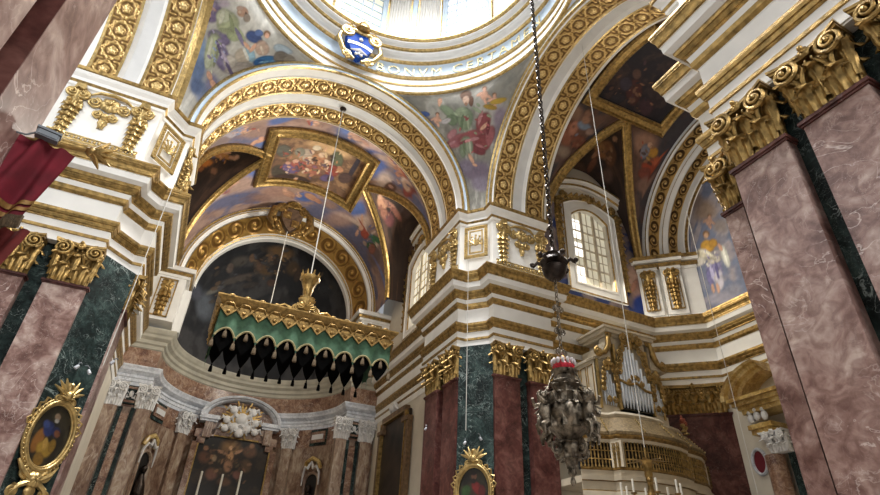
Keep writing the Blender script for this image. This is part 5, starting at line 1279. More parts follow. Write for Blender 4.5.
  (0.4181,0.6216,40.68,-10.05,-30.71,-146.76,(0.24,0.16,0.11),0.3,0.9),
  (0.3896,0.7413,23.57,61.16,80.55,-48.29,(0.28,0.19,0.12),0.3,0.9),
  (0.6461,0.7491,17.63,-16.62,-37.74,-70.75,(0.24,0.16,0.11),0.3,0.9),
  (0.3686,0.8286,29.16,-25.6,-52.84,-100.76,(0.24,0.16,0.11),0.3,0.9),
  (0.3063,0.8247,22.19,55.55,123.91,-75.96,(0.48,0.35,0.25),0.3,0.9),
  (0.6711,0.6952,26.21,-91.25,-183.92,-119.78,(0.35,0.24,0.17),0.3,0.9),
  (0.5961,0.7137,15.5,27.68,44.1,-44.07,(0.35,0.29,0.2),0.3,0.9),
  (0.3526,0.8302,17.96,-23.01,-43.25,-60.7,(0.54,0.4,0.28),0.3,0.9),
  (0.5189,0.7539,3.45,63.41,94.95,3.24,(0.48,0.35,0.25),0.3,0.9),
  (0.5104,0.834,29.75,47.92,63.42,-69.75,(0.35,0.29,0.2),0.3,0.9),
  (0.5515,0.9379,13.87,34.47,61.18,-39.36,(0.28,0.19,0.12),0.3,0.9),
  (0.545,0.6373,10.89,38.93,74.37,-30.08,(0.35,0.24,0.17),0.3,0.9),
  (0.627,0.6775,3.75,32.68,46.04,-3.97,(0.28,0.19,0.12),0.3,0.9),
  (0.5507,0.7425,29.29,27.32,44.04,-96.29,(0.24,0.16,0.11),0.3,0.9),
  (0.4343,0.5582,42.34,-48.59,-124.75,-200.14,(0.28,0.19,0.12),0.3,0.9),
 ],
}
# ================================================================ the building shell
CX, CY, ZS = 2.88, 10.42, 15.05            # centre of the crossing, springing height of the arches
RC, RT = 5.18, 4.93                        # radii of chancel and transept arches
PLAN_R = [(9.1, 28.0), (9.1, 19.3), (8.06, 19.3), (8.06, 16.34), (8.36, 16.34), (8.98, 15.65), (8.98, 15.35), (11.4, 15.35), (11.4, 15.9), (16.95, 15.9), (18.7, 14.25), (18.7, 2.5)]
PLAN_L = [(-9, 15.35), (-3.22, 15.35), (-3.22, 15.65), (-2.6, 16.34), (-2.3, 16.34), (-2.3, 19.3), (-3.34, 19.3), (-3.34, 28.0)]
PLAN_S = [(13.5, 4.95), (11.4, 4.95), (11.4, 5.45), (8.45, 5.45), (8.45, 4.5), (7.45, 4.5), (7.45, -3.5)]
PLAN_W = [(-1.69, -3.5), (-1.69, 4.5), (-2.69, 4.5), (-2.69, 5.45), (-6, 5.45)]

ENT = [(.03, 9.15), (.03, 9.42), (.07, 9.43), (.07, 9.51), (.04, 9.52), (.04, 9.74), (.08, 9.75), (.08, 9.79), (.105, 9.795), (.13, 9.87), (.13, 9.90), (.155, 9.905), (.18, 9.97), (.18, 10.05),
       (.025, 10.07), (.025, 10.62), (.05, 10.64), (.12, 10.72), (.14, 10.84), (.12, 10.86), (.16, 11.0), (.21, 11.02), (.21, 11.055), (.235, 11.06), (.29, 11.13), (.29, 11.16), (.315, 11.165), (.335, 11.22), (.335, 11.27),
       (.48, 11.34), (.50, 11.52), (.525, 11.53), (.525, 11.57), (.545, 11.575), (.55, 11.63), (.575, 11.70), (.615, 11.76), (.615, 11.785), (.635, 11.79), (.64, 11.86), (.655, 11.865), (.655, 11.93), (.55, 11.96), (-.05, 12.3)]
def segm(prof, gold):
    return [1 if any(a <= (prof[k][1] + prof[k + 1][1]) / 2 <= b for a, b in gold) else 0 for k in range(len(prof) - 1)]
ENTM = segm(ENT, [(9.42, 9.515), (9.745, 10.05), (10.63, 10.85), (11.01, 11.28), (11.53, 11.95)])
LEDGE = [(.0, 14.38), (.05, 14.42), (.05, 14.52), (.10, 14.60), (.10, 14.72), (.18, 14.82), (.22, 14.92), (.25, 14.95), (.27, 15.05), (.0, 15.08)]
LEDGEM = segm(LEDGE, [(14.5, 14.57), (14.93, 15.06)])
for k, plan in enumerate((PLAN_R, PLAN_L, PLAN_S)):
    mb = MB()
    prof = ENT if k < 2 else [(d * .85, z + .05) for d, z in ENT]
    sweep_plan(mb, plan, prof, ENTM)
    struct(mb.build('trim_%d' % (k + 1), [WHITE, GOLD], smooth=.5))
for k, plan in enumerate((PLAN_R[2:8], PLAN_L[1:6], PLAN_S[2:5])):
    # ledges under the springing of the arches
    p = list(plan)
    if k == 0: p = [(9.1, 19.3)] + p + [(11.55, 15.9)]
    if k == 1: p = [(-6.0, 15.35)] + p + [(-3.34, 19.3)]
    mb = MB(); sweep_plan(mb, p, LEDGE, LEDGEM)
    struct(mb.build('trim_%d' % (k + 4), [WHITE, GOLD], smooth=.5))

# piers: upper body, and a green marble core behind the pilasters
def pier(name, outer, core, z_in=9.16):
    mb = MB(); mb.prism(outer, z_in, ZS + .02); mb.prism(core, 0, z_in, 1)
    struct(mb.build(name, [WHITE, GREEN], smooth=0))
pier('wall_pier_east', [(11.4, 19.3), (11.4, 15.35), (8.98, 15.35), (8.98, 15.65), (8.36, 16.34), (8.06, 16.34), (8.06, 19.3)],
     [(11.4, 19.3), (11.4, 15.6), (9.05, 15.6), (8.96, 15.42), (8.12, 16.32), (8.31, 16.4), (8.31, 19.3)])
pier('wall_pier_north', [(-9, 19.3), (-2.3, 19.3), (-2.3, 16.34), (-2.6, 16.34), (-3.22, 15.65), (-3.22, 15.35), (-9, 15.35)],
     [(-9, 19.3), (-2.55, 19.3), (-2.55, 16.4), (-2.36, 16.32), (-3.2, 15.42), (-3.3, 15.6), (-9, 15.6)])
pier('wall_pier_south', [(7.45, -3.5), (7.45, 4.5), (8.45, 4.5), (8.45, 5.45), (11.4, 5.45), (11.4, -3.5)],
     [(7.7, -3.5), (7.7, 4.3), (8.7, 4.3), (8.7, 5.2), (11.4, 5.2), (11.4, -3.5)])
pier('wall_pier_west', [(-1.69, 4.5), (-1.69, -3.5), (-6, -3.5), (-6, 5.45), (-2.69, 5.45), (-2.69, 4.5)],
     [(-1.94, 4.3), (-1.94, -3.5), (-6, -3.5), (-6, 5.2), (-2.9, 5.2), (-2.9, 4.3)])

# floor
mb = MB(); mb.box(-14, -12, -.25, 22, 36, 0); struct(mb.build('floor', STONEF, smooth=0))

# chancel, transept and end walls
def wall_hole(mb, horiz, fixed, th, a0, a1, z0, z1, h0, h1, hz0, hz1, mi=0):
    """wall slab with one rectangular opening; horiz 'x': runs along x at y=fixed"""
    def b(p, q, r, s):
        if horiz == 'x': mb.box(p, fixed, r, q, fixed + th, s, mi)
        else: mb.box(fixed, p, r, fixed + th, q, s, mi)
    b(a0, h0, z0, z1); b(h1, a1, z0, z1); b(h0, h1, z0, hz0); b(h0, h1, hz1, z1)
mb = MB(); wall_hole(mb, 'x', 15.9, .45, 11.4, 19.2, 0, 19.7, 13.35, 15.35, 13.0, 17.15); struct(mb.build('wall_transept_east', CREAM, smooth=0))
mb = MB(); wall_hole(mb, 'y', 9.1, .45, 19.3, 28.6, 0, 19.7, 21.4, 24.2, 13.0, 17.3); struct(mb.build('wall_chancel_right', CREAM, smooth=0))
mb = MB(); mb.box(-3.8, 19.3, 0, -3.34, 28.6, 19.7); struct(mb.build('wall_chancel_left', CREAM, smooth=0))
mb = MB(); mb.box(18.7, 2, 0, 19.15, 16.4, 20.6); struct(mb.build('wall_transept_end', CREAM, smooth=0))
mb = MB(); mb.box(11.4, 4.5, 0, 19.1, 4.95, 15.05); struct(mb.build('wall_transept_west', CREAM, smooth=0))
mb = MB(); mb.prism([(16.95, 15.9), (18.7, 14.25), (18.72, 15.92)], 9.1, 15.1); struct(mb.build('wall_transept_corner', WHITE, smooth=0))

# ---------------------------------------------------------------- the big arches
def big_arch(name, label, axis, c, r, d_front, d_back, bands, face_out, pier_label=None, a0=0, a1=PI, sgn=-1, cells=19):
    """soffit with two carved bands and a moulded archivolt on the crossing side"""
    t = thing(name, label, 'arch', arch_pt(axis, c, 0, r, d_front), 'arches of the crossing')
    mb = MB()
    pro = [(r + face_out, d_front + .3), (r + face_out, d_front - sgn * .0 + sgn * .10), (r + face_out - .07, d_front + sgn * .14), (r + face_out - .10, d_front + sgn * .06),
           (r + .12, d_front + sgn * .02), (r + .08, d_front + sgn * .1), (r + .02, d_front + sgn * .1), (r, d_front)]
    arch_sweep(mb, axis, c, pro, [1, 1, 1, 0, 0, 1, 1], a0, a1)
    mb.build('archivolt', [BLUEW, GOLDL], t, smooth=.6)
    mb = MB()
    (b0, b1), (b2, b3) = bands
    e = .05
    D = d_back - d_front; s = 1 if D > 0 else -1
    def R(d, k): return (r + k, d)
    pro = [R(d_front, 0), R(b0 - s * .1, 0), R(b0 - s * .08, -.05), R(b0, -.05), R(b0, .04), R(b1, .04), R(b1, -.05), R(b1 + s * .08, -.05), R(b1 + s * .1, 0), R(b1 + s * .2, .06),
           R(b2 - s * .2, .06), R(b2 - s * .1, 0), R(b2 - s * .08, -.05), R(b2, -.05), R(b2, .04), R(b3, .04), R(b3, -.05), R(b3 + s * .08, -.05), R(b3 + s * .1, 0), R(d_back, 0), R(d_back, .5)]
    mi = [0, 0, 1, 0, 0, 0, 1, 0, 0, 2, 0, 0, 1, 0, 0, 0, 1, 0, 0, 0]
    arch_sweep(mb, axis, c, pro, mi, a0, a1, 90)
    mb.build('soffit', [WHITE, GOLDL, GREYW], t, smooth=.6)
    for (q0, q1) in bands:
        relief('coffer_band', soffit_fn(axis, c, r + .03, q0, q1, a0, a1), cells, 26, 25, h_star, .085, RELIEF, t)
    return t
big_arch('chancel_arch', 'large round arch with two carved gilt bands opening into the chancel behind the green canopy', 'y', (CX, ZS), RC, 16.25, 19.3, ((16.75, 17.58), (18.35, 19.15)), .32, cells=20)
big_arch('transept_arch', 'gilt-banded round arch over the organ side, right of the far pier', 'x', (CY, ZS), RT, 8.95, 11.6, ((9.08, 9.83), (10.6, 11.38)), .32, sgn=-1)
big_arch('transept_arch', 'sunlit gilt-banded arch rising from the left pier at the top left of the photo', 'x', (CY, ZS), RT, -3.2, -5.9, ((-3.3, -4.1), (-4.9, -5.62)), .32, sgn=1, a0=0, a1=PI * .6, cells=12)

# ---------------------------------------------------------------- pendentives
def pend_pt(q, sx, a, t):
    """a 0 at the chancel arch .. 1 at the transept arch, t 0 bottom .. 1 top; sx +1 right, -1 left"""
    dz = 5.25 * t
    ox = math.sqrt(max(0, (RC + .30) ** 2 - dz ** 2)); oy = math.sqrt(max(0, (RT + .30) ** 2 - min(dz, 5.2) ** 2))
    A = (ox, 16.28 - CY); B = (6.04, oy)
    rA, aA = math.hypot(*A), math.atan2(A[1], A[0]); rB, aB = math.hypot(*B), math.atan2(B[1], B[0])
    rr = (rA + (rB - rA) * a); an = aA + (aB - aA) * a
    # keep the section straight low down and circular high up
    L = Vector(A).lerp(Vector(B), a); lr = L.length; la = math.atan2(L.y, L.x)
    k = sstep(0, .75, t)
    rr = lr + (rr - lr) * k; an = la + (an - la) * k
    edge = 4 * a * (1 - a)
    rr = rr + (6.04 - rr) * sstep(.45, 1, t) * (edge if t < .98 else 1)
    return (CX + sx * rr * math.cos(an), CY + rr * math.sin(an), ZS + dz)

def srgb(c):
    return tuple((x / 12.92 if x <= .04045 else ((x + .055) / 1.055) ** 2.4) for x in c)
def paint(u, v, bg, blobs):
    c = bg(u, v)
    for (cu, cv, a, b, c2, d, col, soft, op) in blobs:
        du, dv = u - cu, v - cv
        x = a * du + b * dv; y = c2 * du + d * dv
        q = x * x + y * y
        if q < 1.7:
            q = math.sqrt(q)
            w = op * (1 - sstep(1 - soft, 1 + soft * .3, q))
            if w > 0:
                if soft < .5: w_e = 1 - .30 * sstep(.62, .95, q)
                else: w_e = 1
                sh = w_e + .13 * noise.noise((u * 30, v * 30, cu * 9)) + ((.22 * noise.noise((x * 1.2 + cu * 31, y * 4.5, cv * 17)) + .12 * (y * .6 - x * .5)) if soft < .5 else .06 * noise.noise((x * 3, y * 3, cu * 5)))
                c = tuple(c[i] + (col[i] * sh - c[i]) * w for i in range(3))
    return tuple(min(1, max(0, x)) for x in c)
def mix3(a, b, t): return tuple(a[i] + (b[i] - a[i]) * t for i in range(3))
def cloud_bg(c1, c2, c3, fu, fv, seed=0, lo=-.1, hi=.25):
    c1, c2, c3 = srgb(c1), srgb(c2), srgb(c3)
    def f(u, v):
        n = noise.fractal(Vector((u * fu + seed, v * fv, seed * 1.7)), 1.0, 2.0, 4)
        m = noise.fractal(Vector((u * fu * 2 - seed, v * fv * 2, 5)), 1.0, 2.0, 3)
        c = mix3(c1, c2, sstep(lo, hi, n)); return mix3(c, c3, sstep(0, .5, m) * .55)
    return f
def fresco(name, fn, nu, nv, bg, blobs, parent=None, mat=None, flip=False, ok=None):
    mb = MB(); cols = []
    bl = [(b[0], b[1], b[2], b[3], b[4], b[5], srgb(b[6]), b[7], b[8]) for b in blobs]
    for j in range(nv):
        for i in range(nu):
            cols.append(paint(i / (nu - 1), j / (nv - 1), bg, bl))
    mb.grid(nu, nv, fn, flip=flip)
    if ok: mb.f = [q for q in mb.f if ok((q[0] % nu + .5) / (nu - 1), (q[0] // nu + .5) / (nv - 1))]; mb.m = [0] * len(mb.f)
    return mb.build(name, mat or FRESCO, parent, smooth=1.5, attr=('Col', cols, 'c'))
# ---------------------------------------------------------------- painted surfaces
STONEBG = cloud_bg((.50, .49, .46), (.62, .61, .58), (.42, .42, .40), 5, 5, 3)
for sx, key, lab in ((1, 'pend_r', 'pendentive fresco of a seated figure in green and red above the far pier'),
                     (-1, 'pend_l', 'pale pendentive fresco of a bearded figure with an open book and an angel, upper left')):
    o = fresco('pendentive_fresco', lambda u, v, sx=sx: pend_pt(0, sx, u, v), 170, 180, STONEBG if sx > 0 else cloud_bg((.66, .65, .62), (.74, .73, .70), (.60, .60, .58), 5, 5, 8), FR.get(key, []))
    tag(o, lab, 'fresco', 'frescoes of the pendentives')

VR = 5.3
def groin(q, amax): return amax * max(0., 1 - abs(q)) ** .55
def vault_fn(axis, c, d0, d1, dm, hw, amax):
    def f(u, v):
        d = d0 + (d1 - d0) * v
        g = groin((d - dm) / hw, amax) if abs(d - dm) < hw else 0
        a = g + (PI - 2 * g) * u
        return arch_pt(axis, c, a, VR, d)
    return f
CV = dict(axis='y', c=(CX, ZS), d0=19.25, d1=27.45, dm=22.36, hw=2.75, amax=rad(62))
TV = dict(axis='x', c=(CY, ZS), d0=11.5, d1=17.35, dm=14.25, hw=2.6, amax=rad(66))
SKYBG = cloud_bg((.38, .38, .48), (.62, .51, .46), (.46, .35, .32), 7, 5, 2, -.3, .05)
DUSKBG = cloud_bg((.25, .23, .25), (.40, .29, .24), (.30, .21, .18), 7, 5, 6, -.3, .05)
o = fresco('vault_fresco', vault_fn(**CV), 260, 200, SKYBG, FR.get('cvault', []))
tag(o, 'chancel vault fresco of figures on clouds in a blue sky around gilt frames', 'fresco')
o = fresco('vault_fresco', vault_fn(**TV), 260, 150, DUSKBG, FR.get('tvault', []))
tag(o, 'dark transept vault fresco of seated figures beside the gilt lunette frames', 'fresco')

def lunette_fn(axis, c, dm, hw, amax, wall, side, ztop):
    def f(u, v):
        q = u * 2 - 1; d = dm + hw * q
        g = groin(q, amax); a = g if side > 0 else PI - g
        G = Vector(arch_pt(axis, c, a, VR, d))
        zw = ZS + (ztop - ZS) * max(0, 1 - abs(q) ** 2.4) ** .7
        W = Vector((wall, d, zw) if axis == 'y' else (d, wall, zw))
        P = W.lerp(G, v); P.z += .35 * 4 * v * (1 - v) * (1 - abs(q))
        return P
    return f
DARKBG = cloud_bg((.20, .14, .11), (.30, .21, .16), (.14, .10, .09), 5, 5, 4)
for key, fn, lab in (('clun_r', lunette_fn('y', CV['c'], CV['dm'], CV['hw'], CV['amax'], 9.1, 1, 19.3), 'dark fresco in the right lunette of the chancel vault, above the side window'),
                     ('clun_l', lunette_fn('y', CV['c'], CV['dm'], CV['hw'], CV['amax'], -3.34, -1, 19.3), 'dark fresco with a figure in orange in the left lunette of the chancel vault'),
                     ('tlun', lunette_fn('x', TV['c'], TV['dm'], TV['hw'], TV['amax'], 15.9, 1, 19.5), 'dark fresco of a figure in the lunette above the transept window')):
    o = fresco('lunette_fresco', fn, 90, 60, DARKBG, FR.get(key, []))
    tag(o, lab, 'fresco', 'frescoes in the vault lunettes')
# wall frescoes
o = fresco('wall_fresco', lambda u, v: (11.45 + 5.45 * u, 15.885, 12.3 + 4.6 * v), 90, 80, cloud_bg((.16, .22, .42), (.52, .46, .46), (.3, .3, .36), 6, 6, 9), FR.get('twall', []), ok=lambda u, v: not (12.95 < 11.45 + 5.45 * u < 15.85 and 12.3 + 4.6 * v > 12.6))
tag(o, 'blue fresco on the wall beside the transept window', 'fresco')
def lun_end(u, v):
    # painted field of the end wall: straight below the springing, round above
    y = CY + 3.95 * (1 - 2 * u)
    zt = ZS + math.sqrt(max(0, 3.95 ** 2 - (y - CY) ** 2)) if True else 0
    return (18.66, y, 12.25 + (zt - 12.25) * v)
o = fresco('saint_fresco', lun_end, 150, 120, cloud_bg((.42, .45, .54), (.58, .55, .57), (.36, .38, .46), 6, 5, 11), FR.get('saint', []))
tag(o, 'fresco of a standing figure in white and ochre on clouds, beside the right pilasters', 'fresco')

# gilt frames lying on the vaults
def strip(mb, pts, nrm, w, h, mi=0, closed=False):
    prof = [(-.5, 0), (-.5, .7), (-.34, 1), (-.2, .55), (.2, .55), (.34, 1), (.5, .7), (.5, 0)]
    pts = [Vector(p) for p in pts]; n = len(pts); k = len(prof); v = []
    for i in range(n):
        a = pts[(i - 1) % n] if (closed or i > 0) else pts[i]; b = pts[(i + 1) % n] if (closed or i < n - 1) else pts[i]
        t1 = (pts[i] - a).normalized() if (pts[i] - a).length > 1e-6 else (b - pts[i]).normalized()
        t2 = (b - pts[i]).normalized() if (b - pts[i]).length > 1e-6 else t1
        t = (t1 + t2).normalized(); nr = Vector(nrm(pts[i])); nr = (nr - t * nr.dot(t)).normalized()
        s = t.cross(nr) / max(.5, math.sqrt((1 + t1.dot(t2)) / 2))
        for x, y in prof: v.append(pts[i] + s * (x * w) + nr * (y * h))
    f = [(i * k + j, i * k + j + 1, ((i + 1) % n) * k + j + 1, ((i + 1) % n) * k + j) for i in range(n if closed else n - 1) for j in range(k - 1)]
    mb.add(v, f, mi)
def vault_nrm(axis, c):
    if axis == 'y': return lambda p: Vector((c[0] - p.x, 0, c[1] - p.z)).normalized()
    return lambda p: Vector((0, c[0] - p.y, c[1] - p.z)).normalized()
def rect_path(V, a0, a1, d0, d1, n=16):
    P = lambda a, d: arch_pt(V['axis'], V['c'], a, VR - .02, d)
    out = [P(a0 + (a1 - a0) * i / n, d0) for i in range(n)] + [P(a1, d0 + (d1 - d0) * i / 8) for i in range(8)]
    out += [P(a1 + (a0 - a1) * i / n, d1) for i in range(n)] + [P(a0, d1 + (d0 - d1) * i / 8) for i in range(8)]
    return out
def frame_thing(label, paths, nr, w, h, closed=True):
    mb = MB()
    for p in paths: strip(mb, p, nr, w, h, 0, closed)
    o = mb.build('picture_frame', GOLD, smooth=.8); tag(o, label, 'frame', 'gilt frames on the vaults'); return o
cn, tn = vault_nrm('y', CV['c']), vault_nrm('x', TV['c'])
frame_thing('broad gilt rectangular frame around the central painting of the chancel vault', [rect_path(CV, rad(64.5), rad(119.5), 20.4, 24.5)], cn, .62, .2)
frame_thing('broad gilt frame around the large dark painting at the crown of the transept vault', [rect_path(TV, rad(68.5), rad(111.5), 12.1, 16.1)], tn, .5, .18)
def groin_path(V, side, n=44):
    out = []
    for i in range(n + 1):
        s_ = -1 + 2 * i / n; q = math.copysign(1 - (1 - abs(s_)) ** 1.6, s_) if True else s_
        g = groin(q, V['amax']); a = g if side > 0 else PI - g
        out.append(arch_pt(V['axis'], V['c'], a, VR - .02, V['dm'] + V['hw'] * q))
    return out
for V, side, lab, nr in ((CV, 1, 'curved gilt rib edging the right lunette of the chancel vault', cn), (CV, -1, 'curved gilt rib edging the left lunette of the chancel vault', cn),
                         (TV, 1, 'pointed gilt rib above the transept window', tn)):
    p = groin_path(V, side); h = len(p) // 2
    frame_thing(lab, [p[:h + 1], p[h:]], nr, .42, .16, False)

# picture inside the two central frames, slightly proud of the vault
def field_fn(V, a0, a1, d0, d1): return lambda u, v: arch_pt(V['axis'], V['c'], a0 + (a1 - a0) * u, VR - .04, d0 + (d1 - d0) * v)
o = fresco('ceiling_painting', field_fn(CV, rad(66), rad(118), 20.6, 24.3), 150, 110, cloud_bg((.42, .31, .23), (.56, .43, .31), (.27, .20, .17), 6, 5, 14), FR.get('cpanel', []))
tag(o, 'crowded figure painting inside the gilt rectangular frame of the chancel vault', 'painting')
o = fresco('ceiling_painting', field_fn(TV, rad(70), rad(110), 12.25, 15.95), 110, 110, cloud_bg((.14, .12, .15), (.24, .18, .18), (.1, .09, .12), 5, 5, 17), FR.get('tpanel', []))
tag(o, 'very dark figure painting inside the gilt frame of the transept vault', 'painting')

# ---------------------------------------------------------------- transept end arch: two carved bands stepping in to the end wall
t = thing('end_arch', 'gilt double-banded arch against the transept end wall, left of the standing-figure fresco', 'arch', (17.3, CY, ZS))
mb = MB(); c = (CY, ZS)
pro = [(5.4, 17.2), (5.1, 17.2), (5.06, 17.14), (4.98, 17.14), (4.95, 17.22), (4.95, 17.25), (5.0, 17.26), (5.0, 17.9), (4.93, 17.92), (4.8, 17.93), (4.72, 17.9), (4.6, 17.95), (4.52, 18.02), (4.57, 18.04), (4.57, 18.6), (4.5, 18.62), (4.35, 18.62), (4.3, 18.55), (4.15, 18.55), (4.1, 18.6), (3.95, 18.62), (3.9, 18.69)]
arch_sweep(mb, 'x', c, pro, [0, 0, 1, 0, 0, 0, 0, 0, 0, 1, 0, 0, 0, 0, 0, 0, 1, 0, 0, 1, 0])
mb.build('moulding', [WHITE, GOLD], t)
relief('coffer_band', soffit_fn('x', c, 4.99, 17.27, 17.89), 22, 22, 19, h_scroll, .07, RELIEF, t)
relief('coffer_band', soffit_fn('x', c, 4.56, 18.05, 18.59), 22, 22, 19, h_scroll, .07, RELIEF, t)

# ---------------------------------------------------------------- apse
AY, AR = 28.0, 4.7
t = thing('apse_arch', 'round arch with a broad old-gold carved band framing the dark apse painting', 'arch', (CX, 27.4, ZS))
mb = MB(); c = (CX, ZS)
pro = [(5.5, 27.2), (5.3, 27.2), (5.26, 27.14), (5.2, 27.16), (5.17, 27.22), (5.11, 27.22), (5.09, 27.18), (5.05, 27.2), (5.0, 27.26), (4.92, 27.3), (4.9, 27.36), (4.94, 27.4), (4.40, 28.6), (4.36, 28.6), (4.34, 28.68), (4.28, 28.72), (4.26, 28.9), (4.2, 28.95), (4.2, 29.3)]
arch_sweep(mb, 'y', c, pro, [0, 0, 1, 1, 0, 1, 1, 0, 0, 0, 0, 0, 0, 0, 1, 0, 0, 0])
for s in (-1, 1):
    x0, x1 = sorted((CX + s * 4.6, CX + s * 6.25)); mb.box(x0, 27.2, 12.2, x1, 29.0, 14.5)
    x0, x1 = sorted((CX + s * 4.25, CX + s * 4.6)); mb.box(x0, 28.4, 12.2, x1, 29.2, 14.5)
    for k, (z, p) in enumerate(((14.5, .06), (14.65, .14), (14.82, .22))):
        mb.box(min(CX + s * (4.5 - p), CX + s * 6.25), 27.2 - p, z, max(CX + s * (4.5 - p), CX + s * 6.25), 29.1, z + (.15 if k < 2 else .23), 1 if k == 1 else 0)
mb.build('moulding', [WHITE, GOLD], t)
def splay(s, t_):
    a = PI * s; r_ = 4.92 - .52 * t_; return arch_pt('y', c, a, r_, 27.42 + 1.16 * t_), (-.9 * math.cos(a), -.42, -.9 * math.sin(a))
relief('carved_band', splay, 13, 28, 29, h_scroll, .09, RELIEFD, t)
for s in (-1, 1):
    p = MB(); M = Matrix.Translation((CX + s * 5.35, 27.19, 12.35))
    for zz in (0, 1): p.box(-.42, -.03, zz * 1.95, .42, .0, zz * 1.95 + .08, 0, M)
    for xx in (-.42, .36): p.box(xx, -.03, 0, xx + .06, 0, 2.03, 0, M)
    husk(p, 0, .15, 1.35, .62, -.03, M, 0, 5)
    rosette(p, 0, 1.6, .3, -.04, M); leaf(p, 0, 1.3, .6, .6, -.05, .2, M)
    p.build('husk_panel', GOLD, t)
# conch and drum of the apse, painted
def conch(u, v):
    a = PI * (1 - u)
    if v < .35: return (CX + 4.75 * math.cos(a), AY + .9 + 4.4 * math.sin(a), 11.7 + (ZS - 11.7) * v / .35)
    b = (v - .35) / .65 * PI / 2
    return (CX + 4.75 * math.cos(a) * math.cos(b), AY + .9 + 4.4 * math.sin(a) * math.cos(b), ZS + 4.75 * math.sin(b))
o = fresco('apse_fresco', conch, 200, 140, cloud_bg((.13, .135, .15), (.24, .235, .24), (.08, .08, .09), 9, 5, 21), FR.get('apse', []))
tag(o, 'dark smoky apse painting of tumbling figures behind the green canopy', 'fresco')
def apse_plan(r, yo=AY): return [(-3.34, yo)] + [(CX + r * math.cos(PI - PI * i / 40), yo + r * math.sin(PI - PI * i / 40)) for i in range(41)] + [(9.1, yo)]
AP = apse_plan(AR)
mb = MB()
sweep_plan(mb, AP, [(.0, 0), (.0, 8.4)], None)
struct(mb.build('wall_apse', BROWN, smooth=.6))
mb = MB()
sweep_plan(mb, AP, [(.0, 10.05), (.0, 11.0)], None)
struct(mb.build('wall_apse_attic', ORANGE, smooth=.6))
mb = MB()
sweep_plan(mb, AP, [(.0, 10.95), (.05, 11.0), (.06, 11.15), (.14, 11.22), (.14, 11.38), (.28, 11.5), (.30, 11.62), (.36, 11.7), (.42, 11.86), (.42, 11.93), (-.2, 12.05)], None)
struct(mb.build('trim_7', SAND, smooth=.5))
mb = MB()
sweep_plan(mb, AP, [(.05, 9.2), (.05, 9.35), (.09, 9.36), (.09, 9.5), (.14, 9.54), (.05, 9.56), (.05, 9.68), (.16, 9.74), (.26, 9.82), (.28, 9.92), (.33, 10.02), (.33, 10.06), (-.1, 10.1)], None)
struct(mb.build('trim_8', GREYM, smooth=.5))
mb = MB()
sweep_plan(mb, AP, [(.01, 8.25), (.01, 9.2)], None)
struct(mb.build('trim_9', ORANGE, smooth=.6))

# ---------------------------------------------------------------- dome ring and drum
def ring(r, n=120): return [(CX + r * math.cos(-2 * PI * i / n), CY + r * math.sin(-2 * PI * i / n)) for i in range(n)]
RP0 = [(.0, 20.22), (.10, 20.24), (.13, 20.32), (.05, 20.35), (.05, 20.74), (.09, 20.76), (.10, 20.83), (.05, 20.86), (.05, 21.17), (.10, 21.2), (.14, 21.32), (.03, 21.36), (.02, 22.22),
      (.08, 22.26), (.14, 22.34), (.2, 22.38), (.32, 22.42), (.42, 22.5), (.44, 22.6), (.38, 22.68), (.46, 22.70), (.5, 22.78), (.52, 22.8), (.62, 22.86), (.68, 22.96), (.64, 23.06), (.70, 23.08), (.74, 23.18), (.74, 23.25), (.1, 23.4)]
RM = [1, 1, 0, 0, 1, 1, 0, 0, 1, 1, 0, 2, 1, 1, 0, 3, 3, 3, 3, 1, 1, 0, 3, 3, 3, 1, 1, 1, 0]
RP = [(d, z + .04) for d, z in RP0]
mb = MB(); sweep_plan(mb, ring(6.06), RP, RM, True)
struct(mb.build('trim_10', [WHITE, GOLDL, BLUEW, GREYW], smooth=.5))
mb = MB(); sweep_plan(mb, ring(5.8), [(.0, 23.2), (0, 29.5)], None, True); struct(mb.build('wall_drum', WHITE, smooth=.6))
def cyl_map(a, r): # local x along the wall (seen from inside, left to right), -y inwards
    return Matrix.Translation((CX + r * math.cos(a), CY + r * math.sin(a), 0)) @ Matrix.Rotation(a - PI / 2, 4, 'Z')
DRUM = [94 - 51.4 * k for k in range(7)]
for k, dg in enumerate(DRUM[:3] + DRUM[6:]):
    M = cyl_map(rad(dg), 5.72); w = 1.0
    mb = MB()
    for x in (-w - .22, w): mb.box(x, -.12, 23.5, x + .22, .06, 28.2, 0, M)
    mb.box(-w - .22, -.12, 23.4, w + .22, .06, 23.75, 0, M); mb.box(-w - .22, -.12, 28.0, w + .22, .06, 28.3, 0, M)
    for x in (-.5, 0, .5): mb.box(x - .035, -.05, 23.7, x + .035, .02, 28, 0, M)
    for z in range(1, 9): mb.box(-w, -.04, 23.7 + z * .5, w, .02, 23.76 + z * .5, 0, M)
    for x in (-w - .26, w + .22): mb.box(x, -.15, 23.4, x + .05, .05, 28.3, 1, M)
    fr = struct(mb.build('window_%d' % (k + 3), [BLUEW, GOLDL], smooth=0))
    mb = MB(); mb.box(-w, .0, 23.7, w, .03, 28.05, 0, M)
    mb.build('pane', GLASSW if dg < 60 and dg > 0 else GLASSY, fr, smooth=0)
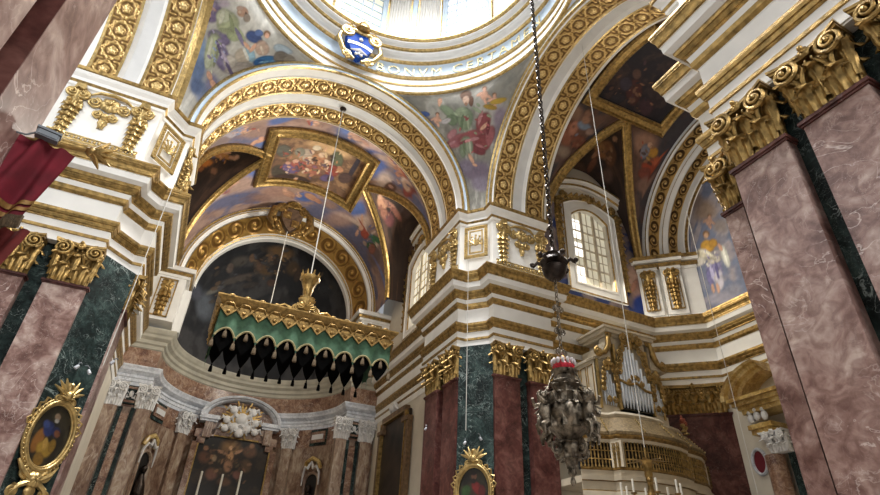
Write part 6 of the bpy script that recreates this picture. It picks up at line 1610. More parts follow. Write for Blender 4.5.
for k, dg in enumerate([94 - 51.4 * (q + .5) for q in (0, 1, 6)]):
    M = cyl_map(rad(dg), 5.74)
    for s, nm in ((-.72, 'left'), (.72, 'right')):
        mb = MB()
        def flute(u, v, s=s): return (s + (u - .5) * 1.02, -.05 - .03 * abs(math.sin(u * PI * 8)), 23.85 + 4 * v)
        mb.grid(65, 2, flute, 0, M)
        mb.box(s - .58, -.09, 23.7, s + .58, .06, 23.86, 1, M)
        for x in (-.58, .51): mb.box(s + x, -.12, 23.8, s + x + .07, .06, 27.9, 1, M)
        o = mb.build('ribbed_panel', [WHITE, GOLDL], smooth=.3)
        tag(o, 'cream ribbed drum panel, %s of the pair between %s' % (nm, ('yellow-lit and white windows', 'the two right windows', 'the two left windows')[k]), 'panel', 'ribbed panels of the drum')
    mb = MB(); mb.box(-.12, -.2, 23.4, .12, .06, 28.2, 0, M)
    for s in (-1.45, 1.45): mb.box(s - .1, -.2, 23.4, s + .1, .06, 28.2, 0, M)
    struct(mb.build('trim_%d' % (k + 14), BLUEW, smooth=0))
# gilt inscription round the frieze
def lettering(txt, a_start, a_step=None, r=5.9, z0=21.52, size=.72):
    cu = bpy.data.curves.new('t', 'FONT'); cu.body = txt; cu.size = size; cu.extrude = .012; cu.space_character = 1.35; cu.space_word = 1.3
    ob = bpy.data.objects.new('t', cu); COL.objects.link(ob)
    dg = bpy.context.evaluated_depsgraph_get(); dg.update()
    me = bpy.data.meshes.new_from_object(ob.evaluated_get(dg))
    bpy.data.objects.remove(ob); bpy.data.curves.remove(cu)
    for v in me.vertices:
        a = a_start - v.co.x / r; rr = r - .02 - v.co.z
        v.co = Vector((CX + rr * math.cos(a), CY + rr * math.sin(a), z0 + v.co.y))
    me.materials.clear(); me.materials.append(LETTER)
    o = bpy.data.objects.new('inscription', me); COL.objects.link(o); return o
o = lettering('BONVM', rad(83), r=6.02); tag(o, 'gilt Latin word BONVM on the pale frieze right of the blue shield', 'inscription', 'words of the dome inscription')
o = lettering('CERTAMEN', rad(49.5), r=6.02); tag(o, 'gilt Latin word CERTAMEN on the pale frieze, above the seated figure in red', 'inscription', 'words of the dome inscription')
# left transept beyond the sunlit arch: plain vault and walls
mb = MB(); mb.grid(40, 4, lambda u, v: arch_pt('x', (CY, ZS), PI * u, VR, -5.8 - 7 * v)); struct(mb.build('ceiling', CREAM, smooth=1))
mb = MB(); mb.box(-13.2, 4.9, 0, -12.8, 16, 20.6); struct(mb.build('wall_left_transept_end', CREAM, smooth=0))
# ================================================================ pilasters
def capital_mb(w, h=1.15, n=3, rich=True):
    c = MB()
    c.box(-w / 2 * .90, .03, 0, w / 2 * .90, .26, h * .9)
    m = max(1, n - 1); sp = w * .96 / m
    for i in range(m):                       # lower tier of broad leaves
        x = -w * .48 + sp * (i + .5)
        leaf(c, x, 0, sp * .86, h * .46, -.02, .20, curl=1.1, nu=15, nv=16)
        for s in (-1, 1): leaf(c, x + s * sp * .27, .02, sp * .40, h * .33, -.03, .12, curl=.9, lean=s * sp * .10)
    sp = w * .94 / m
    for i in range(m + 1):                   # upper tier
        x = -w * .47 + sp * i; e = 0 if 0 < i < m else (-1 if i == 0 else 1)
        leaf(c, x - e * .02, h * .12, sp * (.66 if not e else .5), h * .60, -.02, .23, lean=e * .08, curl=1.1, nu=13, nv=16)
    for i in range(m):                       # stalks curling up between the leaves
        x = -w * .48 + w * .96 / m * (i + .5)
        for s in (-1, 1): c.tube([(x, -.02, h * .40), (x + s * .05, -.10, h * .58), (x + s * sp * .30, -.14, h * .72)], [.025, .035, .02], 6); volute(c, x + s * sp * .2, h * .70, .06, -s, -.10, .02, n=18)
        rosette(c, x, h * .66, .06, -.12, pet=6)
    for s in (-1, 1):       # leaves on the returns
        R = Matrix.Translation((s * w * .465, .12, 0)) @ Matrix.Rotation(-s * -PI / 2, 4, 'Z')
        leaf(c, 0, 0, .3, h * .43, 0, .1, R); leaf(c, 0, h * .1, .26, h * .62, 0, .13, R)
    # egg-and-dart band under the abacus
    k = int(w / .11)
    for i in range(k):
        c.ball((-w * .45 + w * .9 * (i + .5) / k, -.07, h * .82), .042, 4, sq=(.8, .9, 1.2))
    c.tube([(-w * .46, -.05, h * .765), (w * .46, -.05, h * .765)], .022, 5)
    return c
def volute_mb(s, w, h):
    c = MB(); r = .22 * h / 1.15
    volute(c, s * (w / 2 - r * .55), h * .80, r, s, -.15, .042)
    R = Matrix.Translation((s * w * .47, .06, 0)) @ Matrix.Rotation(s * PI / 2, 4, 'Z')
    volute(c, s * -.02, h * .80, r * .85, -s, -.03, .036, M=R)
    c.tube([(s * (w / 2 - r * .5), -.13, h * .62), (s * (w / 2 - r * .2), -.12, h * .7)], [.02, .05], 5)
    return c
def abacus_mb(w, h):
    c = MB(); pts = []
    for i in range(13):
        t = -1 + i / 6; pts.append((t * (w / 2 + .09), -.26 + .13 * (1 - t * t)))
    for z0, z1, g in ((.90, .95, -.03), (.95, 1.0, 0)):
        c.prism([(x * (1 + g), y - g) for x, y in pts] + [(w / 2 + .06, .26), (-w / 2 - .06, .26)], z0 * h, z1 * h)
    rosette(c, 0, h * .93, .11, -.16, pet=6); c.ball((0, -.2, h * 1.0), .05, 4)
    return c
_pc = {}
def capital_mesh(kind, w, h, n, mat):
    key = (kind, round(w, 2), round(h, 2), n, mat.name)
    if key not in _pc:
        o = {'c': lambda: capital_mb(w, h, n), 'l': lambda: volute_mb(-1, w, h), 'r': lambda: volute_mb(1, w, h), 'a': lambda: abacus_mb(w, h)}[kind]().build({'c': 'capital', 'l': 'volute', 'r': 'volute', 'a': 'abacus'}[kind], mat, smooth=1.0)
        _pc[key] = o.data; bpy.data.objects.remove(o)
    return _pc[key]
def add_capital(root, w, h, z, n, mat, y=0):
    o = bpy.data.objects.new('capital', capital_mesh('c', w, h, n, mat)); COL.objects.link(o); o.parent = root; o.location = (0, y, z)
    for k, nm in (('l', 'volute'), ('r', 'volute'), ('a', 'abacus')):
        q = bpy.data.objects.new(nm, capital_mesh(k, w, h, n, mat)); COL.objects.link(q); q.parent = o
    return o
def pilaster(label, x, y, rot, w, marb, n=3, gold=GOLD, z0=0, zc=8.05, h=1.12, depth=.27, ring=RED, group=None, slim=False):
    t = thing('pilaster', label, 'pilaster', (x, y, 0), group, True, rad(rot))
    mb = MB(); mb.box(-w / 2, 0, 1.4, w / 2, depth, zc - .06)
    mb.build('shaft', marb, t, smooth=0)
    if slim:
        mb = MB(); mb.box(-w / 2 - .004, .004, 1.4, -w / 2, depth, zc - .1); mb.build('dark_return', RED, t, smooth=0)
    mb = MB(); mb.box(-w / 2 - .08, -.08, z0, w / 2 + .08, depth, 1.1)
    for k, (p, z, z2) in enumerate(((.1, 1.1, 1.2), (.05, 1.2, 1.27), (.07, 1.27, 1.34), (.02, 1.34, 1.4))): mb.box(-w / 2 - p, -p, z, w / 2 + p, depth, z2)
    mb.build('base', marb, t, smooth=0)
    mb = MB(); mb.box(-w / 2 - .05, -.05, zc - .06, w / 2 + .05, depth, zc); mb.box(-w / 2 - .025, -.025, zc - .1, w / 2 + .025, depth, zc - .06)
    mb.build('necking', ring, t, smooth=0)
    add_capital(t, w, h, zc, n, gold)
    return t
G = 'marble pilasters of the crossing'
pilaster('dark red pilaster just right of the green corner strip on the far pier', 9.475, 15.35, 0, .99, RED, group=G)
pilaster('second dark red pilaster on the far pier, beside the hanging silver lamp', 10.88, 15.35, 0, .97, RED, group=G)
pilaster('dark red pilaster just left of the green corner strip on the far pier', 8.06, 16.88, -90, 1.03, RED, group=G)
pilaster('leftmost dark red pilaster of the far pier, next to the chancel wall', 8.06, 18.45, -90, 1.08, RED, group=G)
pilaster('pink pilaster above and left of the oval painting on the left pier', -3.66, 15.35, 0, .98, PINK, group=G)
pilaster('pink pilaster at the left edge of the photo, below the crimson banner', -5.06, 15.35, 0, .98, PINK, group=G)
pilaster('pink pilaster on the chancel side of the left pier, seen at a sharp angle', -2.3, 16.9, 90, 1.03, PINK, group=G)
pilaster('pink pilaster with bold white veins, first on the right pier beside the saint fresco', 7.45, 4.02, -90, .97, PINK, group=G)
pilaster('second pink pilaster of the right pier, beyond the green strip', 7.45, 2.75, -90, .97, PINK, group=G)
pilaster('pink pilaster at the far right, only its capital showing at the edge of the photo', 7.45, 1.45, -90, .97, PINK, group=G)
pilaster('narrow pink pilaster set back behind the right pier, next to the saint fresco', 8.3, 5.24, -90, .4, PINK, 1, group=G)
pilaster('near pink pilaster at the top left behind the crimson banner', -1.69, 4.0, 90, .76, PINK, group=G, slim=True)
pilaster('nearest pink pilaster, in the extreme top left corner', -1.69, 2.83, 90, .96, PINK, group=G)
pilaster('wide dark red corner pilaster behind the organ gallery, with broad gilt capital', 17.83, 15.08, -43.3, 2.38, RED, 5, GOLD, group=G)

# ================================================================ gilt ornament of the attic
def attic(label, x, y, rot, w, gold=GOLDL):
    t = thing('bracket_panel', label, 'ornament', (x, y, 0), 'gilt bracket panels under the arches', True, rad(rot))
    for s in (-1, 1):
        b = MB(); cx = s * (w / 2 - .3)
        husk(b, cx, 12.62, 13.82, .52, -.06, n=6)
        volute(b, cx - .16, 14.1, .2, -1, -.08, .06); volute(b, cx + .16, 14.1, .2, 1, -.08, .06)
        b.box(cx - .13, -.2, 14.22, cx + .13, 0, 14.42); leaf(b, cx, 13.75, .42, .5, -.1, .16)
        b.build('bracket', gold, t, smooth=1.1)
    c = MB()
    rosette(c, 0, 14.0, .3, -.06)
    for s in (-1, 1):
        volute(c, s * .42, 13.95, .2, s, -.04, .05); volute(c, s * .22, 13.55, .15, s, -.04, .045)
        c.tube([(s * .6, -.05, 14.2), (s * .35, -.12, 14.32), (0, -.14, 14.36)], [.03, .06, .07], 6)
    leaf(c, 0, 13.05, .34, .5, -.03, .08); c.ball((0, -.06, 13.2), .09, 5, sq=(.7, .7, 1.5)); c.ball((0, -.08, 13.5), .12, 5)
    c.build('cartouche', gold, t, smooth=1.1)
    f = MB(); k = int(w / .12)
    f.box(-w / 2, -.04, 12.4, w / 2, 0, 12.46); f.box(-w / 2, -.04, 12.58, w / 2, 0, 12.62)
    for i in range(k): f.ball((-w / 2 + w * (i + .5) / k, -.03, 12.52), .055, 4, sq=(1, .8, .9))
    f.build('leaf_border', gold, t, smooth=1.1)
    return t
attic('gilt scroll brackets and cartouche on the front of the far pier', 10.3, 15.35, 0, 2.35)
attic('gilt scroll brackets on the chancel side of the far pier, beside the chancel window', 8.06, 17.75, -90, 2.6)
attic('sunlit gilt scroll brackets and cartouche on the front of the left pier', -4.6, 15.35, 0, 2.4)
attic('gilt scroll brackets on the chancel side of the left pier, seen edge on', -2.3, 17.75, 90, 2.6)
def flower_panel(label, x, y, rot, w=1.0, h=1.45, z=12.75, gold=GOLDL):
    t = thing('flower_panel', label, 'ornament', (x, y, z), 'gilt panels of the pier corners', True, rad(rot))
    f = MB()
    for a, d in ((0, .13), (.2, .05)):
        for s in (-1, 1):
            f.box(s * (w / 2 - a) - (d if s > 0 else 0), -.05, a, s * (w / 2 - a) + (0 if s > 0 else d), 0, h - a)
        f.box(-w / 2 + a, -.05, a, w / 2 - a, 0, a + d); f.box(-w / 2 + a, -.05, h - a - d, w / 2 - a, 0, h - a)
    n = 14
    for i in range(n):
        for zz in (.065, h - .065): f.ball((-w / 2 + w * (i + .5) / n, -.05, zz), .04, 3)
        for s in (-1, 1): f.ball((s * (w / 2 - .065), -.05, h * (i + .5) / n), .04, 3)
    f.build('border', gold, t, smooth=.8)
    p = MB()
    for a in range(7):
        an = rad(-110 + a * 36.6) ; L = .26
        p.tube([(0, -.03, h / 2 - .18), (.12 * math.sin(an), -.05, h / 2 - .08 + .12 * math.cos(an)), (L * math.sin(an), -.04, h / 2 + L * 1.25 * math.cos(an) - .04)], [.02, .045, .02], 5)
        p.ball((L * math.sin(an), -.04, h / 2 - .04 + L * 1.25 * math.cos(an)), .05, 4)
    p.build('bouquet', gold, t, smooth=1)
    return t
flower_panel('square gilt flower panel on the cut corner of the far pier', 8.52, 15.845, -47, .95, 1.45)
flower_panel('square gilt flower panel on the cut corner of the left pier', -2.76, 15.845, 43 + 4, .95, 1.45)
# attic of the transept corner: three narrow carved panels under a broken ledge
TN = Matrix.Translation((17.83, 15.08, 0)) @ Matrix.Rotation(rad(-43.3), 4, 'Z')
mb = MB()
for k, (x0, x1, d) in enumerate(((-2.2, -1.48, .10), (-1.28, -.46, .22), (-.3, .52, .22), (.56, 1.2, .1))):
    mb.box(x0, -d, 12.2, x1, .4, 14.4, 0, TN)
    for z, p in ((14.4, .04), (14.55, .12), (14.75, .2), (14.9, .26)): mb.box(x0 - p * .6, -d - p, z, x1 + p * .6, .4, z + .16, 1 if p in (.12, .26) else 0, TN)
struct(mb.build('trim_20', [WHITE, GOLD], smooth=0))
for k, (cx, d, lab) in enumerate(((-1.84, .1, 'left of the three narrow carved gilt strips on the transept corner, next to the window'), (-.87, .22, 'middle of the three narrow carved gilt strips on the transept corner'), (.11, .22, 'right of three narrow carved gilt strips on the transept corner, beside the saint'))):
    t = thing('carved_strip', lab, 'ornament', (17.83, 15.08, 0), 'carved strips of the transept corner', True, rad(-43.3))
    p = MB(); husk(p, cx, 12.5, 13.9 if k else 14.1, .5, -d - .04, n=7)
    for s in (-1, 1): p.box(cx + s * .27 - .02, -d - .04, 12.45, cx + s * .27 + .02, -d, 14.15)
    p.box(cx - .27, -d - .04, 12.42, cx + .27, -d, 12.48)
    p.build('husk_drop', GOLD, t, smooth=1.1)
    if k:
        p = MB()
        volute(p, cx - .16, 14.2, .2, -1, -d - .06, .055); volute(p, cx + .16, 14.2, .2, 1, -d - .06, .055); leaf(p, cx, 13.75, .4, .55, -d - .08, .16)
        p.build('bracket', GOLD, t, smooth=1.1)

# ================================================================ framed oval paintings on the cut corners
def ring_path(a, b, n=40, y=0, cz=0): return [(a * math.cos(2 * PI * i / n), y, cz + b * math.sin(2 * PI * i / n)) for i in range(n)]
def oval_painting(label, x, y, rot, cz, key, a=.50, b=.71):
    t = thing('oval_painting', label, 'painting', (x, y, cz), None, True, rad(rot))
    fn = lambda u, v: (a * 1.02 * (2 * u - 1) * math.sqrt(max(0, 1 - (2 * v - 1) ** 2)), -.03, b * 1.02 * (2 * v - 1))
    def fn2(u, v): p = fn(u, v); return p
    bg = cloud_bg((.10, .085, .055), (.17, .15, .10), (.07, .06, .04), 4, 4, 5)
    # paint in the unit box of the oval, not in its stretched grid
    mb = MB(); cols = []; bl = [(q[0], q[1], q[2], q[3], q[4], q[5], srgb(q[6]), q[7], q[8]) for q in FR.get(key, [])]
    for j in range(70):
        for i in range(56):
            p = fn(i / 55, j / 69); cols.append(paint(p[0] / (2 * a) + .5, p[2] / (2 * b) + .5, bg, bl))
    mb.grid(56, 70, fn)
    mb.build('canvas', OIL, t, attr=('Col', cols, 'c'))
    f = MB()
    for k, (g, r) in enumerate(((.0, .035), (.055, .05), (.115, .035))):
        f.tube([(p[0], -.05 - (.03 if k == 1 else 0), p[2]) for p in ring_path(a + g, b + g)], r, 7, closed=True)
    for i in range(48):
        an = 2 * PI * i / 48; f.ball(((a + .115) * math.cos(an), -.09, (b + .115) * math.sin(an)), .03, 3)
    f.build('frame', GOLDL, t, smooth=1)
    c = MB()
    zt = b + .12
    for s in (-1, 1):
        for k in range(3):
            an = rad(20 + 24 * k)
            c.tube([(s * .05, -.08, zt + .08), (s * (.05 + .2 * math.sin(an)), -.1, zt + .1 + .2 * math.cos(an)), (s * (.05 + .40 * math.sin(an)), -.07, zt + .1 + .40 * math.cos(an))], [.03, .055, .015], 5)
        volute(c, s * .18, zt - .02, .13, s, -.06, .035)
        for k in range(4):
            an = rad(58 - 13 * k); c.tube([((a + .17) * s * math.cos(an), -.05, (b + .17) * math.sin(an)), ((a + .24) * s * math.cos(an - .1), -.08, (b + .24) * math.sin(an - .1)), ((a + .16) * s * math.cos(an - .2), -.05, (b + .16) * math.sin(an - .2))], .028, 5)
    c.ball((0, -.1, zt + .1), .12, 6); leaf(c, 0, zt, .2, .4, -.08, .06); shell(c, 0, zt + .02, .2, -.1)
    c.build('crest', GOLDL, t, smooth=1)
    d = MB(); zb = -b - .12
    for s in (-1, 1):
        volute(d, s * .24, zb - .03, .17, -s, -.06, .05, a0=-PI / 2); volute(d, s * .4, zb - .42, .13, s, -.06, .045)
        d.tube([(s * .5, -.05, zb + .22), (s * .34, -.1, zb), (s * .1, -.12, zb - .14)], [.03, .06, .06], 6)
        d.tube([(s * .12, -.1, zb - .2), (s * .3, -.1, zb - .3), (s * .44, -.08, zb - .5)], [.07, .06, .03], 6)
    d.ball((0, -.1, zb - .14), .19, 7, sq=(1.2, .5, .9)); d.ball((0, -.1, zb - .38), .13, 6, sq=(1.1, .6, 1)); rosette(d, 0, zb - .14, .15, -.16)
    d.build('pendant_scroll', GOLDL, t, smooth=1)
    return t
oval_painting('gilt-framed oval painting of a figure in blue and ochre on the left pier', -2.76, 15.83, 47, 4.46, 'ovalL')
oval_painting('gilt-framed oval painting of a figure in green and red on the far pier', 8.50, 15.84, -47, 4.40, 'ovalC')
# ================================================================ green canopy hung in the chancel arch
def canopy():
    x0, x1, y0, y1, zt = .12, 6.12, 17.9, 21.0, 9.82
    t = thing('canopy', 'hanging green canopy with gilt cornice and black scalloped valances in the chancel arch', 'canopy', ((x0 + x1) / 2, y0, zt))
    r = MB(); prof = [(.0, -.42), (.04, -.40), (.05, -.3), (.0, -.26), (.06, -.2), (.14, -.1), (.2, -.02), (.2, .03), (-.15, .05)]
    plan = [(x0, y1), (x0, y0), (x1, y0), (x1, y1)]
    # room side is outwards here
    sweep_plan(r, plan[::-1] + [], [(-d, zt + z) for d, z in prof], None, True)
    r.build('cornice', GOLDD, t, smooth=.6)
    n = 12
    q = MB()
    for side in ('f', 'l', 'r'):
        L = (x1 - x0) if side == 'f' else (y1 - y0); m = n if side == 'f' else 6; w = L / m
        for i in range(m):
            c = w * (i + .5)
            if side == 'f': P = lambda a, z, d=.05, c=c: (x0 + c + a, y0 - .03 - d, zt + z)
            elif side == 'l': P = lambda a, z, d=.05, c=c: (x0 - .03 - d, y0 + c + a, zt + z)
            else: P = lambda a, z, d=.05, c=c: (x1 + .03 + d, y0 + c + a, zt + z)
            q.add([P(-w * .48, -.4, 0), P(w * .48, -.4, 0), P(0, -.68, 0), P(-w * .48, -.4, .04), P(w * .48, -.4, .04), P(0, -.68, .04)], [(0, 2, 1), (3, 4, 5), (0, 3, 5, 2), (1, 2, 5, 4), (0, 1, 4, 3)])
            q.tube([P(-w * .48, -.42, .05), P(0, -.68, .05), P(w * .48, -.42, .05)], .035, 5)
            q.ball(P(0, -.52, .06), .07, 4)
            q.tube([P(-w * .4, -.36, .06), P(-w * .2, -.22, .1), P(w * .2, -.22, .1), P(w * .4, -.36, .06)], .03, 5)
            q.ball(P(0, .1, -.02), .07, 5, sq=(1.6, .8, 1)); q.ball(P(w * .5, .05, -.02), .05, 4)
    q.build('lambrequin', GOLDD, t, smooth=.9)
    # cloth with arched lower edge
    def arch_edge(f):                        # 0 at the drop points, 1 at the arch crown
        return math.sin(PI * f) ** .55
    def val(P, L, m, zhi, zlo, rise, mat, name, nu=16):
        mb = MB(); N = m * nu
        def fn(u, v):
            f = (u * m) % 1 if u < 1 else 0
            zb = zlo + rise * arch_edge(f)
            wav = .05 * math.sin(u * m * 2 * PI)
            return P(u * L, zhi + (zb - zhi) * v, wav * v)
        mb.grid(N + 1, 7, fn); return mb.build(name, mat, t, smooth=1.2)
    front = lambda a, z, d: (x0 + a, y0 + .02 + d, z)
    left = lambda a, z, d: (x0 + .02 + d, y0 + a, z)
    right = lambda a, z, d: (x1 - .02 + d, y0 + a, z)
    back = lambda a, z, d: (x0 + a, y1 - .05 + d, z)
    val(front, x1 - x0, n - 3, zt - .3, 8.3, .44, CLOTHG, 'valance')
    val(left, y1 - y0, 5, zt - .3, 8.35, .44, CLOTHG, 'valance')
    val(right, y1 - y0, 5, zt - .3, 8.35, .44, CLOTHG, 'valance')
    def lobes(P, L, m, zhi, zlo, name):
        mb = MB()
        def fn(u, v):
            f = (u * m) % 1 if u < 1 else 0
            tri = 1 - abs(2 * f - 1)
            zb = zlo + .55 - .55 * tri ** .8
            return P(u * L, zhi + (zb - zhi) * v, .04 * math.sin(u * m * 2 * PI) * v)
        mb.grid(m * 14 + 1, 5, fn); mb.build(name, CLOTHK, t, smooth=1.2)
    lobes(back, x1 - x0, n, zt - .3, 8.5, 'back_valance')
    lobes(lambda a, z, d: (x0 + a, y0 + .2 + d, z), x1 - x0, n - 3, zt - .35, 8.0, 'lining')
    mb = MB(); mb.box(x0 + .02, y0 + .05, zt - .3, x1 - .02, y1, zt - .22); mb.build('tester', CLOTHK, t, smooth=0)
    # fringe along the arched edge and tassels
    fr = MB(); m = n - 3; L = x1 - x0
    for i in range(m):
        pts = []
        for k in range(15):
            f = .04 + .92 * k / 14; pts.append((x0 + (i + f) * L / m, y0 - .03 + .05 * math.sin(f * 2 * PI), 8.3 + .44 * arch_edge(f)))
        fr.tube(pts, .035, 5)
    fr.build('fringe', plain('gold_fringe', (.30, .25, .12), .8, 0, .3, 40), t)
    for i in range(m + 1):
        for (dx, z) in ((0, 8.25),) + (((.5, 8.62),) if i < m else ()):
            s = MB(); x = x0 + (i + dx) * L / m
            s.lathe([(.012, .1), (.03, .06), (.02, .03), (.05, 0), (.075, -.16), (.07, -.2), (0.01, -.2)], 8, 0, Matrix.Translation((x, y0 - .02, z)))
            s.build('tassel', FRINGE, t, smooth=1)
    for i in range(12):
        s = MB(); x = x0 + (i + .5) * L / 12
        s.lathe([(.012, .1), (.03, .06), (.02, .03), (.05, 0), (.07, -.16), (.07, -.2), (0.01, -.2)], 8, 0, Matrix.Translation((x, y1 - .05, 8.42)))
        s.build('tassel', CLOTHK, t, smooth=1)
    # crest in the middle of the front
    c = MB(); cx = 2.83
    leaf(c, cx, 9.85, .6, .62, y0 - .1, .05, curl=0); shell(c, cx, 9.9, .33, y0 - .14)
    for s in (-1, 1):
        volute(c, cx + s * .34, 9.97, .16, s, y0 - .08, .045); c.tube([(cx + s * .5, y0 - .1, 9.9), (cx + s * .75, y0 - .1, 9.98), (cx + s * .95, y0 - .1, 9.88)], [.05, .05, .02], 5)
    c.build('crest', GOLD, t, smooth=1)
    k = MB()
    k.lathe([(.08, 0), (.2, .07), (.21, .2), (.09, .3), (.07, .46), (.13, .54), (.17, .86), (.28, 1.18), (.35, 1.24), (.35, 1.36), (.27, 1.38)], 18, 0, Matrix.Translation((cx, y0 + .25, 10.05)), fn=lambda a, z: 1 + .06 * math.cos(9 * a))
    for i in range(9):
        a = 2 * PI * i / 9
        k.tube([(cx + .31 * math.cos(a), y0 + .25 + .31 * math.sin(a), 11.4), (cx + .36 * math.cos(a), y0 + .25 + .36 * math.sin(a), 11.6)], [.05, .01], 5)
    k.build('crown_finial', GOLD, t, smooth=.9)
    k = MB(); k.ball((cx - .1, y0 + .12, 10.08), .2, 7, sq=(1.5, .8, .6)); k.build('crimson_cushion', CLOTHR, t)
    return t
canopy()
def rope(label, x, y, z0, z1, r=.016, top=None, mat=ROPE, name='rope', disc=.12, plate=None):
    t = thing(name, label, 'rope', (x, y, z0))
    m = MB(); m.tube([(x, y, z0), (x, y, (z0 + z1) / 2), (x, y, z1)], r, 6); m.build('cord', mat, t)
    if plate:
        m = MB(); m.lathe([(.02, z1 - .14), (.08, z1 - .1), (.15, z1 - .03), (.15, z1)], 12, 0, Matrix.Translation((x, y, 0))); m.build('ceiling_plate', DARKM, t)
    return t
rope('pale cord from the chancel arch down to the crown of the green canopy', 2.83, 18.15, 11.4, 20.28, .02, plate=True)
rope('thin pale cord from the carved coat of arms down behind the green canopy', 2.42, 26.55, 11.5, 18.4, .022)

# ================================================================ coats of arms
def arms_frame(mb, w, h):
    for s in (-1, 1):
        volute(mb, s * w * .38, h * .36, w * .17, s, -.08, .05 * w / .8)
        mb.tube([(s * w * .5, -.06, h * .3), (s * w * .56, -.12, 0), (s * w * .4, -.1, -h * .3), (s * w * .1, -.08, -h * .48)], [.04 * w, .07 * w, .06 * w, .05 * w], 7)
        volute(mb, s * w * .3, -h * .4, w * .13, -s, -.08, .04 * w, a0=-PI / 2)
        mb.tube([(s * w * .44, -.08, h * .34), (s * w * .2, -.12, h * .46), (0, -.14, h * .42)], [.05 * w, .06 * w, .05 * w], 7)
def shield_pts(w, h, n=14):
    return [(-w / 2, h / 2)] + [(-w / 2 * (1 - (i / n) ** 2.6), h / 2 - h * i / n) for i in range(1, n + 1)] + [(w / 2 * (1 - ((n - i) / n) ** 2.6), -h / 2 + h * i / n) for i in range(1, n)] + [(w / 2, h / 2)]
def shield(mb, w, h, y0, y1, M=None, mi=0):
    p = shield_pts(w, h); n = len(p)
    v = [(x, y0, z) for x, z in p] + [(x, y1, z) for x, z in p]
    mb.add(v, [tuple(range(n)), tuple(range(2 * n - 1, n - 1, -1))] + [(i, n + i, n + (i + 1) % n, (i + 1) % n) for i in range(n)], mi, M)
# blue shield on the dome ring
a_ = rad(92.5); t = thing('blue_shield', 'blue shield in a gilt scrolled frame under a tiara, on the dome ring', 'coat of arms', (CX + 5.42 * math.cos(a_), CY + 5.42 * math.sin(a_), 21.75), None, True, a_ - PI / 2)
m = MB(); arms_frame(m, 1.75, 1.9); m.build('scroll_frame', GOLDL, t, smooth=1)
m = MB(); shield(m, 1.3, 1.5, -.12, .2); m.build('shield', BLUES, t, smooth=.4)
m = MB()
for k, (zc, am) in enumerate(((-.02, .12), )):
    def band(u, v): x = -.56 + 1.12 * u; return (x, -.14, zc - .09 + .18 * v + am * (1 - (x / .56) ** 2))
    m.grid(20, 2, band)
m.tube([(-.38, -.14, -.42), (0, -.14, -.3), (.38, -.14, -.42)], [.02, .1, .02], 6); m.ball((0, -.14, .42), .1, 5, sq=(1, .5, 1))
for k in range(3): m.ball((-.12 + .12 * k, -.14, -.58 + .05 * (k % 2)), .07, 4)
m.build('white_charge', PEARL, t)
m = MB(); m.lathe([(.25, 0), (.34, .06), (.30, .12), (.33, .26), (.24, .3), (.26, .4), (.16, .46), (.12, .58), (.02, .66)], 14, 0, Matrix.Translation((0, -.1, .98))); m.ball((0, -.1, 1.7), .07, 5)
for s in (-1, 1):
    m.tube([(s * .3, -.08, .95), (s * .55, -.1, 1.12), (s * .72, -.08, 1.02)], [.06, .09, .08], 6); m.ball((s * .55, -.12, .98), .1, 5); rosette(m, s * .68, 1.0, .13, -.1)
m.build('tiara', GOLD, t, smooth=1)
# crest at the crown of the apse arch
t = thing('carved_crest', 'dark gilded coat of arms at the crown of the apse arch above the canopy', 'coat of arms', (2.5, 26.75, 19.25), None, True, 0)
m = MB(); arms_frame(m, 1.7, 2.0); m.build('scroll_frame', GOLDD, t, smooth=1)
m = MB(); shield(m, 1.25, 1.5, -.15, .25); m.build('shield', plain('crest_field', (.16, .10, .06), .5, .3, .3, 5), t, smooth=.4)
m = MB(); m.box(-.5, -.2, .05, -.05, -.15, .5); m.box(.06, -.2, -.45, .45, -.15, .0)
for s in (-1, 1): m.ball((s * .25, -.18, .3 * -s), .16, 5, sq=(1, .5, 1))
m.build('charge', GOLD, t, smooth=.6)
for s in (-1, 1):
    m = MB(); m.tube([(s * .6, -.1, .9), (s * 1.05, -.12, .4), (s * 1.15, -.1, -.2), (s * .8, -.1, -.8)], [.12, .2, .2, .08], 7)
    for k in range(4): m.ball((s * (1.05 - .04 * k * k), -.18, .5 - .35 * k), .16, 5, sq=(1, .6, 1))
    m.build('mantling', GOLDD, t, smooth=1)
m = MB(); m.lathe([(.35, 0), (.45, .08), (.36, .16), (.52, .4), (.14, .52), (.06, .7)], 14, 0, Matrix.Translation((0, -.1, .92))); m.ball((0, -.1, 1.55), .09, 5); m.build('crown', GOLDD, t, smooth=1)

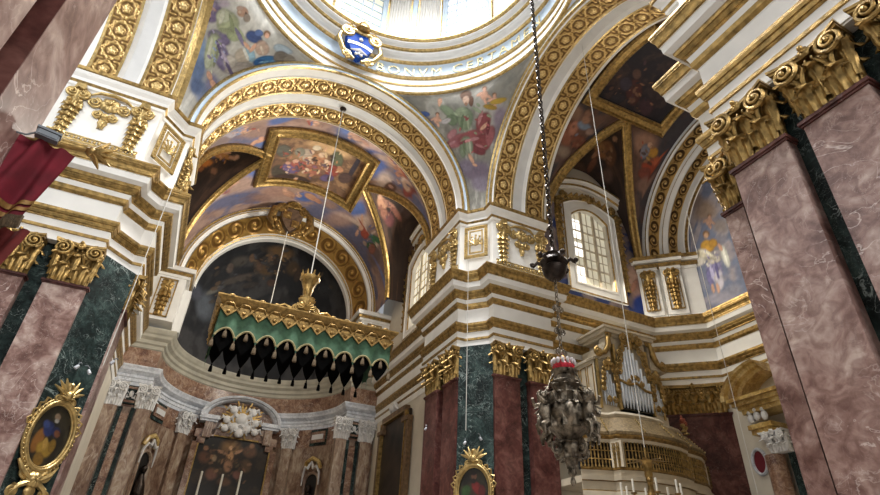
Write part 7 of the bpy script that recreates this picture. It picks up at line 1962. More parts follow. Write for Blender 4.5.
# ================================================================ banner and floodlight on the near left pier
def banner():
    t = thing('banner', 'crimson banner with gold bands hanging from a gilt finial at the left edge', 'banner', (-1.5, 4.2, 4.3))
    def cloth(u, v):
        x = -1.73 + .44 * u; f = .05 * math.sin(u * 9 + v * 2) * (.4 + v) + .03 * math.sin(u * 21)
        top = 4.47 - .05 * (1 - u); bot = 3.62 + .16 * u
        return (x - .12 * v * (1 - .2 * u) - .05, 4.12 + f + .12 * u, top + (bot - top) * v)
    m = MB(); m.grid(30, 24, cloth); m.build('cloth', CLOTHR, t, smooth=1.2)
    for k, (v0, v1) in enumerate(((.76, .82), (.86, .91))):
        m = MB(); m.grid(30, 3, lambda u, v: tuple(Vector(cloth(u, v0 + (v1 - v0) * v)) + Vector((.004, -.012, 0)))); m.build('gold_band', plain('dull_gold_braid', (.36, .20, .06), .6, .3, .2, 30), t)
    m = MB()
    for i in range(34):
        u = i / 33; p = Vector(cloth(u, .98)); m.tube([p, p + Vector((0, -.01, -.05)), p + Vector((.004, 0, -.10))], [.014, .016, .012], 5)
    m.build('fringe', FRINGE, t)
    m = MB(); m.grid(20, 14, lambda u, v: (-1.74 - .03 * v + .36 * u - .30 * v, 4.3 + .05 * math.sin(u * 12) + .05 * u, 3.75 - 1.5 * v)); m.build('lining', CLOTHDR, t, smooth=1.2)
    m = MB(); m.tube([(-1.72, 4.2, 4.44), (-1.45, 4.22, 4.49), (-1.2, 4.25, 4.54)], .018, 7)
    m.build('pole', GOLDD, t)
    m = MB()
    for k in range(5):
        a = rad(-70 + 35 * k); m.tube([(-1.26, 4.25, 4.53), (-1.22 + .05 * math.cos(a), 4.25, 4.53 + .06 * math.sin(a)), (-1.2 + .14 * math.cos(a), 4.25, 4.53 + .15 * math.sin(a))], [.02, .028, .006], 6)
    m.ball((-1.25, 4.25, 4.53), .045, 6); m.build('finial', GOLD, t, smooth=1)
    return t
banner()
t = thing('floodlight', 'small grey floodlight fixed to the near left pier above the banner', 'lamp', (-1.52, 4.12, 4.44), None, True, rad(14))
m = MB(); m.box(-.075, -.03, .0, .075, .03, .065); m.box(-.082, -.042, .055, .082, .036, .075); m.build('housing', GREYB, t, smooth=0)
m = MB(); m.box(-.062, -.036, .01, .062, -.03, .05); m.build('glass', plain('lamp_glass', (.30, .34, .38), .15), t, smooth=0)
m = MB(); m.tube([(-.075, 0, .02), (-.12, .0, -.03), (-.18, 0, -.04)], .008, 5); m.build('bracket', GREYB, t)

# ================================================================ hanging sanctuary lamp with its smoke bell
def chain(mb, x, y, z0, z1, step=.09, r=.016, w=.028):
    n = int((z1 - z0) / step)
    for i in range(n):
        z = z0 + (i + .5) * step; k = i % 2
        mb.tube([(x + (w * math.cos(a) if k else 0), y + (0 if k else w * math.cos(a)), z + step * .62 * math.sin(a)) for a in [2 * PI * q / 8 for q in range(8)]], r * .62, 5, closed=True)
LX, LY = 5.02, 6.5
def bell():
    t = thing('smoke_bell', 'dark bronze smoke bell with scrolled arms hanging on a heavy chain', 'lamp', (LX - .02, LY, 6.2), None, True)
    m = MB(); m.lathe([(.02, .02), (.10, .0), (.17, .07), (.205, .17), (.215, .21), (.17, .24), (.14, .27), (.17, .30), (.24, .32), (.22, .37), (.12, .41), (.10, .47), (.13, .50), (.07, .55), (.04, .62), (.02, .66)], 20); m.build('bell', DARKM, t, smooth=.8)
    for k in range(6):
        a = 2 * PI * k / 6 + .3; m = MB(); ca, sa = math.cos(a), math.sin(a)
        m.tube([(.2 * ca, .2 * sa, .31), (.28 * ca, .28 * sa, .36), (.33 * ca, .33 * sa, .31), (.37 * ca, .37 * sa, .30)], [.03, .035, .03, .045], 6); m.ball((.37 * ca, .37 * sa, .33), .045, 5)
        m.build('arm', DARKM, t)
    m = MB(); chain(m, 0, 0, .64, 18, .115, .03, .04); m.build('chain', DARKM, t)
    m = MB()
    chain(m, 0, 0, -1.35, .03, .085, .016, .026)
    m.build('lower_chain', SILVER, t)
    for z in (-.55, -.95, -1.3):
        m = MB()
        for s in (-1, 1): volute(m, s * .06, z, .06, s, 0, .014, n=16)
        m.ball((0, 0, z), .04, 5); m.build('chain_ornament', SILVER, t)
    return t
bell()
def sanctuary_lamp():
    t = thing('sanctuary_lamp', 'large tarnished silver sanctuary lamp with a red glass, hanging before the organ', 'lamp', (LX, LY, 3.0), None, True)
    m = MB(); rib = lambda a, z: 1 + .05 * math.cos(12 * a) * (1 if z < 1.2 else .3)
    m.lathe([(.015, -.02), (.04, .03), (.02, .09), (.06, .14), (.045, .2), (.08, .28), (.12, .38), (.17, .47), (.16, .53), (.12, .57), (.15, .62), (.24, .70), (.34, .82), (.39, .93), (.37, 1.02), (.28, 1.08), (.22, 1.13), (.15, 1.2), (.13, 1.30), (.20, 1.36), (.22, 1.42), (.17, 1.46), (.14, 1.52), (.19, 1.56), (.20, 1.60), (.12, 1.61)], 36, fn=rib)
    m.build('body', SILVER, t, smooth=.9)
    # embossed leaf work
    for row, (rr, zz, L, k) in enumerate(((.15, .34, .22, 9), (.36, .72, .34, 12), (.28, .98, .24, 11), (.17, 1.18, .2, 9), (.08, .2, .14, 7))):
        for i in range(k):
            m = MB(); a = 2 * PI * i / k + row * .2; R = Matrix.Rotation(a + PI / 2, 4, 'Z') @ Matrix.Translation((0, -rr + .03, zz)); leaf(m, 0, 0, .18, L, 0, .11, R, nu=7, nv=9)
            m.build('embossed_leaf', SILVER, t, smooth=1)
    for k in range(4):
        a = PI / 2 * k + .1; R = Matrix.Rotation(a, 4, 'Z') @ Matrix.Translation((.40, 0, .95)); p = MB()
        # winged putto half-figure carrying a chain
        p.tube([(0, 0, -.22), (.03, 0, -.08), (.02, 0, .06), (.03, 0, .12)], [.05, .09, .085, .04], 8, 0, R)
        p.ball((.05, 0, .19), .062, 7, 0, R)
        for s in (-1, 1):
            p.tube([(.03, s * .06, .08), (.12, s * .11, .06), (.19, s * .07, .14)], [.035, .03, .022], 6, 0, R); p.tube([(-.02, s * .05, .08), (-.03, s * .16, .2), (-.02, s * .2, .08)], [.03, .05, .02], 5, 0, R)
            p.tube([(.02, s * .04, -.18), (.12, s * .06, -.24), (.10, s * .06, -.36)], [.05, .04, .022], 6, 0, R)
        p.build('putto', SILVER, t, smooth=1)
        v = MB(); v.tube([(.36, 0, .62), (.46, -.03, .9), (.44, -.03, 1.15), (.36, 0, 1.25)], [.02, .03, .025, .015], 5, 0, Matrix.Rotation(a, 4, 'Z')); volute(v, .46, .76, .12, 1, 0, .03, M=Matrix.Rotation(a, 4, 'Z')); volute(v, .46, 1.12, .08, -1, 0, .025, M=Matrix.Rotation(a, 4, 'Z')); volute(v, .26, .46, .1, 1, 0, .025, M=Matrix.Rotation(a, 4, 'Z'))
        v.build('scroll_arm', SILVER, t)
    for k in range(3):
        a = 2 * PI * k / 3 + .9; c = MB(); c.tube([(.40 * math.cos(a), .40 * math.sin(a), 1.0), (.25 * math.cos(a), .25 * math.sin(a), 1.42), (.0, .0, 1.9)], .011, 5); c.build('stay_chain', SILVER, t)
    g = MB(); g.lathe([(.05, 1.6), (.14, 1.62), (.165, 1.68), (.15, 1.73), (.165, 1.74), (.14, 1.745)], 16, fn=lambda a, z: 1 + .04 * math.cos(8 * a)); g.build('red_glass', REDGL, t)
    g = MB()
    for k in range(14):
        a = 2 * PI * k / 14; g.ball((.165 * math.cos(a), .165 * math.sin(a), 1.735), .04, 4, sq=(.8, .8, 1.3))
    g.build('cut_glass_rim', CLEAR, t)
    g = MB(); g.lathe([(.005, 1.74), (.03, 1.77), (.02, 1.82), (.004, 1.86)], 8); g.build('flame', FLAME, t)
    return t
sanctuary_lamp()
# ================================================================ arched windows with gilt surrounds
def arched_window(name, M, hw, z0, zs, rise, fw, gl, label_hood, depth=.2):
    """local frame: x across, -y into the room, z up; the pane lies at y=depth"""
    def top(x, hw_, rs): return zs + rs * (1 - (x / hw_) ** 2)
    def outline(hw_, zb, rs, n=16): return [(-hw_, zb)] + [(-hw_ + 2 * hw_ * i / n, top(-hw_ + 2 * hw_ * i / n, hw_, rs)) for i in range(n + 1)] + [(hw_, zb)]
    fr = MB()
    prof = [(0, depth), (0, -.02), (.05, -.08), (.12, -.08), (.16, -.05), (fw - .12, -.05), (fw - .08, -.12), (fw, -.12), (fw, .02)]
    rows = [[(x * (hw + d) / hw, y, (z if abs(z - z0) > 1e-6 else z0 - d) if True else z) for (x, z), y in zip(outline(hw, z0, rise), [y] * 99)] for d, y in prof]
    rows = [[(x, y, z + (d if z > z0 else 0)) for (x, y, z) in row] for row, (d, _) in zip(rows, prof)]
    n = len(rows[0])
    for k in range(len(prof) - 1):
        vs = rows[k] + rows[k + 1]
        fr.add(vs, [(i, i + 1, n + i + 1, n + i) for i in range(n - 1)] + [(n - 1, 0, n, 2 * n - 1)], 1 if k in (1, 6) else 0, M)
    f = struct(fr.build(name, [WHITE, GOLD], smooth=.5))
    g = MB(); o = outline(hw + .05, z0 - .05, rise)
    g.add([(x, depth, z) for x, z in o], [tuple(range(len(o)))], 0, M); g.build('pane', gl, f, smooth=0)
    b = MB()
    for x in (-hw * .36, hw * .36):
        b.box(x - .065, depth - .09, z0, x + .065, depth - .01, top(x, hw, rise), 0, M)
    nrow = 4
    for i in range(1, nrow):
        z = z0 + (zs - z0) * i / nrow * 1.08; b.box(-hw, depth - .06, z - .035, hw, depth - .01, z + .035, 0, M)
    for i in range(nrow):
        z = z0 + (zs - z0) * (i + .5) / nrow * 1.08; b.box(-hw, depth - .04, z - .015, hw, depth - .01, z + .015, 0, M)
    for x in (-hw * .68, 0, hw * .68): b.box(x - .015, depth - .04, z0, x + .015, depth - .01, top(x, hw, rise), 0, M)
    b.build('glazing_bars', WOOD, f, smooth=0)
    # gilt surround and hood
    t = thing('window_surround', label_hood, 'ornament', tuple(M @ Vector((0, 0, z0))), 'gilt window surrounds', True, M.to_euler().z)
    off = Matrix.Translation((0, 0, -z0))
    s = MB()
    for sg in (-1, 1):
        x = sg * (hw + fw + .18)
        husk(s, x, z0 + .3, zs + .2, .42, -.05, off, n=9)
        volute(s, x, zs + .55, .24, sg, -.08, .06, M=off); volute(s, x - sg * .35, zs + .95, .22, -sg, -.1, .06, M=off); leaf(s, x, zs - .1, .4, .7, -.06, .15, off)
    for k in range(9):
        q = -1 + k / 4; x = q * (hw + .3); z = top(x, hw + fw + .4, rise + .25) + .42
        rosette(s, x, z, .17, -.08, off, pet=6); s.tube([(x - .2, -.06, z - .05), (x, -.14, z + .16), (x + .2, -.06, z - .05)], [.04, .07, .04], 5, 0, off)
    shell(s, 0, zs + rise + .38, .46, -.12, off)
    s.build('carving', GOLD, t, smooth=1.1)
    h = MB(); W = hw + fw + .45
    prof = [(0, 0), (.0, -.12), (.08, -.16), (.12, -.26), (.2, -.30), (.24, -.42), (.32, -.44), (.36, 0)]
    pts = [(-W + 2 * W * i / 24) for i in range(25)]
    zz = lambda x: zs + rise + .62 + .55 * math.cos(x / W * PI / 2 * .98)
    for k in range(len(prof) - 1):
        a, c = prof[k], prof[k + 1]
        vs = [(x * (1 + a[0] * .15), a[1], zz(x) + a[0]) for x in pts] + [(x * (1 + c[0] * .15), c[1], zz(x) + c[0]) for x in pts]
        h.add(vs, [(i, i + 1, 26 + i, 25 + i) for i in range(24)], 1 if k in (2, 5) else 0, off)
    h.build('hood', [WHITE, GOLD], t, smooth=.6)
    return f
WIN1 = arched_window('window_1', Matrix.Translation((14.4, 15.9, 0)), .98, 13.1, 16.55, .5, .55, GLASSD, 'gilt carved surround and curved hood of the transept window')
arched_window('window_2', Matrix.Translation((9.1, 22.8, 0)) @ Matrix.Rotation(-PI / 2, 4, 'Z'), 1.35, 13.1, 16.6, .6, .5, GLASS, 'gilt carved surround and curved hood of the chancel side window, seen at an angle')
for (za, zb) in ((13.2, 14.0), (14.55, 15.25), (15.5, 16.5)):
    m = MB(); m.box(13.45, 16.07, za, 14.0, 16.09, zb); m.build('sunny_pane', GLASSW, WIN1, smooth=0)
# the transept end window beside the saint, only its left jamb in view
mb = MB()
mb.box(18.45, 11.05, 12.3, 18.7, 11.55, 17.6); mb.box(18.38, 11.2, 12.3, 18.7, 11.3, 17.6, 1); mb.box(18.38, 11.45, 12.3, 18.7, 11.55, 17.6, 1); mb.box(18.4, 9.0, 12.3, 18.7, 11.55, 12.7)
mb.box(18.4, 9.4, 17.3, 18.7, 11.5, 17.7)
f = struct(mb.build('window_9', [WHITE, GOLD], smooth=0))
mb = MB(); mb.box(18.6, 9.4, 12.7, 18.69, 11.05, 17.3); mb.build('pane', GLASS, f, smooth=0)
t = thing('carved_strip', 'gilt hanging scrollwork right of the saint fresco', 'ornament', (18.6, 11.95, 0), 'carved strips of the transept corner', True, -PI / 2)
p = MB(); husk(p, 0, 14.6, 17.2, .5, -.04, n=8); volute(p, 0, 17.4, .28, 1, -.06, .06); leaf(p, 0, 14.2, .4, .6, -.05, .1); p.build('husk_drop', GOLD, t, smooth=1.1)

# ================================================================ chancel wall painting
t = thing('framed_painting', 'dark painting in a carved wood and gilt frame on the cream chancel wall', 'painting', (9.05, 24.5, 5), None, True, -PI / 2)
mb = MB(); mb.box(-1.75, -.08, -2, 1.75, 0, 3.75); mb.build('canvas', plain('dark_oil', (.035, .024, .018), .5, 0, .7, 1.1), t, smooth=0)
f = MB()
for s in (-1, 1):
    f.box(s * 1.75 - .16, -.22, -2, s * 1.75 + .16, 0, 3.3); f.box(s * 1.42 - .12, -.22, 3.3, s * 1.42 + .12, 0, 3.8)
    f.box(s * 1.75 - .2, -.28, 3.2, s * 1.42 + .2 if s < 0 else s * 1.75 + .2, 0, 3.4) if s < 0 else f.box(1.22, -.28, 3.2, 1.95, 0, 3.4)
f.box(-1.5, -.24, 3.7, 1.5, 0, 3.95)
for s in (-1, 1): f.box(s * 1.58 - .03, -.26, -2, s * 1.58 + .03, -.05, 3.7, 1)
f.box(-1.5, -.26, 3.66, 1.5, -.05, 3.72, 1)
f.build('frame', [plain('carved_wood', (.20, .12, .06), .5, .1, .3, 8), GOLD], t, smooth=0)
c = MB(); c.ball((0, -.25, 4.15), .16, 6)
for s in (-1, 1): c.tube([(s * .05, -.2, 4.05), (s * .3, -.28, 4.25), (s * .45, -.2, 4.0)], [.08, .12, .04], 6)
c.build('cherub_head', PEARL, t)

# ================================================================ apse furnishing: columns, altarpiece, niches
def at_apse(deg, r=AR): return CX + r * math.cos(rad(deg)), AY + r * math.sin(rad(deg)), deg - 90
def altar_col(label, x, y, rot, w=.54, n=3):
    t = thing('altar_column', label, 'column', (x, y, 0), 'veined brown altar columns', True, rad(rot))
    m = MB(); m.box(-w / 2, -.22, .9, w / 2, .2, 8.2); m.build('shaft', BROWN, t, smooth=0)
    m = MB(); m.box(-w / 2 - .1, -.32, 0, w / 2 + .1, .2, .9); m.build('base', GREYM, t, smooth=0)
    add_capital(t, w * 1.45, 1.04, 8.18, n, PEARL, -.2); return t
altar_col('veined brown altar column at the left end of the apse, beside the left pier', -3.08, 27.95, 0)
altar_col('veined brown altar column left of the white-draped statue niche', -1.76, 27.95, 0)
for dg, lab in ((128, 'brown altar column just left of the dark altarpiece'), (55, 'brown altar column just right of the dark altarpiece')):
    x, y, r = at_apse(dg); altar_col(lab, x, y, r)
altar_col('brown altar column right of the right-hand niche', 7.34, 27.95, 0)
altar_col('brown altar column against the chancel wall at the right end of the apse', 8.62, 27.95, 0)
def cherub_panel(lab, x, y, rot, w=.62):
    t = thing('cherub_panel', lab, 'relief', (x, y, 0), 'cherub reliefs of the apse', True, rad(rot))
    m = MB(); m.box(-w / 2, -.1, 8.35, w / 2, .02, 9.15); m.build('panel', GREEN, t, smooth=0)
    m = MB()
    for s in (-1, 1): m.box(s * .26 - .045, -.15, 8.42, s * .26 + .045, -.08, 9.08); m.box(-.3, -.15, 8.75 + s * .3 - .045, .3, -.08, 8.75 + s * .3 + .045)
    m.build('frame', ORANGE, t, smooth=0)
    m = MB(); m.ball((0, -.14, 8.78), .13, 6, sq=(.8, .7, 1.1))
    for s in (-1, 1): m.tube([(s * .06, -.12, 8.64), (s * .16, -.16, 8.6), (s * .17, -.12, 8.75)], [.05, .06, .02], 5)
    m.build('cherub', PEARL, t)
    m = MB(); m.box(-.16, -.1, 1, .16, .02, 7.95); m.build('inlaid_strip', ORANGE, t, smooth=0)
    for s in (-1, 1):
        m = MB(); m.box(s * .25 - .08, -.12, 1, s * .25 + .08, .02, 8.2); m.build('green_border', GREEN, t, smooth=0)
cherub_panel('white cherub relief in a square orange frame, left end of the apse', -2.43, 27.95, 0)
cherub_panel('white cherub relief in a square orange frame, right end of the apse', 7.97, 27.95, 0)
def niche(lab, deg, fig):
    x, y, r = at_apse(deg, AR - .02)
    t = thing('statue_niche', lab, 'niche', (x, y, 0), 'statue niches of the apse', True, rad(r))
    m = MB(); m.box(-.6, -.06, 8.3, .6, .05, 9.15); m.build('entablature_panel', GREEN, t, smooth=0)
    m = MB(); m.box(-.5, -.12, 8.45, .5, 0, 9.02); m.build('panel_frame', ORANGE, t, smooth=0)
    m = MB(); m.box(-.4, -.16, 8.6, .4, -.05, 8.86); m.build('white_tablet', PEARL, t, smooth=0)
    m = MB(); zc = 6.5
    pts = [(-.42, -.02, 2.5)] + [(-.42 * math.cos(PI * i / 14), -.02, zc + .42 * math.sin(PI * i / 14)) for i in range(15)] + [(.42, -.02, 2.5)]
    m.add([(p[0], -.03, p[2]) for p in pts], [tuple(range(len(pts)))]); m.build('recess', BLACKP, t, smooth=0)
    m = MB(); m.tube([(p[0] * 1.15, -.08, p[2]) for p in pts], .09, 6); m.build('arch_frame', BROWN, t)
    m = MB()
    m.tube([(-.55, -.12, 7.1), (-.42, -.2, 7.45), (0, -.22, 7.62), (.42, -.2, 7.45), (.55, -.12, 7.1)], .11, 7); m.build('yellow_pediment', YELLOW, t)
    m = MB()
    for s in (-1, 1): m.tube([(0, -.26, 7.45), (s * .2, -.3, 7.1), (s * .4, -.28, 7.2), (s * .56, -.2, 6.9), (s * .6, -.18, 6.3)], [.04, .08, .06, .06, .03], 6)
    m.build('white_drapery', PEARL, t)
    b = MB(); b.tube([(0, -.1, 2.6), (0, -.14, 4.2), (.02, -.18, 5.4), (0, -.16, 5.9)], [.32, .3, .26, .1], 10); b.ball((0, -.2, 6.12), .17, 7, sq=(.85, .9, 1.1))
    for s in (-1, 1): b.tube([(s * .2, -.2, 5.6), (s * .34, -.28, 5.1), (s * .08, -.4, 4.9)], [.09, .08, .05], 6)
    b.build('statue', DARKM, t)
niche('arched statue niche with white drapery left of the altarpiece', 152, 0)
niche('arched statue niche with white drapery right of the altarpiece', 32, 0)
# altarpiece
x, y, r = at_apse(91.5, AR - .75)
ALT = thing('altarpiece', 'large dark altarpiece painting in a gilt stepped frame in the apse', 'painting', (x, y, 0), None, True, rad(r))
m = MB(); cols = []; bg = cloud_bg((.10, .08, .06), (.19, .14, .09), (.05, .045, .04), 4, 6, 31); bl = [(q[0], q[1], q[2], q[3], q[4], q[5], srgb(q[6]), q[7], q[8]) for q in FR.get('altar', [])]
for j in range(90):
    for i in range(70): cols.append(paint(i / 69, j / 89, bg, bl))
m.grid(70, 90, lambda u, v: (-1.85 + 3.7 * u, -.05, 3.6 + 4.85 * v)); m.build('canvas', OIL, ALT, attr=('Col', cols, 'c'))
m = MB()
for s in (-1, 1):
    m.box(s * 2.0 - .14, -.2, 3.4, s * 2.0 + .14, .3, 7.95); m.box(s * 1.84 - .05, -.16, 3.4, s * 1.84 + .05, 0, 7.95, 1)
    m.box(s * 1.75 - .2, -.2, 7.9, s * 1.75 + .2, .3, 8.2)
m.box(-1.8, -.2, 8.4, 1.8, .3, 8.68); m.box(-1.75, -.16, 8.34, 1.75, 0, 8.42, 1); m.box(-2.1, -.15, 8.2, -1.6, .3, 8.6); m.box(1.6, -.15, 8.2, 2.1, .3, 8.6)
m.build('frame', [ORANGE, GOLD], ALT, smooth=0)
t = thing('altar_pediment', 'curved grey marble pediment over the altarpiece', 'pediment', (x, y, 0), None, True, rad(r))
m = MB()
prof = [(1.72, .2), (1.72, -.2), (1.8, -.3), (1.86, -.32), (1.9, -.45), (2.02, -.5), (2.06, -.5), (2.06, .4)]
for k in range(len(prof) - 1):
    a, b = prof[k], prof[k + 1]
    P = lambda q, i: (q[0] * 1.02 * math.cos(PI * i / 30), q[1], 9.25 + (q[0]) * .62 * math.sin(PI * i / 30))
    m.add([P(a, i) for i in range(31)] + [P(b, i) for i in range(31)], [(i, i + 1, 32 + i, 31 + i) for i in range(30)])
for s in (-1, 1):
    m.box(s * 1.6 - .5, -.45, 9.12, s * 1.6 + .5, .3, 9.32); m.box(s * 1.6 - .45, -.35, 9.0, s * 1.6 + .45, .3, 9.12)
m.build('arch', GREYM, t, smooth=.5)
for s in (-1, 1):
    m = MB(); m.box(s * 1.55 - .2, -.3, 8.2, s * 1.55 + .2, .3, 9.0); m.box(s * 1.36 - .2, -.2, 8.3, s * 1.36 + .2, .2, 9.0)
    m.build('side_block', BROWN, t, smooth=0)
m = MB(); m.box(-1.7, .1, 8.6, 1.7, .3, 9.9); m.build('back_panel', ORANGE, t, smooth=0)
t = thing('sunburst', 'white relief of cherubs before a gilt sunburst under the altar pediment', 'relief', (x, y, 0), None, True, rad(r))
m = MB()
for k in range(30):
    a = 2 * PI * k / 30; L = (1.25, .95, 1.1)[k % 3]
    m.tube([(.3 * math.cos(a), -.34, 9.3 + .25 * math.sin(a)), (L * math.cos(a), -.34, 9.3 + L * .8 * math.sin(a))], [.10, .04], 4)
m.build('ray', GOLD, t)
m = MB()
for k, (px, pz, q) in enumerate(((0, 9.3, .34), (-.5, 9.75, .22), (.5, 9.75, .22), (-.75, 9.2, .2), (.75, 9.2, .2), (-.3, 8.85, .25), (.35, 8.85, .25), (-.75, 8.75, .2), (.8, 8.75, .2), (0, 8.6, .25), (.2, 9.1, .2))):
    m.ball((px, -.42, pz), q, 7, sq=(1, .7, 1)); m.tube([(px, -.4, pz), (px + q * 1.2, -.5, pz + q * .6), (px + q * 1.7, -.4, pz - q * .3)], [q * .4, q * .5, .03], 5); m.tube([(px, -.4, pz), (px - q * 1.2, -.5, pz + q * .6), (px - q * 1.7, -.4, pz - q * .3)], [q * .4, q * .5, .03], 5)
m.build('cherub_group', PEARL, t)
# altar table with candles
mb = MB(); mb.box(.4, 29.4, 0, 7.6, 31.0, 1.3); mb.box(.2, 29.9, 1.3, 7.8, 31.2, 2.2); mb.box(.2, 30.1, 2.2, 7.8, 31.2, 2.6)
tag(mb.build('altar_table', GREYM, smooth=0), 'stepped marble altar table below the altarpiece', 'altar')
for k, (cx, zt, lab) in enumerate(((1.44, 6.36, 'tall white candle, leftmost of the three before the altarpiece'), (2.41, 6.34, 'tall white candle, middle of the three before the altarpiece'), (3.25, 6.57, 'tall white candle, right of the three before the altarpiece'),
                                   (7.06, 6.6, 'tall white candle standing before the right-hand niche'))):
    t = thing('candle', lab, 'candle', (cx, 30.4, 2.6), 'tall white altar candles', True)
    m = MB(); m.lathe([(.05, 2.1), (.05, zt - 2.6), (.01, zt - 2.58)], 10); m.build('wax', WAX, t)
    m = MB(); m.lathe([(.2, 0), (.2, .06), (.08, .15), (.05, .4), (.12, .55), (.05, .7), (.045, 1.5), (.1, 1.7), (.05, 1.85), (.14, 2.05), (.14, 2.1)], 14); m.build('candlestick', GOLDD, t)

# ================================================================ organ
t = ORG = thing('organ_case', 'cream and gilt organ case with silver pipes above the gallery', 'organ', (14.05, 14.5, 7.2))
ORGO = Vector((14.05, 14.5, 0))
m = MB()
m.box(12.62, 14.55, 7.2, 15.5, 15.8, 9.1); m.box(13.45, 14.5, 7.2, 15.0, 15.8, 10.05); m.box(13.1, 14.6, 9.0, 15.2, 15.8, 9.7)
m.box(12.5, 14.5, 7.115, 15.62, 15.85, 7.42)
m.box(13.2, 14.42, 10.05, 15.2, 15.85, 10.15); m.box(13.05, 14.3, 10.15, 15.35, 15.85, 10.28); m.box(12.95, 14.22, 10.28, 15.45, 15.85, 10.36)
m.box(12.55, 14.5, 9.05, 13.3, 15.85, 9.15); m.box(15.1, 14.5, 9.05, 15.6, 15.85, 9.15)
# panelled left flank
for k in range(3):
    y0 = 14.68 + k * .38
    for (a, b, c, d) in ((0, .02, 7.6, 8.9), (.28, .3, 7.6, 8.9), (0, .3, 7.6, 7.62), (0, .3, 8.88, 8.9)): m.box(12.585, y0 + a, c, 12.62, y0 + b, d, 1)
m.build('case', [WOOD, GOLD], t, smooth=0)
for x in (13.42, 14.92): m = MB(); m.box(x, 14.42, 7.35, x + .1, 14.55, 9.75); m.build('gilt_post', GOLDL, t, smooth=0)
for x in (12.62, 15.42): m = MB(); m.box(x, 14.46, 7.3, x + .08, 14.6, 9.05); m.build('gilt_post', GOLDL, t, smooth=0)
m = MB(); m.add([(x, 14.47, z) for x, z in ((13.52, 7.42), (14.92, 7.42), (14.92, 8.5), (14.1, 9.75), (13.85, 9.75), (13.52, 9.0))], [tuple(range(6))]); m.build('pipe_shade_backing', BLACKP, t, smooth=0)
pipes = [(13.6 + .14 * i, 14.42, zt, .062) for i, zt in enumerate((8.95, 9.25, 9.6, 9.85, 9.75, 9.55, 9.3, 9.0, 8.75, 8.5))] + [(12.86 + .105 * i, 14.48, zt, .045) for i, zt in enumerate((8.2, 8.5, 8.8, 8.55, 8.25))] + [(15.08 + .085 * i, 14.48, zt, .038) for i, zt in enumerate((8.1, 8.4, 8.65, 8.35, 8.05))]
for (px, py, zt, r) in pipes:
    p = MB(); p.lathe([(r * .3, 7.44), (r, 7.75), (r, 7.78), (r, zt), (r * .8, zt)], 10, 0, Matrix.Translation((px, py, 0))); p.box(px - r * .5, py - r * 1.1, 7.8, px + r * .5, py - r * .5, 7.83)
    p.build('pipe', TIN, t, smooth=.6)
for (cx, hw, zb, zt) in ((14.22, .72, 8.15, 9.95), (13.07, .34, 7.5, 8.95), (15.24, .24, 7.5, 8.85)):
    p = MB(); M = Matrix.Translation((cx, 14.38, 0))
    if hw > .5:
        p.tube([(-hw, 0, zb + .25), (-hw * .5, -.05, zb + .12), (0, -.06, zb + .22), (hw * .5, -.05, zb + .02), (hw, 0, zb)], .05, 6, 0, M)
        for s in (-1, 1): volute(p, s * .3, zb + .25, .1, s, 0, .035, M=M); volute(p, s * .12, zb + .42, .09, -s, 0, .03, M=M)
        p.ball((0, -.04, zb + .45), .08, 5, 0, M)
    for s in (-1, 1):
        for k in range(6):
            f = k / 5; z = zt - (zt - zb) * (.05 + .62 * f); x = s * hw * (.35 + .62 * math.sqrt(f))
            volute(p, x, z, .13 * (.5 + hw), s * (1 if k % 2 else -1), 0, .035, M=M, n=18)
    if hw < .5:
        shell(p, 0, zt - .15, .25, 0, M); p.ball((0, -.03, zt + .12), .09, 5, 0, M); leaf(p, 0, zt - .3, .34, .4, 0, .08, M)
        for s in (-1, 1): volute(p, s * .14, zb + .12, .11, s, 0, .03, M=M)
    else:
        shell(p, 0, zt, .3, -.06, M); leaf(p, 0, zt - .3, .5, .7, -.02, .1, M)
        for s in (-1, 1): volute(p, s * .38, zt + .1, .19, s, -.05, .05, M=M)
    p.build('gilt_carving', GOLD, t, smooth=1.1)
for s, cx in ((-1, 13.28), (1, 15.15)):
    p = MB(); M = Matrix.Translation((cx, 14.42, 0)); k = -s
    volute(p, s * .55, 9.3, .17, -s, 0, .06, M=M); volute(p, s * .02, 10.12, .15, s, 0, .05, M=M)
    p.tube([(0, -.02, 10.2), (s * .1, -.06, 9.9), (s * .12, -.06, 9.6), (s * .3, -.05, 9.32), (s * .6, -.02, 9.22)], [.05, .1, .12, .1, .06], 7, 0, M)
    p.build('scroll_shoulder', GOLD, t, smooth=1.1)
    p = MB(); pts = [(0, 9.1), (s * .75, 9.1), (s * .4, 9.22), (s * .2, 9.5), (s * .1, 9.8), (0, 10.1)]
    if s < 0: pts = pts[::-1]
    p.add([(cx + a, y, z) for y in (14.46, 14.9) for a, z in pts], [tuple(range(6)), tuple(range(11, 5, -1))] + [(i, 6 + i, 6 + (i + 1) % 6, (i + 1) % 6) for i in range(6)])
    p.build('shoulder_panel', WOOD, t, smooth=0)
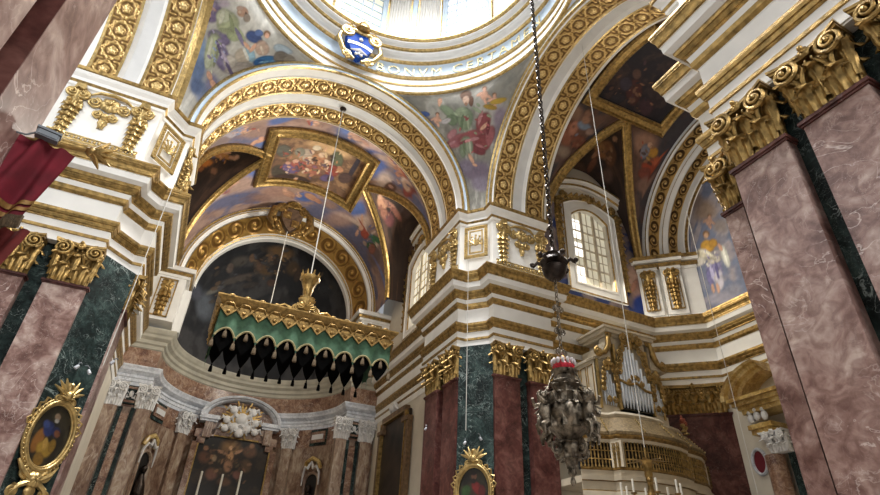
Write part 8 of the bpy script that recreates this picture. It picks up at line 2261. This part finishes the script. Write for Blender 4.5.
# gallery
GP = [(11.4, 14.35), (11.9, 14.1), (12.35, 13.95), (12.42, 13.72), (13.0, 13.5), (13.6, 13.42), (14.2, 13.42), (14.8, 13.5), (15.35, 13.72), (15.42, 13.9), (15.9, 13.98), (16.4, 14.12), (16.9, 14.45), (17.3, 14.9)]
GP = GP[::-1]          # room side must be on the right hand
GP_ = [(x, y) for x, y in GP[::-1]]
t = GAL = thing('organ_gallery', 'bowed organ gallery with gilt lattice balusters and tan sloping cover', 'balcony', (14.2, 13.4, 5.0))
m = MB(); sweep_plan(m, GP_, [(.04, 6.2), (.1, 6.24), (.1, 6.32), (-.02, 6.45), (-.35, 6.85), (-.62, 6.98)], None); m.build('sloping_cover', TAN, t, smooth=.7)
m = MB(); sweep_plan(m, GP_, [(-.55, 6.95), (-.5, 7.04), (-.55, 7.12), (-.8, 7.12)], None); sweep_plan(m, GP_, [(-.02, 6.0), (.03, 6.02), (.03, 6.1), (.12, 6.16), (.12, 6.21), (0, 6.23)], [0, 0, 1, 1, 0])
sweep_plan(m, GP_, [(.0, 4.0), (.02, 4.4), (.06, 4.42), (.06, 4.56), (.02, 4.6), (.02, 4.84), (.1, 4.86), (.12, 4.98), (.04, 5.0), (.04, 5.16), (.08, 5.18), (.08, 5.24), (-.05, 5.26)], [0, 0, 0, 1, 0, 1, 0, 1, 0, 1, 1, 0])
m.build('moulding', [WOOD, GOLDD], t, smooth=.5)
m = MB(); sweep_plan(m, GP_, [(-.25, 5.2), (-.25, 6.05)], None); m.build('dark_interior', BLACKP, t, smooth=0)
m = MB(); m.prism([(11.4, 15.9)] + GP_ + [(17.3, 15.6)], 4.8, 5.0); m.prism([(11.4, 15.9)] + offset_plan(GP_, -.6) + [(17.3, 15.6)], 7.0, 7.12); m.build('floor_slab', WOOD, t, smooth=0)
# posts and balusters along the bow
segs = []; L = 0
for i in range(len(GP_) - 1):
    a, b = Vector(GP_[i]), Vector(GP_[i + 1]); segs.append((L, a, b)); L += (b - a).length
def along(s):
    for l0, a, b in segs[::-1]:
        if s >= l0:
            d = (b - a).normalized(); return a + d * (s - l0), math.atan2(d.y, d.x)
for f0, f1 in ((.155, .215), (.655, .705), (.93, .965)):
    s = (f0 + f1) / 2 * L; p, an = along(s); w = (f1 - f0) * L
    M = Matrix.Translation((p.x, p.y, 0)) @ Matrix.Rotation(an, 4, 'Z')
    q = MB(); q.box(-w / 2, -.06, 5.24, w / 2, .05, 6.02, 0, M); q.build('post', WOOD, t, smooth=0)
    q = MB(); husk(q, -w * .18, 5.3, 5.95, .12, -.08, M, n=6); husk(q, w * .18, 5.3, 5.95, .12, -.08, M, n=6); q.build('post_carving', GOLD, t)
bm_ = MB(); bm_.lathe([(.03, 0), (.035, .05), (.016, .09), (.034, .17), (.016, .24), (.022, .3), (.03, .38), (.022, .46), (.016, .52), (.034, .6), (.016, .68), (.03, .74), (.03, .78)], 7)
proto = bm_.build('baluster', GOLD, None); bd = proto.data; bpy.data.objects.remove(proto)
nb = 0; k = 0
while k < 60:
    f = (k + .5) / 60; k += 1
    if any(a - .005 < f < b + .005 for a, b in ((.155, .215), (.655, .705), (.93, .965))) or f > .97: continue
    p, an = along(f * L); o = bpy.data.objects.new('baluster', bd); COL.objects.link(o); o.parent = t
    o.location = (p.x - t['_o'][0] - .06 * math.sin(-an) * 0, p.y + .03 - t['_o'][1], 5.25 - t['_o'][2])
m = MB()
for z in (5.5, 5.76):
    m.tube([(along(f / 60 * L)[0].x, along(f / 60 * L)[0].y + .02, z) for f in range(1, 60)], .018, 5)
m.build('lattice_rail', GOLD, t)
m = MB()
for f in (.14, .33, .50, .68, .72, .9, .95):
    p, an = along(f * L); d = Vector((math.sin(an), -math.cos(an)))
    for q in range(7):
        w = q / 6; pp = p + d * (.1 - .42 * w); m.ball((pp.x, pp.y, 6.36 + .48 * w), .035, 4)
m.build('pearl_string', GOLDL, t)
for k, (ux, uy, lab) in enumerate(((16.55, 14.75, 'red and gilt urn finial on the gallery end, nearest the organ'), (16.9, 14.95, 'red and gilt urn finial on the gallery end, nearest the corner pilaster'))):
    u = thing('urn_finial', lab, 'urn', (ux, uy, 7.1), 'urn finials on the gallery end', True)
    m = MB(); m.lathe([(.1, 0), (.1, .04), (.03, .1), (.03, .16), (.08, .22), (.09, .28), (.05, .3)], 12); m.build('foot', GOLDL, u, smooth=.7)
    m = MB(); m.lathe([(.04, .3), (.085, .36), (.09, .46), (.04, .5), (.05, .55), (.01, .62)], 12); m.build('red_bowl', plain('urn_red', (.40, .10, .06), .4), u, smooth=.7)

# ================================================================ doorway with broken pediment on the transept end wall
t = thing('doorway', 'marble doorway with a yellow broken pediment and white-capped column, partly behind the right pier', 'doorway', (18.7, 12.3, 0), None, True, -PI / 2)
def loc(y): return 12.5 - y         # local x grows towards smaller y
m = MB(); x = -.4
m.lathe([(.36, .9), (.34, 1.2), (.31, 6.15)], 22, 0, Matrix.Translation((x, -.45, 0))); m.build('column', ORANGE, t, smooth=.5)
m = MB(); m.box(x - .45, -.9, 0, x + .45, 0, .9); m.box(x - .05 + .42, -.28, .0, x + .85, 0, 6.9); m.build('green_pilaster', GREEN, t, smooth=0)
q = add_capital(t, .72, .68, 6.15, 3, PEARL, -.72)
m = MB(); m.box(x - .36, -.8, 6.83, x + .42, 0, 7.02); m.box(x - .42, -.86, 7.0, x + .48, 0, 7.16); m.build('impost_block', YELLOW, t, smooth=0)
m = MB()
for s, zz in ((-.25, 7.36), (.0, 7.42), (.28, 7.38)):
    m.ball((x + s, -.8, zz), .12, 6, sq=(1, .9, 1.4)); m.ball((x + s, -.84, zz + .2), .08, 5)
m.build('white_figures', PEARL, t)
m = MB()
for (p, z0, z1) in ((.62, 7.55, 7.7), (.74, 7.7, 7.82), (.95, 7.82, 7.98), (1.12, 7.98, 8.1)):
    m.box(x - p * .62 - .1, -.5 - p * .6, z0, 3.5, 0, z1)
m.build('entablature', YELLOW, t, smooth=0)
m = MB()
prof = [(1.35, 0), (1.35, -.75), (1.5, -.8), (1.56, -.95), (1.72, -1.0), (1.78, -1.14), (1.9, -1.18), (1.95, 0)]
n = 20
for k in range(len(prof) - 1):
    a, b = prof[k], prof[k + 1]
    P = lambda q, i: (x + .9 - q[0] * math.cos(rad(80) * i / n), q[1], 8.08 + q[0] * .62 * math.sin(rad(80) * i / n))
    m.add([P(a, i) for i in range(n + 1)] + [P(b, i) for i in range(n + 1)], [(i, i + 1, n + 2 + i, n + 1 + i) for i in range(n)])
m.add([P(q, n) for q in prof], [tuple(range(len(prof)))])
m.build('broken_pediment', YELLOW, t, smooth=.5)
m = MB(); m.box(x + .9, -.3, 7.0, 3.0, 0, 7.5); m.build('frieze', GREYM, t, smooth=0)
m = MB(); m.box(x + .85, -.34, 6.85, 3.0, 0, 7.02); m.build('red_band', RED, t, smooth=0)
m = MB()
for a, d in ((0, .1), (.1, .22), (.24, .16), (.36, .3)):
    m.box(x + .9 + a, -d, 0, x + 1.0 + a + .03, 0, 6.8 - a * .9); m.box(x + .9 + a, -d, 6.72 - a, 3.0, 0, 6.86 - a)
m.build('jamb', plain('cream_marble', (.56, .48, .34), .4, 0, .2, 4), t, smooth=0)
m = MB(); m.box(x + 1.38, -.03, 0, 3.0, 0, 6.3); m.build('door_leaf', BLACKP, t, smooth=0)
t = thing('oval_plaque', 'small dark red oval plaque with a stone rim on the cream wall beside the doorway', 'plaque', (18.7, 13.6, 6.15), None, True, -PI / 2)
m = MB(); m.tube([(p[0], -.03, p[2]) for p in ring_path(.27, .42, 32)], .06, 7, closed=True); m.build('rim', GREYM, t)
m = MB(); pts = ring_path(.25, .40, 32, -.02); m.add(pts, [tuple(range(32))]); m.build('face', plain('plaque_red', (.16, .02, .03), .35), t, smooth=0)

# ================================================================ thin ropes and small wall lights
rope('thin cord from the right arch soffit down to the chandelier before the organ', 10.15, 10.3, 4.88, 20.2, .012, plate=True)
rope('long thin cord crossing the transept cornice, right of the organ', 16.0, 12.0, 4.0, 15.2, .012)
rope('thin cord hanging from the far pier cornice to the two small lights', 7.78, 15.05, 5.95, 11.95, .01)
rope('thin cord hanging from the left pier cornice, lit by the window', -2.2, 15.6, 6.2, 11.9, .012)
def spot(lab, x, y, z, rot):
    t = thing('spotlight', lab, 'spotlight', (x, y, z), 'small white spotlights', True, rad(rot))
    m = MB(); m.lathe([(.02, .06), (.035, .05), (.045, -.05), (.04, -.06), (.03, -.055)], 12, 0, Matrix.Rotation(.6, 4, 'Y')); m.build('head', GREYM, t, smooth=.6)
    m = MB(); m.tube([(0, 0, .08), (.06, .04, .14), (.1, .1, .12)], .015, 5); m.build('arm', GREYB, t)
spot('small white spotlight on the far pier, left of the pair above the oval painting', 8.27, 16.05, 5.85, 20)
spot('small white spotlight on the far pier, right of the pair above the oval painting', 8.62, 15.66, 5.95, 160)
spot('small white spotlight on the left pier, left of the pair above its oval painting', -2.75, 15.72, 6.1, 20)
spot('small white spotlight on the left pier, right of the pair above its oval painting', -2.5, 15.98, 6.1, 160)
spot('small white spotlight on the chancel side of the far pier', 7.98, 18.6, 6.8, 0)
spot('small white spotlight on the chancel side of the left pier', -2.1, 16.2, 6.5, 0)

t = thing('chandelier', 'gilt leafed chandelier with white candles at the bottom edge, before the organ gallery', 'chandelier', (10.15, 10.3, 3.78), None, True)
m = MB(); m.lathe([(.02, -.6), (.12, -.5), (.06, -.35), (.16, -.1), (.08, .1), (.05, .3), (.09, .38), (.04, .5), (.03, 1.1)], 14); m.build('stem', GOLDD, t, smooth=.8)
for k in range(7):
    a = 2 * PI * k / 7; R = Matrix.Rotation(a, 4, 'Z') @ Matrix.Translation((0, -.03, .2)); m = MB(); leaf(m, 0, 0, .2, .6, 0, .34, R, curl=.2); m.build('gilt_leaf', GOLD, t)
for k in range(8):
    a = 2 * PI * k / 8 + .2; ca, sa = math.cos(a), math.sin(a); m = MB()
    m.tube([(.06 * ca, .06 * sa, -.1), (.35 * ca, .35 * sa, -.34), (.62 * ca, .62 * sa, -.2), (.66 * ca, .66 * sa, -.02)], .022, 6); m.lathe([(.02, 0), (.07, .03), (.07, .05), (.03, .05)], 10, 0, Matrix.Translation((.66 * ca, .66 * sa, -.03)))
    m.build('arm', GOLDD, t)
    m = MB(); m.lathe([(.024, 0), (.024, .30), (.005, .31)], 8, 0, Matrix.Translation((.66 * ca, .66 * sa, 0))); m.build('candle', WAX, t)
# ================================================================ light
w = bpy.data.worlds.new('world'); SC.world = w; w.use_nodes = True
w.node_tree.nodes['Background'].inputs[0].default_value = (.90, .94, 1, 1); w.node_tree.nodes['Background'].inputs[1].default_value = .32
def area(name, loc, target, size, power, col=(1, 1, 1), sy=None):
    l = bpy.data.lights.new(name, 'AREA'); l.energy = power; l.color = col; l.size = size
    if sy: l.shape = 'RECTANGLE'; l.size_y = sy
    o = bpy.data.objects.new(name, l); COL.objects.link(o); o.location = loc
    o.rotation_euler = (Vector(target) - Vector(loc)).to_track_quat('-Z', 'Y').to_euler(); return o
area('lantern_daylight', (CX, CY, 30.5), (CX, CY, 0), 5.5, 2500, (1, 1, 1), 5.5).data.spread = rad(79)
area('nave_daylight', (5.2, -8, 13), (3, 14, 12), 6, 1500, (1, .985, .965), 5)
area('left_pier_fill_beam', (3.5, -7, 14), (-4, 15.3, 12.6), 2.5, 60, (1, .98, .95), 2.5).data.spread = rad(38)  # added narrow beam that brightens the left pier; no window is modelled there
area('left_transept_daylight', (-9, 10.5, 16), (4, 14, 12), 4, 380, (.88, .94, 1), 4)
area('transept_window_daylight', (14.4, 15.0, 15.0), (14.2, 9, 11), 1.8, 380, (1, .93, .8), 3.4)
area('chancel_window_daylight', (8.7, 22.8, 15.2), (2, 21, 14), 2.4, 1250, (1, .96, .86), 3.4)
# ================================================================ camera
cam = bpy.data.cameras.new('camera'); co = bpy.data.objects.new('camera', cam); COL.objects.link(co)
yaw, pit, rol = .41502, .571518, -.048834
fwd = Vector((math.sin(yaw) * math.cos(pit), math.cos(yaw) * math.cos(pit), math.sin(pit)))
rt = Vector((math.cos(yaw), -math.sin(yaw), 0)); dn = fwd.cross(rt)
r2 = rt * math.cos(rol) + dn * math.sin(rol); d2 = -rt * math.sin(rol) + dn * math.cos(rol)
Mx = Matrix((( r2.x, -d2.x, -fwd.x), (r2.y, -d2.y, -fwd.y), (r2.z, -d2.z, -fwd.z))).to_4x4(); Mx.translation = (0, 0, 1.6)
co.matrix_world = Mx
cam.sensor_fit = 'HORIZONTAL'; cam.sensor_width = 36; cam.lens = 36 * 547.915 / 880; cam.clip_start = .1; cam.clip_end = 300
SC.camera = co
SC.view_settings.view_transform = 'Standard'; SC.view_settings.look = 'None'; SC.view_settings.gamma = 1; SC.view_settings.exposure = .12
for o in bpy.data.objects:
    for k in ('_o', '_local'):
        if k in o: del o[k]
